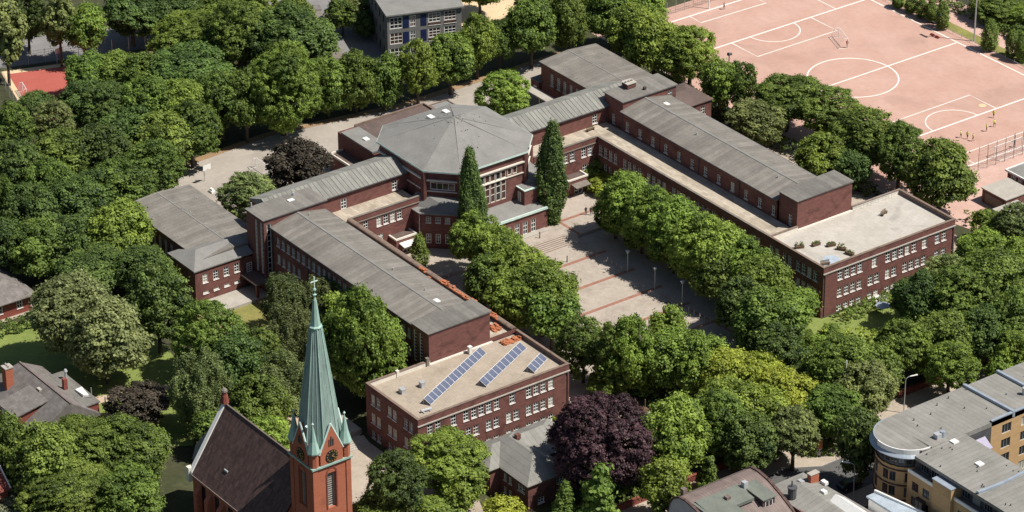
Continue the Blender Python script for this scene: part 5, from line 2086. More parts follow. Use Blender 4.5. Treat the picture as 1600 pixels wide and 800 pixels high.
def street_lamp(label, x, y, h, dx, dy):
    t = thing('street_lamp', label, 'lamp', (x, y, 0), group='street lamps with curved arms')
    m = MB()
    m.tube((x, y, 0), (x, y, h), .1, .07, n=8)
    pr = None
    for i in range(7):
        a = math.pi / 2 * i / 6
        q = (x + dx * (1 - math.cos(a)) * .8, y + dy * (1 - math.cos(a)) * .8, h + .8 * math.sin(a))
        if pr:
            m.tube(pr, q, .06, n=6)
        pr = q
    m.build('pole', 'metal', t)
    m = MB()
    e = (pr[0] + dx * 1.3, pr[1] + dy * 1.3, pr[2] + .1)
    m.tube(pr, e, .1, .14, n=8)
    m.build('lamp_head', 'paint_white', t)


street_lamp('street lamp on the pavement above the rounded apartment corner', 84.3, 17.4, 6.2, .35, .93)
street_lamp('street lamp half hidden by the lime trees', 82.6, -3.0, 6.0, .6, .8)
street_lamp('street lamp in front of the apartment house at the bottom edge', 100.2, -7.8, 6.4, -.7, -.7)
street_lamp('street lamp among the conifers below the purple beech', 81.4, -47.0, 6.2, .3, .95)


def flagpole(label, x, y, h, group='white flagpoles by the street'):
    t = thing('flagpole', label, 'flagpole', (x, y, 0), group=group)
    m = MB()
    m.tube((x, y, 0), (x, y, h), .14, .10, n=8)
    m.build('pole', 'paint_white', t)
    m = MB()
    m.lathe([(.03, h), (.1, h + .08), (.1, h + .14), (.02, h + .2)], (x, y), 8)
    m.build('knob', 'metal', t)


flagpole('white flagpole standing in front of the dense garden tree', 80.6, 7.3, 11.8)
flagpole('white flagpole in front of the yellow green lime', 79.6, -7.4, 10.8)
flagpole('white flagpole rising beside the villa flat roof', 8.6, -92.6, 6.0, 'garden poles')
t = thing('floodlight_mast', 'tall grey floodlight mast beside the far touchline', 'mast', (-18.4, 128.9, 0))
m = MB()
m.tube((-18.4, 128.9, 0), (-18.4, 128.9, 16), .17, .1, n=8)
m.build('pole', 'metal', t)
m = MB()
m.box(-19.4, -17.4, 128.7, 129.1, 15.8, 16.3)
m.build('lamp_head', 'metal_dark', t)
t = thing('floodlight_mast', 'dark floodlight mast rising among the trees left of the pitch', 'mast', (-24.5, 68.6, 0))
m = MB()
m.tube((-24.5, 68.6, 0), (-24.5, 68.6, 11.5), .14, .1, n=8)
m.build('pole', 'metal_dark', t)
m = MB()
m.tube((-24.5, 68.3, 11.7), (-24.5, 69.2, 11.5), .35, .25, n=10)
m.build('lamp_head', 'metal_dark', t)
flagpole('white pole on the far goal line of the pitch', -63.6, 95.6, 5.0, 'pitch poles')


def hoop(label, x, y, a, group='basketball hoops'):
    t = thing('basketball_hoop', label, 'hoop', (x, y, 0), a, group=group)
    for nm, mt, fn in (('pole', 'metal', lambda m_: (m_.tube((0, 0, 0), (0, 0, 3.0), .07, n=8), m_.tube((0, 0, 2.9), (.9, 0, 3.1), .06, n=6))),
                       ('backboard', 'paint_white', lambda m_: m_.box(.9, .96, -.9, .9, 2.75, 3.85)),
                       ('ring', 'tile_orange', lambda m_: [m_.tube((1.25 + .23 * math.cos(i * .628), .23 * math.sin(i * .628), 3.0), (1.25 + .23 * math.cos((i + 1) * .628), .23 * math.sin((i + 1) * .628), 3.0), .02, n=4) for i in range(10)])):
        m_ = MB()
        fn(m_)
        o = bpy.data.objects.new(nm, m_.mesh(nm, mt))
        COL.objects.link(o)
        o.parent = t


hoop('basketball hoop on the pale rear yard', -59.0, -31.3, .1)
hoop('basketball hoop at the left end of the red sports court', -121.6, -27.4, .1)
hoop('basketball hoop half hidden in trees at the red sports court', -112.3, -2.0, .1)


def goal(label, x, y, a, w, h, d, net=True, mat_='paint_white', group='football goals'):
    t = thing('goal', label, 'goal', (x, y, 0), a, group=group)
    m_ = MB()
    for s in (-1, 1):
        m_.tube((0, s * w / 2, 0), (0, s * w / 2, h), .07, n=6)
    m_.tube((0, -w / 2, h), (0, w / 2, h), .07, n=6)
    o = bpy.data.objects.new('frame', m_.mesh('frame', mat_))
    COL.objects.link(o)
    o.parent = t
    m_ = MB()
    for s in (-1, 1):
        m_.tube((0, s * w / 2, h), (-d * .4, s * w / 2, h), .04, n=5)
        m_.tube((-d * .4, s * w / 2, h), (-d, s * w / 2, .05), .04, n=5)
        m_.tube((0, s * w / 2, .05), (-d, s * w / 2, .05), .04, n=5)
    m_.tube((-d, -w / 2, .05), (-d, w / 2, .05), .05, n=5)
    o = bpy.data.objects.new('stay', m_.mesh('stay', mat_))
    COL.objects.link(o)
    o.parent = t
    if net:
        m_ = MB()
        k_ = int(w / .4)
        for i in range(k_ + 1):
            y_ = -w / 2 + w * i / k_
            m_.tube((-d * .4, y_, h), (-d, y_, .05), .012, n=3, caps=False)
            m_.tube((0, y_, h), (-d * .4, y_, h), .012, n=3, caps=False)
        for j in range(6):
            f = j / 6
            m_.tube((-d * .4 - d * .6 * f, -w / 2, h * (1 - f) + .05), (-d * .4 - d * .6 * f, w / 2, h * (1 - f) + .05), .012, n=3, caps=False)
        o = bpy.data.objects.new('net', m_.mesh('net', 'metal'))
        COL.objects.link(o)
        o.parent = t


goal('small white goal frame lying open on the pale rear yard', -56.0, -20.2, math.pi / 2, 4.2, 2.0, 1.6)
goal('white goal on the pitch left of the far penalty box', -33.9, 106.9, 1.2, 5.4, 2.2, 2.0)
goal('near goal inside the ball-stop fence', 23.2, 99.0, math.pi, 7.2, 2.4, 1.6)
goal('small white goal at the left end of the red court', cp(0.8, 10.5)[0], cp(.8, 10.5)[1], 1.3, 3.4, 2.0, 1.2)
m = MB()
m.box(-54.9, -53.7, -33.0, -32.2, .02, .45)
m.box(-54.7, -53.9, -32.8, -32.4, .45, .8)
single('white_crate', m, 'paint_white', 'small white crate standing on the pale rear yard', 'crate', loc=(-54.3, -32.6, 0))
t = thing('dugout', 'blue-roofed team shelter among the columnar trees by the touchline', 'shelter', (-30.2, 129.4, 0))
m = MB()
m.prism([(-31.6, 128.6), (-28.6, 128.6), (-28.6, 130.2), (-31.6, 130.2)], [1.9, 1.9, 2.2, 2.2], [2.0, 2.0, 2.3, 2.3])
m.build('roof', 'blue_cloth', t)
m = MB()
m.box(-31.5, -28.7, 130.05, 130.15, 0, 2.15)
m.box(-31.5, -31.4, 128.8, 130.04, 0, 2.0)
m.box(-28.8, -28.7, 128.8, 130.04, 0, 2.0)
m.build('panel', 'coping_grey', t)
t = thing('advertising_column', 'round red and white advertising column under the street trees', 'column', (85.7, -2.7, 0))
m = MB()
m.lathe([(.75, 0), (.75, .5), (.68, .55), (.68, 1.3)], (85.7, -2.7), 18)
m.build('base', 'paint_white', t)
m = MB()
m.lathe([(.685, 1.3), (.685, 3.0)], (85.7, -2.7), 18)
m.build('poster', 'tile_orange', t)
m = MB()
m.lathe([(.85, 3.0), (.8, 3.15), (.1, 3.5)], (85.7, -2.7), 18)
m.build('cap', 'coping_grey', t)
for (x, y, lab) in ((56.9, 37.0, 'pale blue parasol on the garden lawn before the far pavilion'), (58.7, 12.9, 'pale blue parasol in the shade left of the garden trees')):
    t = thing('parasol', lab, 'parasol', (x, y, 0), group='pale blue garden parasols')
    m = MB()
    m.tube((x, y, 0), (x, y, 2.5), .04, n=6)
    m.build('pole', 'metal', t)
    m = MB()
    k0 = len(m.v)
    for i in range(8):
        m.v.append((x + 1.4 * math.cos(i * .785), y + 1.4 * math.sin(i * .785), 2.0))
    m.v.append((x, y, 2.55))
    for i in range(8):
        m.f.append((k0 + i, k0 + (i + 1) % 8, k0 + 8))
    m.build('canopy', 'pale_blue', t)
m = MB()
m.prism([(52.2, 38.6), (53.6, 38.4), (53.9, 40.6), (52.4, 40.8)], .6, [1.2, .9, 1.4, 1.1])
single('white_tarpaulin', m, 'paint_white', 'white tarpaulin against the foot of the far pavilion', 'tarpaulin', loc=(53, 39.5, 0))
t = thing('play_tower', 'small wooden play tower with red panel in the shaded playground', 'play tower', (59.3, -18.4, 0))
for (a, b_) in ((-.8, -.8), (.8, -.8), (.8, .8), (-.8, .8)):
    m = MB()
    m.box(59.3 + a - .07, 59.3 + a + .07, -18.4 + b_ - .07, -18.4 + b_ + .07, 0, 2.8)
    m.build('post', 'wood', t)
m = MB()
m.box(58.4, 60.2, -19.3, -17.5, 1.2, 1.35)
m.build('deck', 'wood', t)
m = MB()
m.box(58.45, 60.15, -19.28, -19.2, 1.4, 2.2)
m.build('panel', 'car_red', t)
m = MB()
m.prism([(60.2, -18.8), (62.6, -18.8), (62.6, -18.0), (60.2, -18.0)], [1.25, .1, .1, 1.25], [1.33, .18, .18, 1.33])
m.build('slide', 'metal', t)
m = MB()
m.tube((36.2, -61.6, .02), (40.4, -61.6, .02), .0, n=4)
m.v.clear(); m.f.clear()
for i in range(5):
    m.box(37.0 + i * .45, 37.45 + i * .45, -64.6, -60.2, 0, .75 - i * .15)
single('yard_steps', m, 'concrete', 'shaded concrete steps beside the dark flank of the near pavilion', 'steps', loc=(38, -62.4, 0))
m = MB()
m.box(28.0, 35.5, -62.8, -59.5, 0, 1.0)
single('yard_platform', m, 'concrete', 'low shaded platform between the near pavilion and the church trees', 'platform', loc=(32, -61, 0))


# ------------------------------------------------------------------ vehicles
def car(label, x, y, a, paint):
    t = thing('car', label, 'car', (x, y, 0), a)
    L_, W_ = 2.1, .86
    side = [(-L_, .35), (L_ - .05, .35), (L_, .62), (L_ - .5, .80), (.95, .86), (.45, 1.36), (-1.0, 1.40), (-1.75, .95), (-L_, .88)]

    def extr(pts, w0, w1, nm, mt, par=None):
        m_ = MB()
        n = len(pts)
        for s, w in ((-1, w0), (1, w1)):
            for px, pz in pts:
                inset = .16 if pz > 1.0 else 0
                m_.v.append((px, s * (w - inset), pz))
        m_.f.append(tuple(range(n)))
        m_.f.append(tuple(range(2 * n - 1, n - 1, -1)))
        for i in range(n):
            j = (i + 1) % n
            m_.f.append((j, i, n + i, n + j))
        o_ = bpy.data.objects.new(nm, m_.mesh(nm, mt))
        COL.objects.link(o_)
        o_.parent = par or t
        return o_
    extr(side, W_, W_, 'body', paint)
    gl = [(.85, .90), (.42, 1.33), (-.98, 1.37), (-1.62, .96)]
    extr(gl, W_ + .012, W_ + .012, 'side_glass', 'glass')
    for (p, q) in (((.93, .89), (.47, 1.34)), ((-1.05, 1.38), (-1.72, .98))):
        m_ = MB()
        nx, nz = (q[1] - p[1]), -(q[0] - p[0])
        l_ = math.hypot(nx, nz)
        nx, nz = nx / l_ * .012, nz / l_ * .012
        if nz < 0:
            nx, nz = -nx, -nz
        m_.poly([(p[0] + nx, -.66, p[1] + nz), (p[0] + nx, .66, p[1] + nz), (q[0] + nx, .62, q[1] + nz), (q[0] + nx, -.62, q[1] + nz)])
        o_ = bpy.data.objects.new('windscreen', m_.mesh('windscreen', 'glass'))
        COL.objects.link(o_)
        o_.parent = t
    for wx in (-1.3, 1.3):
        for s in (-1, 1):
            m_ = MB()
            m_.tube((wx, s * .70, .32), (wx, s * .89, .32), .32, n=16)
            o_ = bpy.data.objects.new('wheel', m_.mesh('wheel', 'rubber'))
            COL.objects.link(o_)
            o_.parent = t
            m_ = MB()
            m_.tube((wx, s * .885, .32), (wx, s * .90, .32), .19, n=12)
            r_ = bpy.data.objects.new('rim', m_.mesh('rim', 'metal'))
            COL.objects.link(r_)
            r_.parent = o_
    for s in (-1, 1):
        m_ = MB()
        m_.box(L_ - .14, L_ + .01, s * .62 - .16, s * .62 + .16, .56, .70)
        o_ = bpy.data.objects.new('headlight', m_.mesh('headlight', 'paint_white'))
        COL.objects.link(o_)
        o_.parent = t


car('dark car parked under trees at the end of the rear yard', -61.6, 60.3, 2.6, 'car_dark')
car('dark car parked in the shade left of the apartment house', 96.6, -5.4, 1.5, 'car_dark')
car('red car half hidden by the pale olive tree near the villa', -22.5, -75.6, 1.4, 'car_red')
car('silver car parked on the street under the trees', 90.0, 40.0, 1.57, 'car_silver')


# ------------------------------------------------------------------ people
def person_mat(name, shoes, legs, shorts, shirt, skin, hair):
    m = bpy.data.materials.new(name)
    m.use_nodes = True
    N, L = m.node_tree.nodes, m.node_tree.links
    b_ = N['Principled BSDF']
    b_.inputs['Roughness'].default_value = .8
    tc = N.new('ShaderNodeTexCoord')
    sp = N.new('ShaderNodeSeparateXYZ')
    L.new(tc.outputs['Object'], sp.inputs[0])
    dv = N.new('ShaderNodeMath')
    dv.operation = 'DIVIDE'
    dv.inputs[1].default_value = 1.8
    L.new(sp.outputs[2], dv.inputs[0])
    rp = N.new('ShaderNodeValToRGB')
    cr = rp.color_ramp
    cr.interpolation = 'CONSTANT'
    cols = [(0, shoes), (.05, legs), (.30, shorts), (.53, shirt), (.835, skin), (.95, hair)]
    cr.elements[0].position, cr.elements[0].color = 0, (*shoes, 1)
    cr.elements[1].position, cr.elements[1].color = .05, (*legs, 1)
    for p, c in cols[2:]:
        e = cr.elements.new(p)
        e.color = (*c, 1)
    L.new(dv.outputs[0], rp.inputs[0])
    L.new(rp.outputs[0], b_.inputs['Base Color'])
    MATS[name] = m


SK = (.45, .26, .18)
person_mat('kit_yellow', (.03, .03, .03), SK, (.03, .03, .04), (.62, .66, .10), SK, (.06, .04, .03))
person_mat('kit_dark', (.03, .03, .03), (.05, .05, .07), (.05, .05, .07), (.07, .05, .06), SK, (.05, .03, .02))
person_mat('kit_red', (.03, .03, .03), (.05, .05, .07), (.06, .06, .09), (.38, .04, .04), SK, (.05, .03, .02))
person_mat('kit_white', (.03, .03, .03), SK, (.5, .5, .5), (.68, .68, .66), SK, (.05, .03, .02))


def person(label, x, y, a, kit, stride=.2, z=0.0, sc=1.0, cat='person', group=None):
    V = [(0, 0, .95), (0, 0, 1.15), (0, 0, 1.38), (0, 0, 1.50), (.02, 0, 1.60), (.02, 0, 1.72),
         (0, .19, 1.40), (-stride * .6, .25, 1.14), (stride * .3, .24, .90),
         (0, -.19, 1.40), (stride * .6, -.25, 1.14), (stride * 1.1, -.24, .92),
         (0, .10, .88), (stride * .8, .11, .50), (stride * .7, .11, .09), (stride * .7 + .16, .12, .04),
         (0, -.10, .88), (-stride * .5, -.11, .50), (-stride * 1.1, -.11, .09), (-stride * 1.1 + .16, -.12, .04)]
    E_ = [(0, 1), (1, 2), (2, 3), (3, 4), (4, 5), (2, 6), (6, 7), (7, 8), (2, 9), (9, 10), (10, 11), (0, 12), (12, 13), (13, 14), (14, 15), (0, 16), (16, 17), (17, 18), (18, 19)]
    R_ = [.15, .14, .16, .06, .10, .09, .065, .045, .035, .065, .045, .035, .095, .065, .045, .04, .095, .065, .045, .04]
    me = bpy.data.meshes.new('person')
    me.from_pydata(V, E_, [])
    me.materials.append(MATS[kit])
    o = bpy.data.objects.new('person', me)
    COL.objects.link(o)
    o.location = (x, y, z)
    o.rotation_euler = (0, 0, a)
    o.scale = (sc,) * 3
    md = o.modifiers.new('skin', 'SKIN')
    md.use_smooth_shade = True
    for i, r_ in enumerate(R_):
        me.skin_vertices[0].data[i].radius = (r_, r_ * (1.15 if i in (1, 2) else 1))
    me.skin_vertices[0].data[0].use_root = True
    sd = o.modifiers.new('sub', 'SUBSURF')
    sd.levels = sd.render_levels = 1
    tag(o, label, cat, group)


PG = 'players on the pitch'
for i, (x, y, a, lab) in enumerate(((13.0, 96.2, .5, 'leftmost of three players in yellow tops standing close together'), (14.2, 96.8, 2, 'middle of three players in yellow tops standing close together'),
                                    (15.5, 97.1, 4, 'rightmost of three players in yellow tops standing close together'), (13.9, 102.1, 1, 'player in yellow top alone between the two small groups'),
                                    (13.4, 104.7, 3, 'player in yellow top second from the penalty box corner'), (10.3, 107.4, 5, 'player in yellow top nearest the penalty box corner'))):
    person(lab, x, y, a, 'kit_yellow', .12 + .05 * (i % 3), .05, group=PG)
person('player in white by the near goal line behind the fence', 20.4, 103.6, 1, 'kit_white', .2, .05, group=PG)
person('goalkeeper in dark clothes in front of the near goal', 22.2, 101.7, 3.3, 'kit_dark', .1, .05, group=PG)
person('person in dark clothes walking on the far goal line', -61.4, 97.9, .7, 'kit_dark', .2, .05, group=PG)
person('person in red standing at the right post of the pitch goal', -31.6, 106.0, 2, 'kit_red', .1, .05, group=PG)
person('left one of two people in dark clothes on the court', -3.9, 17.6, 2.6, 'kit_dark', .15, .64)
person('right one of two people in dark clothes on the court', -3.3, 18.3, 2.2, 'kit_dark', .2, .64)
person('person in red walking on the pavement above the apartment corner', 82.9, 9.7, 1.6, 'kit_red', .2, .04)
person('person in dark clothes at the edge of the shaded playground', 55.5, -12.7, 1.0, 'kit_dark', .1, .03)

# ------------------------------------------------------------------ trees
# kind, colour, x, y, crown radius, crown half height, height of the crown's centre
TREES = {
 'wood_back': [
  ('tall','olive',-118.4,-40.2,3.31,7.75,11.75),
  ('round','dark',-129.2,-29.5,3.38,5.31,8.31),
  ('tall','olive',-119.8,-27.3,3.09,6.52,10.52),
  ('round','light',-117.9,-22.9,3.61,4.6,8.6),
  ('round','dark',-119.9,-10.5,5.49,4.11,7.11),
  ('round','dark',-117.3,-3.4,4.72,3.69,6.69),
  ('round','mid',-114.8,5.4,5.26,3.1,6.1),
  ('round','mid',-103.4,8.3,4.95,4.96,7.96),
  ('round','mid',-98.9,15.1,3.91,3.92,6.92),
 ],
 'wood_second': [
  ('round','light',-102.7,-7.8,6.95,4.52,7.52),
  ('round','mid',-93.6,-1.3,5.63,6.93,9.93),
  ('round','dark',-85.2,6.9,7.66,6.33,9.33),
  ('round','mid',-102.3,-31.4,4.3,3.65,6.65),
  ('round','mid',-99.1,-26.7,4.55,3.56,6.56),
  ('round','mid',-92.8,-23.7,4.53,4.22,7.22),
  ('round','dark',-88.1,-15.7,7.31,4.57,7.57),
 ],
 'wood_third': [
  ('round','mid',-83.3,-58.4,3.88,5.99,8.99),
  ('round','dark',-98.6,-44.7,3.12,2.64,4.64),
  ('round','olive',-84.7,-49.1,4.16,4.49,7.49),
  ('round','dark',-90.5,-38.9,4.22,3.91,6.91),
  ('round','dark',-84.1,-36.7,5.68,4.39,7.39),
  ('round','mid',-77.3,-31,5.66,5.36,8.36),
  ('round','light',-72.7,-27.3,4.91,5.55,8.55),
  ('round','mid',-71.3,-19.5,4.69,6.25,8.75),
  ('round','mid',-68.2,-15.8,4.19,6.34,8.84),
  ('round','light',-66.6,-8.2,7.42,8.07,10.57),
  ('round','mid',-68.1,3.1,4.01,5.58,6.78),
 ],
 'wood_fourth': [
  ('round','dark',-70.5,-64.5,4.05,5.25,8.25),
  ('round','mid',-70.4,-54.5,5.28,4.98,7.98),
  ('round','dark',-67.5,-48.2,5.05,5.06,8.06),
  ('round','dark',-69.9,-40.4,5.34,5.04,8.04),
  ('round','mid',-63.9,-37,4.59,5.52,8.02),
  ('round','mid',-65.2,-30.1,4.62,5.71,8.21),
 ],
 'wood_fifth': [
  ('round','mid',-58,-73.9,3.03,5.32,8.32),
  ('round','dark',-53.7,-71.3,4.42,5.02,8.02),
  ('round','mid',-62.8,-62.2,4.5,4.51,7.51),
  ('round','dark',-52,-62.9,4.67,4.69,7.69),
  ('round','dark',-55,-56.9,4.24,4.26,7.26),
  ('round','mid',-54,-51.8,4.96,4.67,7.67),
  ('round','mid',-56.3,-44.3,4.77,5.39,7.89),
 ],
 'wood_front': [
  ('round','dark',-46.3,-79.9,3.66,4.82,7.82),
  ('round','mid',-41.9,-76.2,5.03,4.75,7.75),
  ('round','dark',-40.4,-70.5,4.59,4.6,7.6),
  ('round','light',-36.9,-62.7,4.82,5.71,8.21),
  ('round','dark',-31.5,-70.8,6.14,3.07,6.07),
  ('round','dark',-25.7,-64.7,4.54,3.65,6.65),
  ('round','dark',-7.8,-72.2,4.62,6.82,9.82),
 ],
 'rear_drive': [
  ('round','mid',-66.3,8.5,4.27,6.46,7.06),
  ('round','mid',-64.4,13.8,3.77,5.96,6.56),
  ('round','light',-61.5,19.9,4.03,6.22,8.72),
  ('round','mid',-62.2,28.2,4.31,5.28,7.78),
  ('round','light',-64.7,36.6,4.35,5.64,8.14),
  ('round','mid',-64.9,42.3,3.6,4.58,7.08),
  ('round','mid',-62.6,48.6,4.89,6.51,9.01),
  ('round','mid',-60.6,55.9,4.13,6.38,8.88),
 ],
 'rear_far': [
  ('round','mid',-76.7,60.7,4.48,4.49,7.49),
  ('round','mid',-71.1,67.2,4.48,4.49,7.49),
  ('round','mid',-59.1,66.2,4.68,5.35,8.35),
  ('round','light',-56.2,71.4,4.94,5.29,8.29),
  ('round','mid',-89.2,55.1,3.99,3.3,6.3),
  ('round','olive',-99.5,30.7,3.43,2.38,5.38),
  ('round','mid',-98.2,26.7,2.89,2.9,4.9),
  ('round','dark',-94.4,29.9,1.84,2.5,3.1),
 ],
 'yard': [
  ('round','light',-44.1,28.6,4.98,4.67,6.87),
  ('round','copper',-41.2,-21.2,5.02,5.03,7.03),
  ('round','olive',-38.5,-34,4.48,4.19,6.19),
 ],
 'pitch_row': [
  ('round','light',-49.9,64,4.63,5.61,8.61),
  ('round','light',-41.4,63.3,4.84,6.13,9.13),
  ('round','light',-34.7,67.1,5.58,5.6,8.6),
  ('round','light',-21.9,64.3,3.25,4.81,7.81),
  ('round','mid',-19.5,67.6,3.25,4.51,7.51),
  ('round','mid',-9.3,71.1,5.71,4.4,7.4),
  ('round','mid',-0.6,73.3,5.66,4.37,7.37),
  ('round','mid',13.4,70.4,5.56,5.27,8.27),
  ('round','mid',22.6,71.3,5.03,5.66,8.16),
  ('round','mid',35.2,70,5.43,6.35,8.85),
 ],
 'pitch_inner': [
  ('round','olive',-7,60.8,4.67,4.04,6.04),
  ('round','light',12,62.2,4.82,4.21,5.71),
  ('round','dark',17.7,63.7,3.12,3.74,5.24),
 ],
 'plaza_left': [
  ('round','light',3.8,-13.3,4.34,5.51,8.01),
  ('round','light',11.3,-14.1,4.76,5.63,8.13),
  ('round','mid',16.6,-18.9,4.26,4.85,7.35),
  ('round','light',19.1,-14.6,4.71,5.86,8.36),
  ('round','light',24.5,-19.5,4.67,5.24,7.74),
  ('round','light',27,-15.5,4.89,6.02,8.52),
  ('round','mid',31.7,-17.1,3.76,4.6,7.1),
 ],
 'plaza_right_back': [
  ('round','light',8.2,17.5,4.9,5.51,8.01),
  ('round','light',15.4,17.2,4.86,5.75,8.25),
  ('round','light',22.8,17.3,4.82,5.99,8.49),
  ('round','light',29.5,17.3,4.78,5.94,8.44),
  ('round','light',34.8,18.2,4.76,5.63,8.13),
  ('round','light',40.1,18.9,4.51,5.38,7.88),
  ('round','light',46.7,17.7,4.47,5.33,7.83),
 ],
 'plaza_right_front': [
  ('round','mid',6,16.9,3.51,3.53,4.93),
  ('round','light',13.3,17.3,3.84,3.85,5.25),
  ('round','light',21.1,17.7,4.15,4.16,5.56),
  ('round','light',28.6,18.1,4.34,4.36,5.76),
  ('round','mid',37.9,16.4,4.52,4.82,6.22),
  ('round','dark',48.5,12.2,4.44,5.02,6.62),
  ('round','mid',57.6,9.8,5.04,5.89,7.69),
 ],
 'court_shrubs': [
  ('round','mid',-14.5,27.9,2.66,2.35,2.75),
  ('round','yellow',-10,26.7,3.37,1.69,1.99),
  ('round','light',50.1,22,3.58,3.3,4.1),
 ],
 'poplars': [
  ('column','dark',-4.4,-8.1,2.08,9.93,10.73),
  ('column','dark',-5.8,10.9,2.12,9.56,10.36),
  ('column','mid',-6.1,-18.6,1.39,3.06,3.36),
 ],
 'plaza_end': [
  ('round','mid',44.2,-19.7,3.69,5.59,7.09),
  ('cone','mid',50.2,-18.8,3.88,6.8,7.8),
  ('round','light',51.9,-15.7,4.1,6.51,8.01),
  ('cone','mid',53.7,-12.8,3.24,5.12,6.12),
  ('round','light',44.4,-1.2,2.65,2.94,4.94),
  ('round','light',56.1,-9.7,4.32,4.88,6.88),
  ('round','light',59.9,-7.3,4.52,5.09,7.09),
 ],
 'street_lime': [
  ('round','yellow',65.8,-5.5,4.72,4.45,6.45),
  ('round','yellow',69.7,-2.9,4.92,4.38,6.38),
  ('round','yellow',76.6,-2.8,4.88,4.62,6.62),
  ('round','light',75.2,-13.7,4.84,5.39,7.39),
  ('round','light',79.3,-10.3,4.62,4.9,6.9),
 ],
 'street_row': [
  ('round','mid',77.8,-31.9,3.09,5.86,7.86),
  ('round','light',78.4,-27.6,4.96,6.52,9.02),
  ('round','light',86.9,-36.2,3.25,4.28,6.78),
  ('cone','mid',83.8,-24.5,1.76,3.15,3.75),
  ('round','mid',78.5,-18.1,3.96,6.04,8.04),
  ('round','dark',84.7,-16.7,4.15,4.69,6.69),
  ('round','olive',87.1,-9.5,4.16,4.44,6.94),
  ('round','mid',84.4,1.1,4.22,3.96,6.46),
  ('round','olive',82.6,9.9,4.47,4.21,6.71),
  ('round','dark',97.8,-4.4,3.3,6.31,8.81),
 ],
 'garden': [
  ('round','dark',62.4,6.7,3.7,4.53,6.03),
  ('round','mid',76.5,10.7,4.72,5.82,7.32),
  ('round','mid',78.5,16.4,3.45,4.27,5.77),
  ('round','light',77.5,23.3,4.33,5.44,6.94),
  ('round','mid',78.6,31.1,4.14,5.25,6.75),
  ('round','light',85.5,26.2,4.09,4.1,6.6),
  ('round','light',88.2,35.4,2.17,2.45,3.95),
 ],
 'garden_shrubs': [
  ('round','dark',63.9,10.1,2.62,2.91,3.41),
  ('round','light',56.8,18.8,1.67,1.23,1.53),
  ('round','dark',70.1,8.5,3.03,3.31,4.11),
  ('round','light',61.1,19.1,1.99,1.56,1.86),
  ('round','mid',57.2,24.9,1.34,0.89,1.19),
 ],
 'right_wood': [
  ('round','dark',64.5,38.6,4.24,4.25,6.25),
  ('round','olive',61.6,47,4.06,4.36,6.36),
  ('round','mid',69.4,43.7,5.57,5.29,7.29),
  ('round','light',59.5,58.2,4.79,4.21,6.21),
  ('round','mid',70.8,50.5,5.36,5.95,7.95),
  ('round','light',68,58.7,4.52,5.11,7.11),
  ('round','mid',82.3,44.8,3.95,5.87,7.87),
  ('round','dark',81,39.4,4.82,4.55,6.55),
  ('round','light',88,39.2,3.26,3.82,5.82),
  ('round','olive',54.5,71.7,3.71,4.02,6.02),
  ('round','light',48.4,70.6,2.8,2.81,3.81),
 ],
 'church_green': [
  ('round','olivep',-13.9,-85.6,5.92,6.77,9.77),
  ('round','olivep',-4.3,-84.7,5.43,6.81,8.81),
  ('round','mid',5.3,-70.3,5.44,6.28,8.28),
  ('weep','birch',19.4,-80.7,4.87,6.73,8.73),
  ('round','dark',16.4,-71.3,4.29,5.91,7.91),
  ('round','mid',14.9,-66.8,4.1,5.46,7.46),
  ('weep','birch',0.3,-51.1,3.56,4.96,6.96),
  ('weep','birch',14,-59.5,3.91,6.33,8.33),
  ('weep','birch',24.4,-67.8,4.48,5.3,7.3),
  ('round','mid',27.2,-73.7,4.23,4.78,6.78),
  ('weep','birch',3.3,-46.2,3.79,4.64,6.64),
  ('round','light',9.2,-42.8,5.1,4.83,6.83),
  ('round','light',28.2,-53,6.43,9.37,11.37),
  ('round','mid',27.1,-81.6,3.57,3.59,5.09),
  ('round','light',36.4,-78.2,4.17,4.18,5.68),
 ],
 'church_front': [
  ('round','mid',17.9,-115,3.29,6.3,8.8),
  ('round','mid',25.6,-113.5,4.89,6.44,8.94),
  ('round','copper',12.8,-88.5,4.89,3.17,5.17),
  ('round','mid',23,-105,5.99,4.92,7.42),
  ('round','mid',27,-98.5,5.79,4.99,6.99),
  ('round','mid',31.3,-113,6.5,4.31,6.31),
  ('round','pale',24.1,-119.9,2.45,1.63,2.63),
  ('round','mid',37.4,-105.3,5.07,4.29,6.29),
 ],
 'lower_yard': [
  ('round','dark',61.6,-71,4.46,5.25,7.75),
  ('round','light',60.6,-59.8,5.55,4.48,6.98),
  ('round','light',66.3,-60.9,2.65,3.18,5.18),
  ('round','purple',74.4,-39.6,7.18,7.73,9.73),
  ('cone','mid',78.8,-49.9,2.43,3.94,4.94),
  ('cone','mid',82.1,-45.6,3.65,5.66,6.66),
  ('round','yellow',72.1,-56.6,2.65,1.53,2.53),
  ('round','mid',67.1,-65.5,3.66,1.97,2.97),
  ('round','mid',61.6,-74.1,4.06,2.44,3.44),
 ],
 'pitch_columns': [
  ('column','mid',-40.2,127.6,1.07,1.73,2.13),
  ('column','mid',-36.8,128.2,1.07,1.89,2.29),
  ('column','mid',-33.6,128.2,1.06,1.88,2.28),
  ('column','mid',-31,128.4,1.06,2.19,2.59),
  ('column','mid',-27,127.9,1.19,2.63,3.03),
  ('column','mid',-13.3,128.3,1.3,2.88,3.28),
  ('column','mid',-8.3,129.9,1.17,2.58,2.98),
  ('column','mid',-5.3,129.8,1.16,2.87,3.27),
 ],
 'far_right': [
  ('round','mid',-23.7,140.4,5.31,2.66,3.16),
  ('round','light',-18,142,4.5,2.25,2.75),
  ('round','mid',-13.9,136.7,1.31,1.32,1.62),
 ],
}


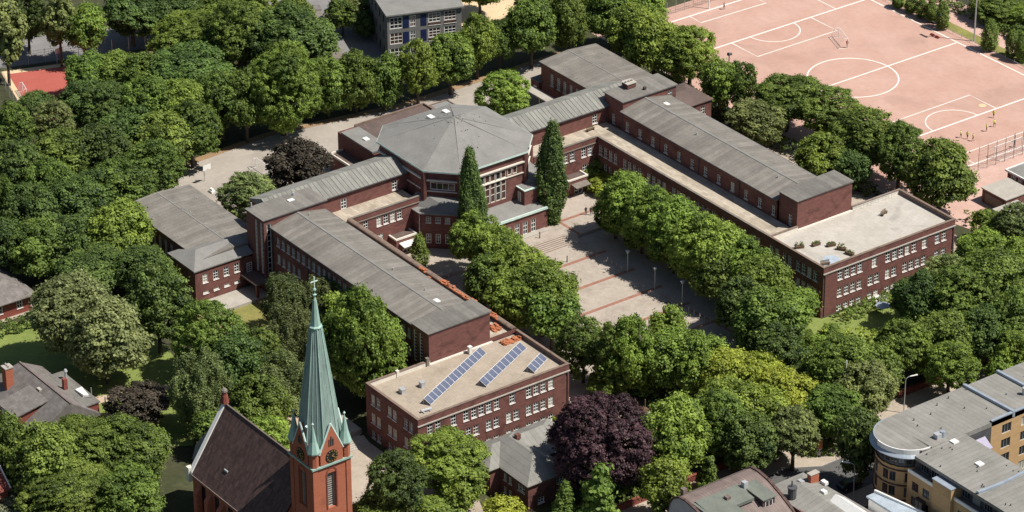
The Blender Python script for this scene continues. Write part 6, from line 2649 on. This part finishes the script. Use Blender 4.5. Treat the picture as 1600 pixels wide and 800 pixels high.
GT = {
    'wood_back': 'in the back row of the left wood', 'wood_second': 'in the second row of the left wood', 'wood_third': 'in the third row of the left wood',
    'wood_fourth': 'in the fourth row of the left wood', 'wood_fifth': 'in the fifth row of the left wood', 'wood_front': 'at the front of the left wood',
    'rear_drive': 'in the row behind the rear yard', 'rear_far': 'round the grey school and sandy area', 'pitch_row': 'in the row between school and pitch',
    'pitch_inner': 'between far wing and pitch row', 'plaza_left': 'in the group left of the plaza', 'plaza_right_back': 'in the back row right of the plaza',
    'plaza_right_front': 'in the front row right of the plaza', 'plaza_end': 'closing the street end of the plaza', 'street_lime': 'in the yellow green lime group',
    'street_row': 'in the row along the street', 'garden': 'in the garden below the far pavilion', 'right_wood': 'in the wood at the right edge',
    'church_green': 'between villa, wing and church', 'church_front': 'in the lower left corner', 'lower_yard': 'below the near pavilion',
    'pitch_columns': 'along the far touchline', 'far_right': 'in the upper right corner', 'garden_shrubs': 'among the shrubs left of the garden lawn', 'court_shrubs': 'at the foot of the far range',
}
ORD = ['first', 'second', 'third', 'fourth', 'fifth', 'sixth', 'seventh', 'eighth', 'ninth', 'tenth', 'eleventh', 'twelfth', 'thirteenth', 'fourteenth', 'fifteenth', 'sixteenth']
CN = {'mid': 'mid green', 'dark': 'dark green', 'light': 'bright green', 'olive': 'olive green', 'olivep': 'pale olive', 'yellow': 'yellow green', 'birch': 'greyish green',
      'pale': 'whitish green', 'purple': 'dark purple', 'copper': 'dark bronze'}
KN = {'round': 'broadleaf tree', 'tall': 'slender tree', 'column': 'columnar tree', 'cone': 'conical tree', 'weep': 'drooping tree'}
SPECIAL = {
    ('church_green', 0): 'pale olive tree on the lawn, upper left one of a touching pair', ('church_green', 1): 'pale olive tree on the lawn, lower right one of a touching pair',
    ('lower_yard', 3): 'large dark purple beech beside the hipped house',
    ('church_front', 2): 'low dark bronze tree beside the sandy garden path', ('yard', 0): 'round bright tree standing alone behind the octagonal hall',
    ('yard', 1): 'round dark bronze tree on the rear yard behind the near link', ('yard', 2): 'pale olive tree on the rear yard beside the near sports hall',
    ('poplars', 0): 'dark narrow poplar left of the tall hall windows', ('poplars', 1): 'dark narrow poplar right of the entrance hall',
    ('poplars', 2): 'small narrow conifer beside the near porch', ('church_green', 12): 'tall bright tree behind the spire beside the near wing',
    ('lower_yard', 0): 'dark feathery tree between the spire and the near pavilion',
    ('lower_yard', 1): 'broad bright tree covering the corner of the near pavilion', ('rear_far', 7): 'small dark bush left of the grey school',
    ('court_shrubs', 0): 'green bush at the foot of the far range by the porch', ('court_shrubs', 1): 'yellow green bush in front of the far range windows',
    ('court_shrubs', 2): 'bright green bush left of the far pavilion corner',
}


def quads(name, c, u_, v_, val, material):
    n = len(c)
    co = np.empty((n, 4, 3), np.float32)
    co[:, 0] = c - u_
    co[:, 1] = c - v_
    co[:, 2] = c + u_
    co[:, 3] = c + v_
    me = bpy.data.meshes.new(name)
    me.vertices.add(n * 4)
    me.vertices.foreach_set('co', co.ravel())
    me.loops.add(n * 4)
    me.loops.foreach_set('vertex_index', np.arange(n * 4, dtype=np.int32))
    me.polygons.add(n)
    me.polygons.foreach_set('loop_start', np.arange(0, n * 4, 4, dtype=np.int32))
    me.polygons.foreach_set('loop_total', np.full(n, 4, dtype=np.int32))
    at = me.attributes.new('v', 'FLOAT', 'FACE')
    at.data.foreach_set('value', val.astype(np.float32))
    me.update(calc_edges=True)
    me.materials.append(MATS[material])
    return me


def unit(a):
    return a / np.maximum(np.linalg.norm(a, axis=-1, keepdims=True), 1e-6)


def leaves(rng, cl_c, cl_r, cl_n, cl_v, per, leaf, up=.35, droop=0.0, flat=.75):
    n = len(cl_c)
    d = unit(rng.normal(size=(n, per, 3)) + cl_n[:, None] * .75 + np.array([0, 0, up]))
    rad = cl_r[:, None] * np.where(rng.uniform(size=(n, per)) < .16, rng.uniform(1.0, 1.7, (n, per)), rng.uniform(.4, 1.05, (n, per)))
    p = cl_c[:, None] + d * rad[..., None] * np.array([1, 1, flat])
    if droop:
        p[..., 2] -= droop * rng.uniform(0, 1, (n, per)) ** 1.5
    nr = unit(d + rng.normal(size=d.shape) * .38 + np.array([0, 0, .4]))
    t1 = unit(np.cross(nr, rng.normal(size=nr.shape)))
    t2 = np.cross(nr, t1)
    s = leaf * rng.uniform(.6, 1.25, (n, per, 1))
    v = np.clip(cl_v[:, None] + rng.normal(0, .14, (n, per)), 0, 1)
    return p.reshape(-1, 3), (t1 * s).reshape(-1, 3), (t2 * s * .62).reshape(-1, 3), v.reshape(-1)


def crown_round(seed, R, H, leaf=.36, weep=False, nl=None, cr=(.42, .95), per=46):
    rng = np.random.default_rng(seed)
    nl = nl or int(15 + R * 2.2)
    g = (1 + 5 ** .5) / 2
    i = np.arange(nl) + .5
    ph = np.arccos(1 - 1.75 * i / nl)
    th = 2 * np.pi * i / g + rng.uniform(0, 6)
    dirs = np.stack([np.cos(th) * np.sin(ph), np.sin(th) * np.sin(ph), np.cos(ph)], 1)
    dirs = unit(dirs + rng.normal(0, .24, dirs.shape))
    size = rng.uniform(0, 1, nl)
    lr = (.22 + .25 * size) * R
    fr = .80 - .26 * size + rng.uniform(-.10, .05, nl)
    lean = np.array([rng.normal(0, .06), rng.normal(0, .06), 0]) * R
    lc = dirs * fr[:, None] * np.array([R, R, H]) + lean
    hz = min(H / R, 1.25)
    C_, N_, V_ = [], [], []
    for k in range(nl):
        m_ = int(6 + lr[k] ** 2 * 8.5)
        d = unit(rng.normal(size=(m_, 3)) + dirs[k] * .7)
        q = lc[k] + d * lr[k] * np.array([1, 1, hz]) * rng.uniform(.78, 1.12, (m_, 1))
        for j in range(nl):
            if j != k and len(q):
                keep = np.linalg.norm((q - lc[j]) / np.array([1, 1, hz]), axis=1) > lr[j] * .82
                q, d = q[keep], d[keep]
        C_.append(q)
        N_.append(d)
        V_.append(np.clip(.5 + rng.normal(0, .13) + rng.normal(0, .20, len(q)), 0, 1))
    C_, N_, V_ = np.concatenate(C_), np.concatenate(N_), np.concatenate(V_)
    r_ = rng.uniform(cr[0], cr[1], len(C_)) * (.75 + .05 * R)
    a = leaves(rng, C_, r_, N_, V_, per, leaf, droop=1.6 if weep else 0, flat=.62 if not weep else 1.0)
    inner = unit(rng.normal(size=(int(30 + R * R * 7), 3)))
    ic = inner * rng.uniform(.2, .62, (len(inner), 1)) * np.array([R, R, H])
    b = leaves(rng, ic, np.full(len(ic), .9), inner, np.full(len(ic), .4), 7, leaf * 1.8)
    return [np.concatenate([x, y]) for x, y in zip(a, b)]


def crown_cone(seed, R, H, leaf=.32):
    rng = np.random.default_rng(seed)
    C_, N_, V_ = [], [], []
    z = -H
    while z < H * .98:
        t_ = (z + H) / (2 * H)
        rr_ = R * (1 - t_) ** .72 * rng.uniform(.86, 1.1) * (1 if t_ > .1 else .8)
        nb = max(4, int(5 + rr_ * 3.2))
        off = rng.uniform(0, 6.28)
        for b_ in range(nb):
            a = off + 2 * np.pi * b_ / nb + rng.normal(0, .15)
            L_ = rr_ * rng.uniform(.75, 1.12)
            vv = rng.normal(.5, .15)
            for f in np.arange(.3, 1.01, .55 / max(L_, .4)):
                C_.append((L_ * f * np.cos(a), L_ * f * np.sin(a), z + .25 * (1 - f) * L_ - .10 * L_ * f + rng.normal(0, .1)))
                N_.append((np.cos(a), np.sin(a), .3))
                V_.append(vv)
        z += .7
    C_, N_, V_ = np.array(C_), unit(np.array(N_)), np.clip(np.array(V_), 0, 1)
    return leaves(rng, C_, rng.uniform(.35, .65, len(C_)), N_, V_, 34, leaf * .72, up=.1, flat=.5)


def crown_column(seed, R, H, leaf=.26):
    rng = np.random.default_rng(seed)
    n = int(R * H * 60 + 60)
    z = rng.uniform(-1, 1, n)
    prof = np.where(z < -.6, .6 + 1.0 * (z + 1), np.where(z < -.25, 1.0, 1 - .9 * np.clip((z + .25) / 1.25, 0, 1) ** 1.7))
    a = rng.uniform(0, 6.283, n)
    lump = 1 + .17 * np.sin(3 * a + 5 * z + seed) + rng.normal(0, .08, n)
    rr_ = R * prof * lump * .86
    ok = np.sin(2.3 * a + 7 * z * H / 3 + seed) + np.sin(3.1 * a - 5 * z * H / 3) + rng.normal(0, .5, n) > -1.25
    z, a, rr_ = z[ok], a[ok], rr_[ok]
    n = len(z)
    d = np.stack([np.cos(a), np.sin(a), np.full(n, .45)], 1)
    C_ = np.stack([rr_ * np.cos(a), rr_ * np.sin(a), z * H], 1)
    V_ = np.clip(.5 + .2 * np.sin(4 * a + 9 * z) + rng.normal(0, .15, n), 0, 1)
    s = leaves(rng, C_, np.full(n, .32 + .1 * R), unit(d), V_, 34, leaf * .75, up=.5, flat=1.3)
    return s


def trunk_mesh(seed, R, kind):
    rng = random.Random(seed)
    m_ = MB()
    r0 = .055 * R + .08
    if kind in ('cone', 'column'):
        m_.tube((0, 0, 0), (0, 0, 1.5), r0, r0 * .3, n=8)
    else:
        pts = [Vector((0, 0, 0)), Vector((rng.uniform(-.1, .1), rng.uniform(-.1, .1), .3)), Vector((rng.uniform(-.15, .15), rng.uniform(-.15, .15), .62)), Vector((rng.uniform(-.3, .3), rng.uniform(-.3, .3), 1.15))]
        rad = [r0 * 1.25, r0, r0 * .8, r0 * .35]
        for i in range(3):
            m_.tube(pts[i], pts[i + 1], rad[i], rad[i + 1], n=9)
        for i in range(7):
            a = i * .9 + rng.uniform(-.3, .3)
            s_ = pts[1].lerp(pts[2], rng.uniform(.3, 1.0))
            e_ = Vector((math.cos(a) * R * .55, math.sin(a) * R * .55, rng.uniform(.85, 1.3)))
            mid = s_.lerp(e_, .5) + Vector((0, 0, .07))
            m_.tube(s_, mid, r0 * .5, r0 * .34, n=6)
            m_.tube(mid, e_, r0 * .34, r0 * .12, n=6)
    return m_.mesh('trunk', 'bark')


VAR = {}


def variants(kind):
    if kind in VAR:
        return VAR[kind]
    out = []
    if kind == 'round':
        spec = [(2.4, 2.1, 11), (2.4, 2.5, 12), (3.4, 3.2, 13), (3.4, 3.8, 14), (4.4, 4.3, 15), (4.4, 5.0, 16), (4.6, 5.4, 17), (4.8, 4.6, 18), (5.4, 5.6, 19), (5.4, 6.4, 20), (6.6, 6.0, 21), (8.2, 7.4, 22), (8.8, 8.4, 23)]
        for R, H, sd in spec:
            k_ = (1.0, .78, 1.22)[sd % 3]
            out.append((R, H, crown_round(sd, R, H, leaf=(.165 + .010 * R) * (1.0, .82, 1.12)[sd % 3], cr=(.42 * k_, .95 * k_), per=(46, 58, 44)[sd % 3]), trunk_mesh(sd, R, kind)))
    elif kind == 'tall':
        for R, H, sd in ((2.8, 5.0, 31), (2.8, 5.4, 32)):
            out.append((R, H, crown_round(sd, R, H, nl=16, leaf=.3), trunk_mesh(sd, R, kind)))
    elif kind == 'weep':
        for R, H, sd in ((4.0, 5.4, 41), (4.4, 6.0, 42), (4.0, 5.0, 43)):
            out.append((R, H, crown_round(sd, R, H, leaf=.15, weep=True, cr=(.35, .75), per=60), trunk_mesh(sd, R, kind)))
    elif kind == 'cone':
        for R, H, sd in ((4.0, 5.6, 51), (3.6, 6.4, 52), (2.0, 2.8, 53)):
            out.append((R, H, crown_cone(sd, R, H), trunk_mesh(sd, R, kind)))
    elif kind == 'column':
        for R, H, sd in ((2.4, 7.4, 61), (3.0, 9.2, 62), (1.1, 2.6, 63), (1.2, 2.8, 64)):
            out.append((R, H, crown_column(sd, R, H, .26 if R > 2 else .17), trunk_mesh(sd, R, kind)))
    VAR[kind] = out
    return out


CM = {}


def crown_obj_mesh(kind, i):
    if (kind, i) not in CM:
        c, u_, v_, val = VAR[kind][i][2]
        CM[(kind, i)] = quads('crown', c, u_, v_, val, 'leaf_mid')
    return CM[(kind, i)]


TR = random.Random(21)
last = {}
for key, rows in TREES.items():
    order_x = sorted(range(len(rows)), key=lambda i: .5925 * rows[i][2] + .8056 * rows[i][3])   # left to right in the photograph
    for idx, (kind, col, x, y, r, hv, zc) in enumerate(rows):
        vs = variants(kind)
        order = sorted(range(len(vs)), key=lambda i: abs(math.log(vs[i][0] / r)) + .6 * abs(math.log((vs[i][1] / vs[i][0]) / (hv / r))))
        pick = [i for i in order[:3] if i != last.get(kind)] or order[:1]
        i = TR.choice(pick[:2])
        last[kind] = i
        R, H, _, tm = vs[i]
        if (key, idx) in SPECIAL:
            lab = SPECIAL[(key, idx)]
        else:
            lab = '%s %s, %s from the left %s' % (CN[col], ('bush' if zc + hv < 3.5 and kind == 'round' else KN[kind]), ORD[order_x.index(idx)], GT[key])
        GS = {'pitch_row': 1.02, 'rear_drive': .95}.get(key, 1.06)
        small = zc + hv < 3.5 and kind == 'round'
        t = thing('bush' if small else ('conifer' if kind == 'cone' else ('poplar' if kind == 'column' else 'tree')), lab, 'bush' if small else 'tree', (x, y, 0), TR.uniform(0, 6.28),
                  group='trees ' + GT.get(key, 'round the school buildings'))
        child('trunk', tm, t, (0, 0, 0), 0, (r / R, r / R, zc))
        o = child('crown', crown_obj_mesh(kind, i), t, (0, 0, zc), 0, (r / R * GS * TR.uniform(.9, 1.12), r / R * GS * TR.uniform(.9, 1.12), hv / H * min(GS, 1.03)))
        o.rotation_euler = (TR.uniform(-.09, .09), TR.uniform(-.09, .09), 0)
        o.material_slots[0].link = 'OBJECT'
        o.material_slots[0].material = MATS['leaf_' + col]


# ------------------------------------------------------------------ hedges, planter plants, undergrowth
def leaf_box(seed, segs, w, h, leaf=.2, dens=9):
    """foliage covering the top and the sides of straight hedge runs"""
    rng = np.random.default_rng(seed)
    C_, N_ = [], []
    for (xa, ya_), (xb, yb_) in segs:
        L_ = math.hypot(xb - xa, yb_ - ya_)
        d = np.array([(xb - xa) / L_, (yb_ - ya_) / L_, 0])
        nrm = np.array([-d[1], d[0], 0])
        n = int(L_ * (2 * h + w) * dens / 3)
        s = rng.uniform(0, L_, n)
        q = rng.uniform(0, 2 * h + w, n)
        lat = np.where(q < h, -w / 2, np.where(q < h + w, q - h - w / 2, w / 2))
        zz = np.where(q < h, q, np.where(q < h + w, h, 2 * h + w - q))
        lat = lat * (1 + .25 * np.sin(s * 1.7 + seed))
        zz = zz * (1 + .10 * np.sin(s * .9 + 2))
        p = np.array([xa, ya_, 0]) + s[:, None] * d + lat[:, None] * nrm
        p[:, 2] = zz
        C_.append(p)
        N_.append(unit(lat[:, None] * nrm * 2 + np.array([0, 0, 1]) * (zz / h)[:, None]))
    C_, N_ = np.concatenate(C_), np.concatenate(N_)
    V_ = np.clip(rng.normal(.5, .18, len(C_)), 0, 1)
    return leaves(rng, C_, np.full(len(C_), .3), N_, V_, 9, leaf)


def hedge(label, segs, w, h, col, seed, name='hedge'):
    c, u_, v_, val = leaf_box(seed, segs, w, h)
    base = np.array([segs[0][0][0], segs[0][0][1], 0])
    t = thing(name, label, 'hedge', tuple(base))
    o = child('foliage', quads('foliage', c - base, u_, v_, val, 'leaf_' + col), t, (0, 0, 0))
    m_ = MB()
    for (xa, ya_), (xb, yb_) in segs:
        L_ = math.hypot(xb - xa, yb_ - ya_)
        k_ = max(2, int(L_ / 1.2))
        for i in range(k_ + 1):
            f = i / k_
            m_.tube((xa + (xb - xa) * f, ya_ + (yb_ - ya_) * f, 0), (xa + (xb - xa) * f, ya_ + (yb_ - ya_) * f, h * .7), .05, .03, n=5)
    o = m_.build('stem', 'bark', t)
    o['kind'] = 'stuff'


hedge('clipped green hedge along the foot of the far pavilion', [((54.2, 29.5), (54.2, 43.5))], 2.2, 1.9, 'light', 1)
hedge('hedge between the pitch columns and the dark fence', [((-62, 136.4), (40, 136.8))], 1.6, 2.0, 'mid', 2)
hedge('dark hedge behind the far wing along the pitch railing', [((-44, 64.6), (-16, 65.0)), ((-16, 65.0), (22, 66.2))], 1.8, 2.2, 'dark', 3)
hedge('hedge along the path below the garden house', [((-30.5, -98), (-29.5, -80)), ((-29.5, -80), (-24, -74))], 2.4, 1.9, 'mid', 4)
hedge('low planted bed with shrubs at the street corner', [((83.4, -1.5), (87.3, 4.5)), ((84.5, -4.5), (87.8, .5))], 1.6, 1.0, 'light', 5)
hedge('shrubs below the garden lawn beside the pavement', [((74, 26), (77.5, 44))], 2.6, 1.8, 'mid', 6)
hedge('row of bushes at the back edge of the rear yard', [((-61.8, 38.0), (-61.2, 44.0))], 2.0, 1.5, 'light', 7)
hedge('shrub strip along the brick wall beside the pavement', [((77.6, -58), (77.8, -30))], 2.4, 1.6, 'mid', 8)
hedge('undergrowth along the dark flank of the near wing', [((-6, -48.5), (34, -48.8))], 3.2, 1.8, 'dark', 9)
hedge('bushes at the foot of the solar pavilion front', [((52.6, -32.5), (52.6, -29))], 1.4, 1.2, 'yellow', 10)
hedge('shrubs on the back verge beyond the red court', [((cp(-2, -19)), (cp(20, -17)))], 3.0, 2.2, 'olive', 11)
hedge('garden shrubs in front of the brick yard wall', [((56, 24), (63, 30)), ((60, 18), (66, 24))], 2.4, 1.5, 'yellow', 12)
hedge('shrubs under the trees right of the roof deck', [((50, 64), (57, 72))], 3.0, 2.2, 'light', 13)
hedge('small bushes beside the access path to the pitch', [((40, 72.5), (41.5, 76.5))], 2.0, 2.0, 'mid', 14)
for t, sd in PLANT_JOBS:
    rng = np.random.default_rng(sd)
    n = 16
    C_ = np.stack([rng.uniform(-.7, .7, n), rng.uniform(-.22, .22, n), rng.uniform(.5, .75 + (.5 if sd in (0, 3) else .1), n)], 1)
    c, u_, v_, val = leaves(rng, C_, np.full(n, .2), unit(rng.normal(size=(n, 3))), rng.uniform(.3, .7, n), 10, .11)
    child('plant', quads('plant', c, u_, v_, val, 'leaf_olive'), t, (0, 0, 0))
